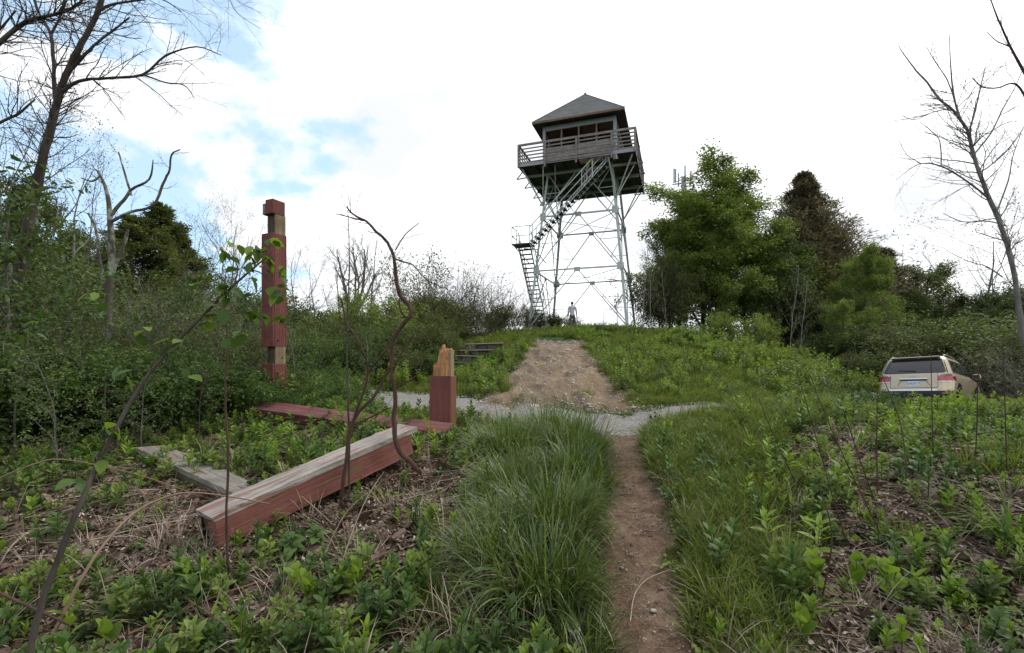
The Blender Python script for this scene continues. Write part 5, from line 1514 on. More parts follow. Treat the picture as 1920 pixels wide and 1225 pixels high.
# ------------------------------------------------------------------ drawn trees
def drawn(name, d0, lines, bark, label, cat, twigs=None, tw_kids=8, seed=1, lvls=None, leafm=None, lsize=.06, keep=.3, n_per=1, sides=8, rf=1.0, upb=0):
    """main limbs are given; side twigs grow out of them"""
    rng = random.Random(seed)
    base = lines[0][0]
    bx = (base[0] - 960) / 900 * (base[3] if len(base) > 3 else d0); by = base[3] if len(base) > 3 else d0
    root = empty(name, (bx, by, gz(bx, by)), 0, label, cat)
    o = root.location
    T = Tubes(); tips = []
    TW = Tubes()
    for li, ln in enumerate(lines):
        pts = []
        for q_ in ln:
            d = q_[3] if len(q_) > 3 else d0
            pts.append((P(q_[0], q_[1], d) - o, q_[2] * d / 900 * rf))
        # smooth resample
        ctl = [p_[0] for p_ in pts]; rad = [p_[1] for p_ in pts]
        out_, ro = [], []
        for i in range(len(ctl) - 1):
            p0 = ctl[max(i - 1, 0)]; p1 = ctl[i]; p2 = ctl[i + 1]; p3 = ctl[min(i + 2, len(ctl) - 1)]
            for s_ in range(4):
                t = s_ / 4
                out_.append(tuple(.5 * ((2 * p1) + (p2 - p0) * t + (2 * p0 - 5 * p1 + 4 * p2 - p3) * t * t + (3 * p1 - p0 - 3 * p2 + p3) * t ** 3) + Vector([rng.gauss(0, rad[i] * .12) for _ in range(3)])))
                ro.append((rad[i] + (rad[i + 1] - rad[i]) * t) * rng.uniform(.93, 1.08))
        out_.append(tuple(ctl[-1])); ro.append(rad[-1])
        T.add(out_, ro, sides)
        if lvls and li >= 0:
            n = len(out_)
            tot = sum((Vector(out_[i + 1]) - Vector(out_[i])).length for i in range(n - 1))
            k = int(tw_kids * tot)
            for _ in range(k):
                i = int(rng.uniform(.15 if li else .45, 1) * (n - 1)); i = min(i, n - 2)
                dr = (Vector(out_[i + 1]) - Vector(out_[i])).normalized()
                rv = Vector([rng.gauss(0, 1) for _ in range(3)]); rv = (rv - dr * rv.dot(dr)).normalized()
                a = rng.uniform(.5, 1.1)
                nd = dr * math.cos(a) + rv * math.sin(a)
                grow(TW, rng, out_[i], tuple(nd), twigs * rng.uniform(.4, 1.1), min(ro[i] * .45, twigs * .012), 0, lvls, tips)
    T.build('trunk', M[bark], root)
    if TW.items: tag(TW.build('twigs', M[bark], root), kind='stuff')
    if leafm and tips:
        leaf_obj('leaves', thin(tips, keep, rng), n_per, lsize, .02, seed, M[leafm], root, True, droop=.5)
    return root, tips
S_tw = [lev(7, .12, .02, 6, .5, .7, .15, .6, 4), lev(5, .16, .02, 3, .5, .7, .2, .6, 3), lev(3, .25, .0, 0, 0, 0, 0, 0, 3)]
drawn('leaning_tree', 8, [
    [(-5, 760, 19), (12, 640, 17), (30, 540, 15), (58, 410, 13.5), (80, 300, 12), (98, 225, 11), (113, 165, 10)],
    [(113, 165, 9), (135, 118, 8.5), (160, 70, 7.5), (185, 20, 7), (200, -40, 6), (215, -110, 4.5)],
    [(104, 195, 6), (101, 140, 5), (95, 65, 4.5), (70, 18, 3.5), (55, -40, 3)],
    [(95, 65, 3.5), (113, 30, 3), (122, -10, 2.5)],
    [(115, 172, 5), (150, 152, 4.5), (200, 147, 4), (268, 140, 3.4), (310, 105, 2.8), (368, 88, 2.0), (415, 104, 1.2)],
    [(268, 140, 2.6), (310, 155, 2.2), (345, 160, 1.8), (365, 185, 1.0)],
    [(118, 150, 5), (150, 112, 4.5), (185, 78, 3.5), (215, 55, 3), (243, 33, 2)],
    [(186, 20, 4), (215, 8, 3.4), (255, 2, 2.6), (300, -2, 2), (340, 22, 1.2)],
    [(300, -2, 1.8), (360, -25, 1.5), (420, -12, 1.2), (445, 25, .9), (490, 55, .6)]],
    'bark_dark', 'tall leaning bare-limbed tree at the left edge, branches crossing the blue sky', 'tree', .95, 7, 3, S_tw, 'bush_olive', .04, .3, rf=.6)
drawn('leaning_tree', 6.5, [
    [(-420, 960, 16), (-370, 680, 14), (-260, 400, 12), (-120, 190, 9), (0, 80, 6.5), (50, 40, 5.5), (100, 28, 4.5), (135, 15, 4), (155, 0, 2.5)],
    [(-60, 130, 4), (0, 55, 3), (30, 20, 2)],
    [(-120, 300, 5), (0, 230, 4), (32, 215, 3.5), (66, 186, 2.0)]],
    'bark_dark', 'dark limb reaching into the upper left corner from outside the picture', 'tree', .7, 6, 4, S_tw, 'bush_olive', .04, .3, rf=.6)
drawn('dead_tree', 8.3, [
    [(200, 720, 9), (203, 640, 8), (204, 560, 7), (209, 470, 6.5), (206, 410, 5.5), (200, 360, 4), (186, 325, 2.6), (178, 318, 1.5)],
    [(186, 332, 2.2), (172, 340, 2), (152, 334, 1.3)],
    [(206, 405, 4), (232, 376, 3.5), (246, 356, 3), (280, 336, 2.2), (287, 300, 1.2)],
    [(246, 366, 2.6), (234, 325, 2.2), (222, 285, 1.4)],
    [(208, 415, 4), (245, 398, 3.4), (288, 385, 3), (306, 345, 2.6), (318, 318, 2.2), (322, 290, 1.8), (338, 281, 1.2)],
    [(204, 560, 5), (188, 500, 4), (180, 430, 3), (165, 400, 2)],
    [(206, 520, 5), (228, 470, 4), (240, 430, 3)]],
    'bark_lichen', 'dead tree with broken grey-lichened limbs before the evergreens', 'tree', .4, 2.2, 5, S_tw, rf=.8)
drawn('bare_tree', 14, [
    [(1945, 760, 12), (1925, 660, 10.5), (1913, 600, 9), (1903, 520, 8), (1880, 430, 7.5), (1850, 362, 6.5), (1826, 292, 6), (1815, 247, 5.5)],
    [(1815, 247, 4.5), (1790, 210, 4), (1762, 186, 3.5), (1738, 155, 3), (1712, 125, 2.3), (1690, 95, 1.4), (1684, 80, .8)],
    [(1815, 245, 4), (1797, 214, 3.6), (1786, 165, 2.8), (1782, 115, 2), (1780, 65, 1)],
    [(1790, 190, 2.5), (1776, 150, 2), (1755, 118, 1.6), (1737, 88, 1)],
    [(1817, 247, 3), (1828, 210, 2.6), (1838, 165, 2), (1848, 125, 1)],
    [(1853, 372, 3.4), (1810, 338, 3), (1765, 312, 2.6), (1727, 307, 2), (1700, 322, 1.2), (1680, 338, .8)],
    [(1765, 312, 2), (1762, 265, 1.6), (1745, 245, 1.2), (1725, 230, .8)],
    [(1727, 307, 1.6), (1700, 290, 1.2), (1685, 262, .8)],
    [(1826, 290, 3), (1858, 250, 2.6), (1880, 205, 2.1), (1905, 160, 1.6), (1925, 110, 1)],
    [(1836, 325, 2.5), (1870, 300, 2.2), (1905, 262, 1.8), (1930, 220, 1)],
    [(1868, 400, 2.6), (1890, 340, 2.2), (1900, 290, 1.5), (1915, 250, 1)],
    [(1887, 424, 2.6), (1850, 415, 2.2), (1805, 416, 1.8), (1768, 400, 1)],
    [(1880, 520, 2.5), (1850, 500, 2), (1815, 490, 1.5), (1775, 470, 1)],
    [(1780, 205, 2), (1750, 210, 1.5), (1715, 225, 1.1), (1690, 215, .7)]],
    'bark_grey', 'tall bare tree leaning left at the right edge with fine spreading twigs', 'tree', 1.5, 4.2, 6, S_tw, 'bush_olive', .055, .22, rf=.5)
drawn('overhanging_sapling', 5, [
    [(2260, 1250, 8), (2190, 900, 7), (2120, 620, 6), (2050, 420, 5), (1985, 280, 4), (1935, 165, 3), (1895, 88, 2.2), (1873, 40, 1.6), (1856, -5, 1.1)],
    [(1985, 280, 3), (1935, 205, 2.4), (1905, 158, 2), (1870, 165, 1.7), (1842, 163, 1.4), (1823, 146, 1)],
    [(1895, 88, 1.4), (1870, 78, 1), (1850, 60, .7)]],
    'bark_vine', 'thin dark sapling with shrivelled leaves, its tip reaching into the upper right corner', 'sapling', .3, 2.2, 7, S_tw[1:], 'litter', .05, .3, rf=.8)
# crooked sapling in front of the beam
drawn('crooked_sapling', 4.65, [
    [(790, 890, 6), (772, 868, 6), (748, 845, 5.8), (739, 800, 5.5), (741, 745, 5.2), (734, 690, 5), (737, 640, 5), (756, 608, 5.2), (771, 588, 5), (766, 572, 5), (750, 552, 4.6), (742, 515, 4.2), (737, 478, 3.8), (722, 450, 3.2), (703, 432, 2.8), (688, 416, 2.6), (668, 406, 2.4), (656, 396, 2), (650, 388, 1.4)],
    [(682, 414, 1.8), (662, 409, 1.5), (645, 405, 1.2), (628, 401, .8)],
    [(762, 598, 2.4), (750, 580, 2), (748, 560, 1.6)],
    [(738, 485, 2), (752, 490, 1.8), (775, 498, 1.6), (800, 525, 1.2), (830, 540, .8)],
    [(741, 470, 1.6), (760, 440, 1.2), (786, 418, .7)],
    [(735, 700, 2.2), (750, 668, 2), (768, 640, 1.6), (790, 610, 1)],
    [(738, 730, 2.2), (765, 715, 1.8), (785, 700, 1.4), (790, 680, 1)]],
    'bark_vine', 'crooked dark leafless sapling arching left over the fallen beam', 'sapling', .28, 4.5, 8, S_tw[1:], 'litter', .035, .06, rf=.8)
drawn('reddish_stem', 4.2, [
    [(640, 930, 4), (650, 860, 3.6), (655, 805, 3.4), (675, 770, 3), (700, 745, 2.8), (732, 690, 2.2)],
    [(650, 860, 3), (662, 790, 2.6), (690, 700, 2), (672, 640, 1.8), (650, 605, 1.5), (640, 560, 1)],
    [(690, 700, 1.6), (720, 660, 1.4), (748, 640, 1)],
    [(655, 800, 2), (700, 780, 1.6), (728, 765, 1)]],
    'bark_vine', 'reddish branching stem rising left of the crooked sapling', 'sapling', .22, 5, 9, S_tw[1:], 'bush', .03, .12)
drawn('thin_stem', 4.25, [[(655, 930, 2), (654, 800, 1.8), (650, 640, 1.5), (655, 500, 1.1), (652, 385, .6)]], 'bark_dark', 'thin dark upright stem beside the reddish one', 'sapling', .2, 3, 10, S_tw[1:], 'bush', .03, .2)
drawn('thin_stem', 3.1, [[(430, 1085, 2.4), (424, 980, 2.3), (428, 860, 2.2), (422, 740, 1.9), (427, 640, 1.5), (419, 560, 1.1), (424, 510, .7)]], 'bark_vine', 'thin upright brown stem before the near end of the fallen beam', 'sapling', .22, 4, 11, S_tw[1:], 'forb_dark', .05, .3)
lt, tp_ = drawn('leaning_sapling', 2.4, [
    [(50, 1260, 7.5, 1.95), (75, 1140, 7.5, 2.0), (112, 1040, 7, 2.05), (150, 945, 6.5, 2.1), (188, 862, 6, 2.2), (250, 745, 5, 2.3), (310, 665, 4.2, 2.4), (380, 592, 3.6, 2.5), (440, 533, 3, 2.55), (505, 478, 2, 2.6)],
    [(380, 592, 2, 2.5), (420, 590, 1.6, 2.5), (470, 585, 1.2, 2.5)],
    [(440, 533, 2, 2.55), (445, 500, 1.6, 2.55), (430, 470, 1.0, 2.55)],
    [(470, 505, 1.6, 2.57), (500, 520, 1.3, 2.6), (520, 560, 1, 2.6)],
    [(188, 862, 2.2, 2.2), (205, 820, 1.8, 2.2), (215, 800, 1.2, 2.2)],
    [(310, 665, 2, 2.4), (290, 640, 1.6, 2.4), (262, 628, 1.2, 2.4)]],
    'bark_dark', 'dark stem leaning right across the left foreground, with large drooping leaves', 'sapling', .16, 9, 12, S_tw[1:], None, rf=.72)
# its big serrated leaves, each its own part
def big_leaf_mesh(name, n=7):
    V, Q, T3 = [], [], []
    for i in range(n + 1):
        t = i / n
        w_ = .36 * (math.sin(math.pi * min(t ** .72, 1)) + .0) * (1 + (.10 if i % 2 else -.10))
        zc = -.16 * t * t; e = .07 * math.sin(math.pi * t)
        V += [(t, -w_, zc + e), (t, 0, zc - .01), (t, w_, zc + e)]
    for i in range(n):
        a = i * 3
        Q += [(a, a + 3, a + 4, a + 1), (a + 1, a + 4, a + 5, a + 2)]
    return mesh_np(name, V, Q, tint=[.5] * len(V), smooth=False)
blm = big_leaf_mesh('leaf'); blm.materials.append(M['forb'])
blm2 = big_leaf_mesh('leaf'); blm2.materials.append(M['forb_dark'])
rs = random.Random(77)
for (px, py, d, n_, sp) in ((455, 520, 2.55, 6, 34), (500, 470, 2.6, 5, 24), (400, 560, 2.5, 5, 30), (530, 600, 2.6, 3, 14), (185, 560, 3.0, 3, 22), (60, 620, 2.8, 3, 26),(470, 480, 2.6, 4, 22), (425, 470, 2.55, 3, 16), (515, 500, 2.6, 4, 20), (522, 555, 2.6, 5, 24), (480, 585, 2.5, 3, 20), (420, 545, 2.5, 3, 18), (440, 620, 2.5, 3, 24), (395, 600, 2.5, 3, 14), (215, 800, 2.2, 3, 12), (195, 850, 2.2, 2, 14), (268, 625, 2.4, 3, 16), (330, 640, 2.4, 3, 16), (350, 690, 2.4, 2, 16), (235, 700, 2.35, 2, 16), (110, 1010, 2.05, 1, 8), (150, 900, 2.1, 2, 14)):
    for _ in range(int(n_ * 1.7 + .5)):
        o = bpy.data.objects.new('leaf', blm if rs.random() < .42 else blm2); COL.objects.link(o); o.parent = lt
        o.location = P(px + rs.uniform(-sp, sp), py + rs.uniform(-sp, sp), d) - lt.location
        o.rotation_euler = (rs.uniform(-.5, .5), rs.uniform(.1, 1.3), rs.uniform(0, 6.28))
        o.scale = (rs.uniform(.045, .088),) * 3
# arching dry canes and dark dead stalks
def cane(pts, r_, label, mat_='cane', name='dry_cane'):
    T = Tubes()
    ctl = [P(*p_) for p_ in pts]; out_ = []
    for i in range(len(ctl) - 1):
        p0 = ctl[max(i - 1, 0)]; p1 = ctl[i]; p2 = ctl[i + 1]; p3 = ctl[min(i + 2, len(ctl) - 1)]
        for s_ in range(4):
            t = s_ / 4; out_.append(.5 * ((2 * p1) + (p2 - p0) * t + (2 * p0 - 5 * p1 + 4 * p2 - p3) * t * t + (3 * p1 - p0 - 3 * p2 + p3) * t ** 3))
    out_.append(ctl[-1])
    b_ = out_[0].copy()
    n = len(out_)
    T.add([tuple(p_ - b_) for p_ in out_], [r_ * (1 - .6 * i / n) for i in range(n)], 6)
    v, q = T.arrays()
    o = link(name, mesh_np(name, v, q, tint=[.45 + .1 * math.sin(i * .7) for i in range(len(v))], smooth=True), None, M[mat_])
    o.location = b_
    return tag(o, label, 'stalk')
cane([(95, 1200, 2.5), (150, 1090, 2.6), (200, 1015, 2.75), (262, 955, 3.0), (340, 925, 3.2), (420, 930, 3.35), (505, 945, 3.5)], .010, 'thick tan dry cane arching from the lower left onto the fallen beam')
cane([(-20, 905, 3.2), (60, 872, 3.3), (120, 862, 3.4), (250, 888, 3.5), (352, 922, 3.6)], .007, 'long thin dry cane arching over the leaves at far left')
cane([(-10, 1108, 2.3), (60, 1140, 2.3), (130, 1172, 2.35)], .009, 'mossy green cane in the bottom left corner', 'bark_vine')
cane([(500, 1222, 2.5), (360, 1130, 2.8), (300, 1090, 3.0), (240, 1050, 3.1)], .007, 'straight brown stick lying in the leaves at lower left')
cane([(240, 1190, 2.6), (400, 1120, 2.9), (520, 1080, 3.1), (560, 1060, 3.2)], .008, 'long grey stick slanting up below the fallen beam')
cane([(620, 1120, 3.0), (660, 1000, 3.3), (690, 930, 3.7), (720, 885, 4.1)], .005, 'pale straw stalk rising toward the right end of the beam', 'straw')
cane([(600, 1060, 3.1), (650, 960, 3.6), (715, 905, 4.1)], .005, 'second pale straw stalk right of the beam', 'straw')
for pts, lb in (([(1585, 1010, 3.3), (1558, 920, 3.3), (1524, 798, 3.35), (1492, 690, 3.4)], 'tallest dark dead stalk right of the path'),
                ([(1650, 1000, 3.4), (1595, 884, 3.4), (1556, 798, 3.45), (1518, 702, 3.5)], 'second tall dark dead stalk right of the path'),
                ([(1640, 940, 3.6), (1607, 847, 3.6), (1580, 765, 3.65)], 'short dark dead stalk before the bank'),
                ([(1645, 925, 3.8), (1644, 830, 3.8), (1645, 735, 3.8)], 'upright dark dead stalk left of the car'),
                ([(1492, 905, 4.0), (1455, 827, 4.0), (1421, 744, 4.05)], 'leaning dark dead stalk nearest the path'),
                ([(1700, 905, 4.0), (1690, 800, 4.1), (1652, 700, 4.2)], 'thin pale stalk in front of the car'),
                ([(1750, 850, 4.6), (1747, 750, 4.6), (1745, 640, 4.6)], 'thin upright stalk crossing the car'),
                ([(1828, 880, 4.3), (1832, 790, 4.3), (1835, 690, 4.3), (1850, 640, 4.35)], 'dark stalk at the right of the car'),
                ([(1888, 900, 4.2), (1885, 780, 4.2), (1880, 640, 4.2)], 'thin dark stalk near the right edge'),
                ([(1540, 1130, 2.9), (1560, 1000, 3.0), (1530, 900, 3.1)], 'bent dark stalk in the leaf litter at right'),
                ([(1740, 1120, 3.0), (1715, 1010, 3.1), (1690, 920, 3.2)], 'dark curved stalk low at right')):
    cane(pts, .0055, lb, 'bark_vine', 'dead_stalk')
cane([(1188, 1118, 3.08), (1203, 1085, 3.2), (1232, 1048, 3.4)], .0035, 'forked pale twig on the path, left prong', 'straw', name='twig')
cane([(1182, 1165, 2.85), (1190, 1115, 3.05), (1215, 1085, 3.2), (1258, 1068, 3.35)], .0035, 'longest pale twig lying on the path', 'straw', name='twig')
cane([(1165, 890, 5.3), (1176, 912, 5.0), (1180, 935, 4.8)], .004, 'short pale twig at the far end of the path', 'straw', name='twig')
cane([(1225, 997, 3.9), (1245, 985, 4.0), (1262, 972, 4.05)], .003, 'small pale twig at the right path edge', 'straw', name='twig')

# shrubs standing together: tell them apart by their order from left to right
ORD = ['first', 'second', 'third', 'fourth', 'fifth', 'sixth', 'seventh', 'eighth', 'ninth', 'tenth', 'eleventh', 'twelfth', 'thirteenth', 'fourteenth', 'fifteenth', 'sixteenth', 'seventeenth', 'eighteenth', 'nineteenth', 'twentieth', 'twenty-first', 'twenty-second', 'twenty-third', 'twenty-fourth', 'twenty-fifth', 'twenty-sixth', 'twenty-seventh', 'twenty-eighth', 'twenty-ninth', 'thirtieth', 'thirty-first', 'thirty-second', 'thirty-third', 'thirty-fourth', 'thirty-fifth', 'thirty-sixth', 'thirty-seventh', 'thirty-eighth', 'thirty-ninth', 'fortieth', 'forty-first', 'forty-second', 'forty-third', 'forty-fourth', 'forty-fifth', 'forty-sixth', 'forty-seventh', 'forty-eighth']
def ordinals(group, text, key):
    m_ = sorted([o for o in COL.objects if o.parent is None and o.get('group') == group], key=key)
    for i, o in enumerate(m_):
        o['label'] = text % ORD[i]
lr = lambda o: o.location.x / o.location.y
ordinals('near thicket shrubs at left', '%s shrub from the left in the near thicket by the red posts', lr)
ordinals('leafy saplings standing up from the near thicket', '%s leafy sapling from the left rising out of the near thicket', lr)
ordinals('shrubs of the wood edge behind the car', '%s dark shrub from the left along the wood edge behind the car', lr)
ordinals('woodland backdrop trees at right', '%s tree from the left in the dark woodland backdrop at right', lr)
ordinals('shrubs beyond the road at left', '%s shrub from the left in the thicket beyond the gravel road', lr)
ordinals('hillside shrubs left of the steps', '%s green shrub from the left on the hillside left of the steps', lr)
ordinals('low shrubs on the hill', '%s low shrub from the left on the hill crest and right shoulder', lr)
ordinals('stones on the dirt slope', '%s stone uphill from the road on the bare dirt slope', lambda o: o.location.y)
# ------------------------------------------------------------------ ground plants scattered with instances
def tmpl_coll(name, meshes):
    c = bpy.data.collections.new(name)
    for i, me in enumerate(meshes):
        o = bpy.data.objects.new('%s_%03d' % (name, i), me)
        c.objects.link(o)
    return c
def scatter(name, pts, rot, scl, idx_, coll, label):
    n = len(pts)
    me = bpy.data.meshes.new(name)
    me.vertices.add(n); me.vertices.foreach_set('co', np.asarray(pts, np.float32).ravel())
    a = me.attributes.new('rot', 'FLOAT_VECTOR', 'POINT'); a.data.foreach_set('vector', np.asarray(rot, np.float32).ravel())
    a = me.attributes.new('scl', 'FLOAT', 'POINT'); a.data.foreach_set('value', np.asarray(scl, np.float32))
    a = me.attributes.new('pick', 'INT', 'POINT'); a.data.foreach_set('value', np.asarray(idx_, np.int32))
    o = link(name, me)
    ng = bpy.data.node_groups.new(name, 'GeometryNodeTree')
    ng.interface.new_socket('Geometry', in_out='INPUT', socket_type='NodeSocketGeometry')
    ng.interface.new_socket('Geometry', in_out='OUTPUT', socket_type='NodeSocketGeometry')
    N = ng.nodes.new; Lk = ng.links.new
    gi = N('NodeGroupInput'); go_ = N('NodeGroupOutput')
    iop = N('GeometryNodeInstanceOnPoints'); ci = N('GeometryNodeCollectionInfo')
    ci.inputs['Collection'].default_value = coll
    ci.inputs['Separate Children'].default_value = True; ci.inputs['Reset Children'].default_value = True
    def na(nm, ty):
        k = N('GeometryNodeInputNamedAttribute'); k.data_type = ty; k.inputs['Name'].default_value = nm
        return [s for s in k.outputs if s.enabled and s.name == 'Attribute'][0]
    e2r = N('FunctionNodeEulerToRotation')
    Lk(gi.outputs[0], iop.inputs['Points']); Lk(ci.outputs[0], iop.inputs['Instance'])
    iop.inputs['Pick Instance'].default_value = True
    Lk(na('pick', 'INT'), iop.inputs['Instance Index'])
    Lk(na('rot', 'FLOAT_VECTOR'), e2r.inputs[0]); Lk(e2r.outputs[0], iop.inputs['Rotation'])
    Lk(na('scl', 'FLOAT'), iop.inputs['Scale'])
    Lk(iop.outputs[0], go_.inputs[0])
    md = o.modifiers.new('scatter', 'NODES'); md.node_group = ng
    return tag(o, label, kind='stuff')

# ---- templates ----------------------------------------------------
def blades(seed, n, l0, l1, w_, spread, arch, rad, mat_, tint0=.4, segs=4, erect=.3, dry=.0):
    r_ = np.random.RandomState(seed)
    V, Q, T3, tn = [], [], [], []
    for i in range(n):
        a = r_.uniform(0, 6.283); rr = rad * r_.rand() ** .5
        bx, by = rr * math.cos(a), rr * math.sin(a)
        az = a + r_.normal(0, .8); ln = r_.uniform(l0, l1); th = r_.uniform(.05, spread)   # angle from vertical
        cv = arch * r_.uniform(.4, 1.3)
        ww = w_ * r_.uniform(.6, 1.2); x = y = 0; z = -.01
        t0 = np.clip(tint0 + r_.normal(0, .2), 0, 1)
        px_, py_ = -math.sin(az), math.cos(az)
        base = len(V)
        for s in range(segs + 1):
            f = s / segs
            wd = ww * (1 - f ** 2.2) * (.7 + .6 * min(f * 3, 1)) * .5
            if s == segs:
                V.append((bx + x * math.cos(az), by + x * math.sin(az), z)); tn.append(min(t0 + .25 * f, 1))
            else:
                for sg in (-1, 1):
                    V.append((bx + x * math.cos(az) + px_ * wd * sg, by + x * math.sin(az) + py_ * wd * sg, z)); tn.append(min(t0 * (.55 + .45 * f) + .12 * f, 1))
            st = ln / segs
            x += math.sin(th) * st; z += math.cos(th) * st; th += cv / segs * (1 + f)
        for s in range(segs - 1):
            b_ = base + s * 2; Q.append((b_, b_ + 1, b_ + 3, b_ + 2))
        b_ = base + (segs - 1) * 2; T3.append((b_, b_ + 1, b_ + 2))
    me = mesh_np('grass_tuft', V, Q, T3, tint=tn); me.materials.append(M[mat_])
    return me
def ovate(V, Q, tn, base, az, pitch, ln, wd, t0, r_, n=3, roll=None):
    """one folded leaf appended"""
    roll = r_.normal(0, .25) if roll is None else roll
    ca, sa = math.cos(az), math.sin(az); cp, sp = math.cos(pitch), math.sin(pitch)
    ax = np.array([ca * cp, sa * cp, sp]); sd = np.array([-sa, ca, 0]) ; up = np.cross(ax, sd)
    sd2 = sd * math.cos(roll) + up * math.sin(roll); up2 = np.cross(ax, sd2)
    b0 = len(V)
    for i in range(n + 1):
        f = i / n
        w_ = wd * .5 * math.sin(math.pi * min((f * .94 + .03) ** .75, 1)) if i < n else .001
        c = np.array(base) + ax * ln * f - np.array([0, 0, 1]) * ln * .22 * f * f
        for sg, h_ in ((-1, .22), (0, 0), (1, .22)):
            V.append(tuple(c + sd2 * w_ * sg + up2 * w_ * h_ * (1 if up2[2] > 0 else -1))); tn.append(np.clip(t0 + (.05 if sg else -.08) + .1 * f, 0, 1))
    for i in range(n):
        a = b0 + i * 3
        Q.append((a, a + 3, a + 4, a + 1)); Q.append((a + 1, a + 4, a + 5, a + 2))
def forb(seed, h, nl, ll, lw, mat_, pairs=True, tint0=.5, lean=.15, pit=(.2, 1.0), stems=1, nseg=3):
    r_ = np.random.RandomState(seed)
    V, Q, tn = [], [], []
    for st in range(stems):
        a0 = r_.uniform(0, 6.28); la = r_.uniform(0, 6.28); lk = lean * r_.uniform(.3, 1.5); hh = h * r_.uniform(.6, 1.05)
        ox, oy = (r_.normal(0, h * .22, 2) if stems > 1 else (0, 0))
        top = np.array([ox + math.cos(la) * lk * hh, oy + math.sin(la) * lk * hh, hh])
        b_ = len(V); w_ = .0035 + .006 * h
        for c, s in ((np.array([ox, oy, -.02]), 1), (top, .5)):
            for k in range(3):
                V.append((c[0] + w_ * s * math.cos(k * 2.09), c[1] + w_ * s * math.sin(k * 2.09), c[2])); tn.append(.3)
        for k in range(3): Q.append((b_ + k, b_ + (k + 1) % 3, b_ + 3 + (k + 1) % 3, b_ + 3 + k))
        for i in range(nl):
            f = (i + 1) / nl
            c = np.array([ox, oy, 0]) + (top - np.array([ox, oy, 0])) * (.15 + .85 * f)
            s = (.65 + .5 * math.sin(math.pi * f * .85)) * r_.uniform(.8, 1.15)
            if f > .9: s *= .75
            p_ = pit[0] + (pit[1] - pit[0]) * f + r_.normal(0, .15)
            az = a0 + i * 1.57 + r_.normal(0, .2)
            for k in range(2 if pairs else 1):
                ovate(V, Q, tn, c, az + math.pi * k, p_, ll * s, lw * s, tint0 + r_.normal(0, .12), r_, nseg)
    me = mesh_np('forb', V, Q, tint=tn); me.materials.append(M[mat_])
    return me
def chaff(seed):
    r_ = np.random.RandomState(seed); n = 16; V, T3, tn = [], [], []
    for i in range(n):
        c = np.array([r_.normal(0, .35), r_.normal(0, .35), r_.uniform(0, .15)]); a = r_.uniform(0, 6.28); l = r_.uniform(.08, .4); w_ = r_.uniform(.02, .10)
        d = np.array([math.cos(a), math.sin(a), r_.normal(0, .3)]); e = np.array([-math.sin(a), math.cos(a), r_.normal(0, .5)])
        b_ = len(V); V += [tuple(c - d * l / 2), tuple(c + e * w_), tuple(c + d * l / 2), tuple(c - e * w_)]
        T3 += [(b_, b_ + 1, b_ + 2), (b_, b_ + 2, b_ + 3)]; tn += [np.clip(r_.normal(.5, .3), 0, 1)] * 4
    me = mesh_np('chaff', V, None, T3, tint=tn); me.materials.append(M['litter'] if seed % 5 else M['straw'])
    return me
def lowcover(seed, n, rad, l0, l1, mat_, tint0=.45, asp=.75, hz=.05):
    r_ = np.random.RandomState(seed); V, Q, tn = [], [], []
    for i in range(n):
        a = r_.uniform(0, 6.28); rr = rad * r_.rand() ** .6
        ln = r_.uniform(l0, l1)
        ovate(V, Q, tn, (rr * math.cos(a), rr * math.sin(a), hz * r_.uniform(.2, 1.2)), r_.uniform(0, 6.28), r_.normal(.15, .3), ln, ln * asp, tint0 + r_.normal(0, .15), r_, 2)
    me = mesh_np('low_leaves', V, Q, tint=tn); me.materials.append(M[mat_])
    return me
def dead_leaf(seed):
    r_ = np.random.RandomState(seed)
    n = 14 if seed % 2 else 9
    V = [(0, 0, 0)]; T3 = []
    lob = r_.randint(3, 5)
    cx_, cy_, cr = r_.normal(0, .7, 3)
    for i in range(n):
        a = i / n * 6.283
        r0 = (.5 + .30 * (abs(math.cos(a * lob * .5)) if seed % 2 else 0) + r_.normal(0, .05)) * (.62 + .38 * abs(math.cos(a)))
        x, y = r0 * math.cos(a), r0 * math.sin(a) * .8
        V.append((x, y, .35 * cx_ * x * x + .6 * abs(cy_) * y * y + .3 * cr * x * y + r_.normal(0, .03)))
    for i in range(n): T3.append((0, 1 + i, 1 + (i + 1) % n))
    t = r_.uniform(.15, .85)
    me = mesh_np('dead_leaf', V, None, T3, tint=[t * .75] + [t] * n); me.materials.append(M['litter'])
    return me
def stalk(seed):
    r_ = random.Random(seed)
    T = Tubes(); x = 0; y = 0; z = 0; a = 0; pts = []
    for i in range(6):
        pts.append((x - .5, y, z + .02)); a += r_.gauss(0, .16); x += .2 * math.cos(a); y += .2 * math.sin(a); z = max(0, z + r_.gauss(.008, .02))
    T.add(pts, [.0055, .005, .0045, .004, .0035, .002], 4)
    if seed % 3 == 0: T.add([pts[3], (pts[3][0] + .12, pts[3][1] + .08, pts[3][2] + .03), (pts[3][0] + .2, pts[3][1] + .17, pts[3][2] + .04)], [.003, .0025, .0015], 3)
    v, q = T.arrays()
    me = mesh_np('dry_stalk', v, q, tint=[r_.uniform(.2, .8)] * len(v)); me.materials.append(M['straw'])
    return me
C_big = tmpl_coll('tall_grass_tuft', [blades(100 + i, 55, .28, .62, .010, .75, 1.35, .07, 'grass_dark', .42, 6) for i in range(4)] + [blades(110, 50, .35, .75, .005, .35, .5, .05, 'grass_dark', .5, 5)])
C_grass = tmpl_coll('grass_tuft', [blades(120 + i, 46, .12, .32, .0065, .8, 1.0, .07, 'grass', .42, 4) for i in range(5)])
C_short = tmpl_coll('short_grass_tuft', [blades(130 + i, 44, .06, .17, .0065, .9, .8, .11, 'grass', .45, 3) for i in range(4)])
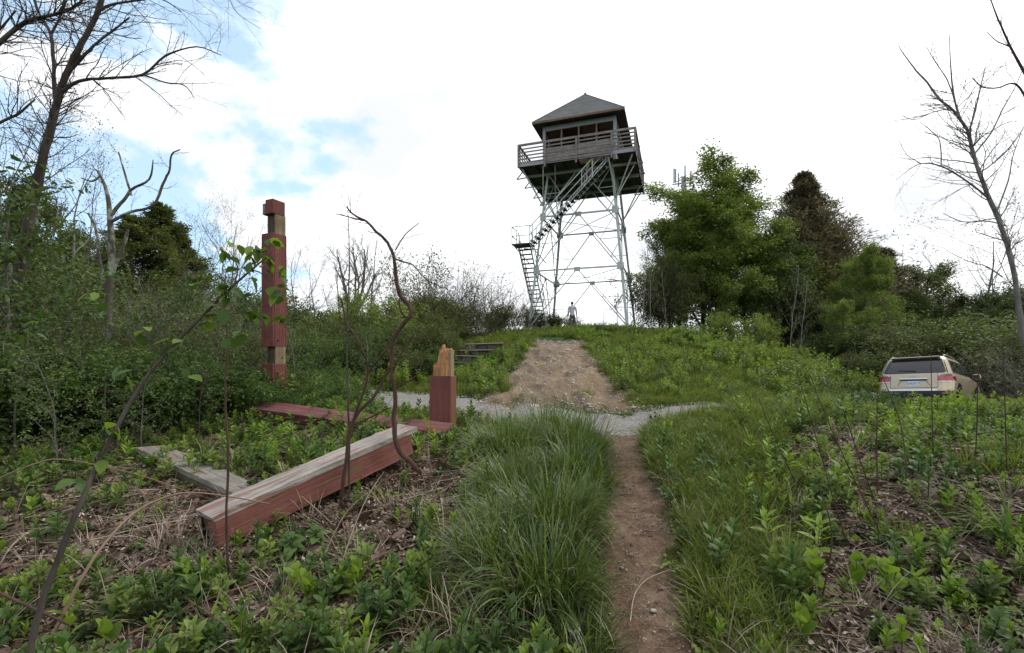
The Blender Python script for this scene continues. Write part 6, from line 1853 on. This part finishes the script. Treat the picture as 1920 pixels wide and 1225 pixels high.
C_far = tmpl_coll('hill_grass_tuft', [blades(140 + i, 34, .10, .30, .014, .8, .9, .16, 'grass', .5, 3) for i in range(4)])
C_drygr = tmpl_coll('dry_grass_tuft', [blades(150 + i, 16, .15, .42, .005, 1.1, .9, .05, 'straw', .55, 4) for i in range(3)])
C_forb = tmpl_coll('forb_plant', [forb(165, .12, 3, .05, .04, 'forb', stems=5), forb(166, .30, 9, .06, .018, 'maple', pit=(.5, 1.1), stems=3), forb(167, .15, 4, .06, .02, 'forb', stems=4, pit=(.6, 1.3)), forb(160, .26, 6, .085, .042, 'forb'), forb(161, .20, 5, .095, .05, 'forb'), forb(162, .34, 8, .085, .03, 'forb', pit=(.4, 1.1)), forb(163, .16, 4, .08, .05, 'forb', stems=3), forb(164, .24, 6, .11, .035, 'forb', pit=(.7, 1.2), stems=2)])
C_forbd = tmpl_coll('dark_forb_plant', [forb(170, .24, 6, .08, .045, 'forb_dark', stems=3), forb(171, .32, 8, .085, .035, 'forb_dark', stems=2), forb(172, .18, 5, .07, .045, 'bush', stems=4), forb(173, .28, 7, .075, .03, 'maple', stems=3)])
C_low = tmpl_coll('low_leaf_cover', [lowcover(180, 30, .16, .025, .05, 'forb_dark'), lowcover(181, 30, .15, .03, .06, 'forb'), lowcover(182, 24, .14, .02, .045, 'bush'), lowcover(183, 30, .16, .025, .05, 'maple')])
C_lit = tmpl_coll('dead_leaf', [dead_leaf(i) for i in range(10)])
C_stk = tmpl_coll('dry_stalk', [stalk(i) for i in range(8)])
C_chaff = tmpl_coll('chaff', [chaff(i) for i in range(6)])
C_lance = tmpl_coll('lance_plant', [forb(190 + i, .42, 11, .15, .035, 'forb', pairs=True, pit=(.0, 1.0), nseg=4, lean=.2) for i in range(3)])
C_hillforb = tmpl_coll('hill_herb', [forb(195, .40, 7, .12, .06, 'forb', stems=4, nseg=2), forb(196, .5, 8, .11, .05, 'maple', stems=5, nseg=2), forb(197, .35, 6, .10, .05, 'bush', stems=5, nseg=2)])

def field(n, xr, yr, dens, seed, polar=False):
    r_ = np.random.RandomState(seed)
    if polar:     # uniform in angle and in log distance, thinned far away
        th = r_.uniform(xr[0], xr[1], n); d = yr[0] * (yr[1] / yr[0]) ** r_.rand(n)
        x, y = np.sin(th) * d, np.cos(th) * d
    else:
        x = r_.uniform(xr[0], xr[1], n); y = r_.uniform(yr[0], yr[1], n)
    m_ = r_.rand(n) < dens(x, y)
    return x[m_], y[m_], r_
def go_scatter(name, coll, ntm, x, y, r_, s0, s1, label, tilt=.12, dz=0, flat=False, slope=True, sfun=None):
    n = len(x); z = g(x, y) + dz
    rot = np.zeros((n, 3)); rot[:, 0] = r_.normal(0, tilt, n); rot[:, 1] = r_.normal(0, tilt, n); rot[:, 2] = r_.uniform(0, 6.283, n)
    s = r_.uniform(s0, s1, n)
    if sfun is not None: s = s * sfun(x, y)
    return scatter(name, np.stack([x, y, z], -1), rot, s, r_.randint(0, ntm, n), coll, label)
def clear(x, y, pl, a=1.0, wob=.25, s=1.3):
    return mask(pl, x, y, wob, s) > a
def pathx(y): return np.interp(y, [p_[1] for p_ in PATH], [p_[0] for p_ in PATH])
def near_clear(x, y): return clear(x, y, PATH, 1.05, .35, 2.2) & clear(x, y, ROAD, 1.0, .16, 1.0) & clear(x, y, DIRT, .86, .36, 1.1)
def n01(x, y, s, o=0): return np.clip(fbm(x * s + o, y * s - o, 3) + .5, 0, 1)

# where the dark tall grass grows: a band left of the path
def bigzone(x, y):
    px_ = pathx(y)
    l = px_ - x
    return (l > .30) & (l < 1.25 + .25 * fbm(y * 1.1, y * 0 + 3, 2)) & (y > 2.45) & (y < 7.6)
def rightgrass(x, y):
    l = x - pathx(y)
    lim = .75 + .35 * (y - 2.5).clip(0, 6) + .3 * fbm(x * 1.3, y * 1.3, 2)
    return (l > .26) & (l < lim) & (y > 1.2) & (y < 8)

# big arching tussocks left of the path, each one plant
def tussock(seed, n, rad, l0, l1, w_, segs=7):
    r_ = np.random.RandomState(seed)
    rr = rad * r_.rand(n) ** .6; a = r_.uniform(0, 6.283, n)
    bx, by = rr * np.cos(a), rr * np.sin(a)
    az = a + r_.normal(0, .55, n)
    ln = r_.uniform(l0, l1, n); th = np.clip(.10 + .75 * rr / rad + r_.normal(0, .18, n), .02, 1.2)
    cv = r_.uniform(.5, 1.9, n); up = r_.rand(n) < .12; cv[up] *= .25; th[up] *= .4; ln[up] *= 1.15
    t0 = np.clip(.38 + .25 * fbm(bx * 9 + 3, by * 9, 2) + r_.normal(0, .24, n) + .45 * (r_.rand(n) < .08), 0, 1)
    ww = w_ * r_.uniform(.4, 1.35, n); flop = r_.rand(n) < .10; cv[flop] += 1.6; az = az + .8 * flop
    x = np.zeros(n); z = np.full(n, -.02); rows = []; tn = []
    for s in range(segs + 1):
        f = s / segs
        wd = ww * (1 - f ** 2.4) * (.6 + .5 * min(f * 3, 1)) * .5 + .0002
        cx_, cy_ = bx + x * np.cos(az), by + x * np.sin(az)
        rows.append(np.stack([np.stack([cx_ - np.sin(az) * -wd, cy_ + np.cos(az) * -wd, z + wd * .5], -1), np.stack([cx_ - np.sin(az) * wd, cy_ + np.cos(az) * wd, z], -1)], 1))
        tn.append(np.clip(t0 + .15 * f, 0, 1))
        st = ln / segs; x = x + np.sin(th) * st; z = z + np.cos(th) * st; th = th + cv / segs * (.4 + 1.6 * f)
    V = np.stack(rows, 1)               # n, segs+1, 2, 3
    tt_ = np.repeat(np.stack(tn, 1)[:, :, None], 2, 2)
    b_ = np.arange(n)[:, None] * (segs + 1) * 2 + np.arange(segs)[None] * 2
    Q = np.stack([b_, b_ + 1, b_ + 3, b_ + 2], -1).reshape(-1, 4)
    me = mesh_np('grass_tussock', V.reshape(-1, 3), Q, tint=tt_.ravel()); me.materials.append(M['grass_dark'])
    return me
for i, (dxp, yy, rad, l0, l1, n_, lb) in enumerate(((.66, 3.05, .26, .30, .62, 1000, 'largest arching dark grass tussock, nearest the camera left of the path'),
        (.74, 3.85, .34, .30, .66, 1100, 'second arching dark grass tussock left of the path'), (1.02, 3.40, .22, .25, .52, 650, 'grass tussock left of the largest, bordering the dead leaves'),
        (.62, 5.1, .34, .28, .62, 1300, 'third grass tussock along the path edge'), (1.15, 4.7, .30, .28, .56, 1000, 'grass tussock between beam end and path'),
        (.65, 6.1, .40, .30, .70, 1300, 'far grass tussock at the path mouth'), (1.45, 5.9, .40, .28, .62, 1200, 'far grass tussock beside the broken post'), (1.0, 6.8, .40, .30, .66, 1100, 'grass tussock closest to the gravel road'),
        (.42, 2.62, .14, .18, .38, 350, 'small grass tussock at the path edge near the bottom'))):
    x_ = float(np.interp(yy, [p_[1] for p_ in PATH], [p_[0] for p_ in PATH])) - dxp
    o = bpy.data.objects.new('grass_tussock', tussock(400 + i, n_, rad, l0, l1, .0105)); COL.objects.link(o)
    o.location = onG(x_, yy); o.rotation_euler = (rng0.uniform(-.05, .05), rng0.uniform(-.05, .05), 0)
    tag(o, lb, 'grass')
# bleached dead blades inside the tussocks
C_dead = tmpl_coll('dead_blade_tuft', [blades(320 + i, 12, .3, .62, .007, .9, 1.5, .08, 'straw', .5, 6) for i in range(3)])
x, y, r_ = field(260, (-.9, 1.4), (2.5, 7.6), lambda x, y: bigzone(x, y) * near_clear(x, y) * .7, 31)
go_scatter('dead_grass_blades', C_dead, 3, x, y, r_, .6, 1.05, 'bleached dead blades among the dark tall grass', .25)
def seedhead(seed):
    r_ = random.Random(seed); T = Tubes()
    for k in range(4):
        a = r_.uniform(0, 6.28); l = r_.uniform(.5, .8); b = (r_.gauss(0, .04), r_.gauss(0, .04), 0); e = r_.uniform(.08, .28)
        pts = [(b[0] + math.cos(a) * e * f ** 2, b[1] + math.sin(a) * e * f ** 2, l * (f - .12 * f * f)) for f in (0, .25, .5, .75, .86, .93, 1)]
        T.add(pts, [.0018, .0016, .0014, .0012, .0045, .004, .001], 4)
    v, q = T.arrays(); me = mesh_np('seed_stem', v, q, tint=[.55] * len(v)); me.materials.append(M['grass'])
    return me
C_seed = tmpl_coll('seed_stem', [seedhead(i) for i in range(4)])
x, y, r_ = field(420, (-1.2, 4), (2.4, 8.5), lambda x, y: (bigzone(x, y) * .8 + .25 * rightgrass(x, y)) * near_clear(x, y), 32)
go_scatter('grass_seed_heads', C_seed, 4, x, y, r_, .6, 1.15, 'thin seeding grass stems above the grass', .15)
# tall dark grass
x, y, r_ = field(520, (-.9, 1.4), (2.5, 7.6), lambda x, y: bigzone(x, y) * near_clear(x, y) * .62 * (.45 + .55 * (fbm(x * 1.8, y * 1.8, 2) > -.15)) * (1 - .6 * (y < 3.4)), 1)
go_scatter('tall_grass', C_big, 5, x, y, r_, .55, .98, 'dense dark green tall grass clump left of the dirt path', .14, -.01, sfun=lambda x, y: 1 - .42 * sstep(4.5, 7.2, y) - .35 * sstep(3.1, 2.6, y))
# grass right of the path and verges
x, y, r_ = field(16000, (-1.2, 6.5), (1.2, 8.8), lambda x, y: (rightgrass(x, y) * 1.1 + (~rightgrass(x, y) & (x > pathx(y))) * .30 * (n01(x, y, .9) > .5) * sstep(3.8, 5.2, y) + (bigzone(x, y)) * .20) * near_clear(x, y) * .55, 2)
go_scatter('path_side_grass', C_grass, 5, x, y, r_, .55, 1.15, 'mid green grass along the dirt path and on the right bank', .2)
x, y, r_ = field(9000, (-6, 9), (5.2, 13.5), lambda x, y: near_clear(x, y) * np.clip(1.9 - np.abs(pl_dist(x, y, ROAD)[0] - 1.0) * 1.6, 0, 1) * .45, 3)
go_scatter('verge_grass', C_grass, 5, x, y, r_, .5, 1.2, 'grass verge along both sides of the gravel road', .2)
x, y, r_ = field(6000, (-.4, 2.4), (1.0, 7.6), lambda x, y: (pl_dist(x, y, PATH)[0] > .92) * np.clip(2.6 - pl_dist(x, y, PATH)[0], 0, 1) * .55, 4)
go_scatter('path_edge_turf', C_short, 4, x, y, r_, .4, 1.0, 'short turf fringing the dirt path', .2)
# hill grass
def hill_d(x, y):
    return near_clear(x, y) * (.35 + .65 * n01(x, y, .5)) * sstep(10.0, 11, y)
x, y, r_ = field(26000, (-7, 19), (9.8, 33), hill_d, 5)
go_scatter('hill_grass', C_far, 4, x, y, r_, .55, 1.15, 'bright green grass covering the hillside', .15)
x, y, r_ = field(3800, (-6, 18), (10.3, 27), lambda x, y: near_clear(x, y) * (n01(x, y, .45, 7) > .45) * .9 * (1 - .75 * ((x > -3) & (x < 2.6) & (y > 19))), 6)
go_scatter('hill_herbs', C_hillforb, 3, x, y, r_, .5, 1.1, 'leafy herbs among the hillside grass', .15)
# sprouts invading the dirt toe
x, y, r_ = field(900, (-.5, 4), (9.9, 12.5), lambda x, y: ((n01(x, y, 1.4, 3) > .66) | (pl_dist(x, y, DIRT)[0] > .8)) * .7 * clear(x, y, ROAD, .95, .16, 1), 7)
go_scatter('slope_foot_grass', C_short, 4, x, y, r_, .5, 1.1, 'small grass patches at the foot of the dirt slope', .2)
# litter and stalks
def litter_zone(x, y):
    return near_clear(x, y) & ~bigzone(x, y)
x, y, r_ = field(34000, (-1.05, 1.05), (1.5, 9), lambda x, y: litter_zone(x, y) * (.55 + .45 * n01(x, y, 1.5)) * (1 - .6 * rightgrass(x, y)), 8, True)
go_scatter('leaf_litter', C_lit, 10, x, y, r_, .045, .105, 'brown dead oak leaves covering the ground', .55, .012, sfun=lambda x, y: 1 + .25 * (fbm(x * 40, y * 40, 1) > .6))
x, y, r_ = field(7500, (-1.05, 1.05), (1.5, 8), lambda x, y: litter_zone(x, y) * (n01(x, y, 1.1, 5) > .48) * .75 * (1 - .7 * rightgrass(x, y)), 9, True)
go_scatter('dry_stalks', C_stk, 8, x, y, r_, .12, .70, 'pale dry stalks and twigs strewn over the dead leaves', .10, .02)
x, y, r_ = field(2600, (-1.05, 1.05), (1.8, 9), lambda x, y: litter_zone(x, y) * .18 + .16 * rightgrass(x, y) + .30 * bigzone(x, y), 10, True)
go_scatter('dry_grass', C_drygr, 3, x, y, r_, .4, 1.15, 'bleached dry grass blades among the green', .25)
x, y, r_ = field(15000, (-1.05, 1.05), (1.5, 7.5), lambda x, y: litter_zone(x, y) * .8, 18, True)
go_scatter('crumbled_litter', C_chaff, 6, x, y, r_, .06, .16, 'crumbled bits of leaf, bark and straw on the ground', .3, .01)
# debris on the path
x, y, r_ = field(5000, (.1, 1.9), (1.2, 7), lambda x, y: (pl_dist(x, y, PATH)[0] < 1.2) * .55, 11)
go_scatter('path_debris', C_stk, 8, x, y, r_, .03, .17, 'tiny twigs and straw bits on the dirt path', .1, .036)
x, y, r_ = field(3500, (.1, 1.9), (1.2, 7), lambda x, y: (pl_dist(x, y, PATH)[0] < 1.2) * (.22 + .5 * (pl_dist(x, y, PATH)[0] > .7)), 12)
go_scatter('path_leaf_crumbs', C_lit, 10, x, y, r_, .010, .035, 'leaf crumbs on the dirt path', .3, .036)
x, y, r_ = field(2200, (.1, 1.9), (1.2, 7), lambda x, y: (pl_dist(x, y, PATH)[0] < 1.2) * .6, 33)
go_scatter('path_chaff', C_chaff, 6, x, y, r_, .02, .06, 'bits of straw and bark scattered on the dirt path', .1, .034)
x, y, r_ = field(2600, (.1, 1.9), (1.2, 7), lambda x, y: (pl_dist(x, y, PATH)[0] < 1.15) * .35, 19)
C_peb = tmpl_coll('pebble', [rock_mesh('pebble', 20 + i, 1, .6) for i in range(4)])
go_scatter('path_pebbles', C_peb, 4, x, y, r_, .003, .011, 'tiny pebbles trodden into the dirt path', .3, .03)
x, y, r_ = field(30000, (-5, 5), (6.8, 13), lambda x, y: (np.abs(pl_dist(x, y, ROAD)[0] - 1.0) < .35) * .5 + (pl_dist(x, y, ROAD)[0] < 1) * .22, 20)
go_scatter('road_gravel_stones', C_peb, 4, x, y, r_, .006, .022, 'loose gravel stones on and beside the gravel road', .3, .03)
# broad-leaved plants
def forb_d(x, y):
    left = x < pathx(y)
    f = np.where(left, .10 + .55 * (n01(x, y, 1.0, 11) > .52), .12 + .45 * (n01(x, y, 1.1, 4) > .55))
    f = np.where(left & (y < 3.1), f * 1.5 + .15, f)
    f = np.where(~left & (y > 4.4), .95, f)
    f = np.where(left & (x < -1.2) & (y > 5.2), .8, f)
    f = np.where(left & (y > 3.1) & (y < 4.6) & (x < -.5), f * .65 + .05, f)
    return f * litter_zone(x, y) * (1 - .6 * rightgrass(x, y))
x, y, r_ = field(5200, (-1.05, 1.05), (1.6, 9.5), lambda x, y: forb_d(x, y) * .6, 13, True)
go_scatter('bright_forbs', C_forb, 8, x, y, r_, .35, 1.05, 'bright green leafy seedlings sprouting from the leaf litter', .15)
x, y, r_ = field(4800, (-1.05, 1.05), (1.6, 10), lambda x, y: np.clip(forb_d(x, y) * np.where(x < pathx(y), .85, .4) + .10 * rightgrass(x, y), 0, 1), 14, True)
go_scatter('dark_forbs', C_forbd, 4, x, y, r_, .5, 1.1, 'darker green undergrowth plants', .15)
x, y, r_ = field(6000, (-1.05, 1.05), (1.6, 9), lambda x, y: np.clip(forb_d(x, y) * 1.1, 0, 1) * (n01(x, y, 2.0, 2) > .42) + .25 * rightgrass(x, y), 15, True)
go_scatter('low_cover', C_low, 4, x, y, r_, .5, 1.15, 'low round-leaved ground cover', .12)
x, y, r_ = field(700, (-1.05, 1.05), (4.2, 9.5), lambda x, y: litter_zone(x, y) * (((x > pathx(y) + 1.2) & (y > 4.5)) | ((x < -1.3) & (y > 5))) * .65, 16, True)
go_scatter('lance_leaved_plants', C_lance, 3, x, y, r_, .4, .85, 'yellow-green lance-leaved plants on the bank and by the beams', .12)
# undergrowth filling the left wood floor and behind the road
x, y, r_ = field(5200, (-16, 16), (8.2, 24), lambda x, y: near_clear(x, y) * ((x < -3) | ((x > 8) & (y > 10))) * .5, 17)
go_scatter('wood_undergrowth', C_hillforb, 3, x, y, r_, .7, 1.6, 'leafy undergrowth on the wood floor', .2)
# distant canopy beyond the hilltop, one unbroken mass
# ---- individual plants near the camera --------------------------------
PL = [('broad_leaved_seedling', forb(201, .22, 4, .10, .062, 'forb', pit=(.5, 1.2))), ('broad_leaved_seedling', forb(202, .17, 3, .11, .07, 'forb', pit=(.6, 1.25))), ('lance_leaved_plant', forb(203, .36, 9, .13, .038, 'forb', pit=(0, 1.1), nseg=5)), ('bramble_plant', forb(204, .22, 5, .11, .075, 'forb_dark', stems=2, nseg=5, pit=(-.1, .5)))]
def plant(k, px, py, d, s, label, rz=None):
    nm, me = PL[k]
    q_ = P(px, py, d)
    o = bpy.data.objects.new(nm, me); COL.objects.link(o)
    o.location = (q_.x, q_.y, gz(q_.x, q_.y) - .01); o.scale = (s,) * 3
    o.rotation_euler = (rng0.uniform(-.1, .1), rng0.uniform(-.1, .1), rng0.uniform(0, 6.28) if rz is None else rz)
    tag(o, label, 'plant')
for k, px, d, s, lb in ((0, 545, 2.95, 1.0, 'upright bright green seedling below the near end of the beam'), (1, 580, 2.9, 1.1, 'broad bright seedling right of the upright one'), (0, 630, 3.0, 1.0, 'light green seedling with a pointed top leaf under the beam'), (1, 675, 3.05, 1.1, 'heart-leaved bright seedling in the open litter'),
        (0, 768, 3.2, .9, 'small bright seedling at the edge of the tall grass'), (3, 690, 2.75, .85, 'large ribbed dark leaf plant at bottom centre-left'), (3, 560, 3.5, .9, 'grey-green bramble leaning on the red beam face'), (3, 600, 3.6, .75, 'small bramble at the foot of the red beam face'),
        (0, 130, 2.55, 1.1, 'bright paired-leaf seedling at the bottom left'), (1, 215, 2.55, 1.0, 'bright seedling by the leaning stem base'), (1, 455, 2.45, 1.2, 'round-leaved plant at the bottom edge left'), (0, 495, 3.6, .9, 'seedling standing by the beam near end'),
        (2, 745, 5.9, 1.0, 'leafy lance-leaved plant behind the beam far end'), (2, 600, 5.6, .9, 'lance-leaved plant between the two fallen timbers'), (2, 640, 5.9, .8, 'smaller lance-leaved plant between the timbers'), (2, 500, 5.3, .9, 'lance-leaved plant left between the timbers'), (2, 810, 5.5, .95, 'bright lance-leaved plant at the foot of the broken post'),
        (2, 790, 5.3, .8, 'bright plant by the open end of the beam'), (2, 1480, 4.6, 1.0, 'yellow-green lance-leaved plant on the right bank'), (2, 1560, 4.2, 1.05, 'tall yellow-green plant under the dark stalks'), (0, 1545, 2.95, 1.3, 'tall bright seedling in the litter at right'), (0, 1655, 2.95, 1.1, 'bright seedling with blunt leaves at right'), (1, 1610, 3.0, 1.2, 'clustered bright seedling between two others at right'),
        (0, 1725, 3.1, 1.1, 'upright seedling right of the cluster'), (1, 1510, 2.6, 1.1, 'bright seedling at the bottom edge right'), (1, 1690, 2.5, 1.0, 'pale green low plant at the bottom edge right'), (2, 1450, 3.6, 1.0, 'lush lance-leaved plant right of the path'), (2, 1530, 3.4, 1.0, 'second lush plant right of the path')):
    plant(k, px, 1000, d, s, lb)
# day-lily like clump at the right edge, and a grass hummock
def clump_obj(name, me, px, d, s, label, cat):
    q_ = P(px, 1000, d)
    o = bpy.data.objects.new(name, me); COL.objects.link(o); o.location = (q_.x, q_.y, gz(q_.x, q_.y)); o.scale = (s,) * 3
    return tag(o, label, cat)
clump_obj('strap_leaved_clump', blades(301, 75, .28, .50, .017, 1.0, 1.3, .06, 'forb', .30, 7), 1895, 3.25, 1.0, 'arching strap-leaved green clump at the right edge', 'plant')
clump_obj('grass_hummock', blades(302, 150, .10, .20, .006, .9, .7, .12, 'grass', .62, 4), 1682, 3.55, 1.0, 'small bright grass hummock in the leaf litter at right', 'grass')
clump_obj('grass_hummock', blades(303, 110, .20, .42, .008, .6, .8, .08, 'grass', .55, 5), 1480, 3.3, 1.0, 'bright upright grass clump right of the path', 'grass')
clump_obj('grass_seed_clump', blades(304, 70, .5, .95, .004, .35, .35, .25, 'grass_dark', .5, 6), 975, 5.9, .85, 'tall seeding grass stems rising before the gravel road', 'grass')
clump_obj('grass_seed_clump', blades(305, 50, .5, .9, .004, .35, .35, .18, 'grass_dark', .5, 6), 1085, 5.6, .8, 'tall seeding grass stems at the edge of the path mouth', 'grass')
# mossy flat stone lower right
q_ = P(1790, 1140, 2.85)
o = put_rock(q_.x, q_.y, .12, 'flat mossy stone at the lower right', None, rock_mesh('stone', 9, 2, .3)); o.data.materials[0] = M['twig_green']
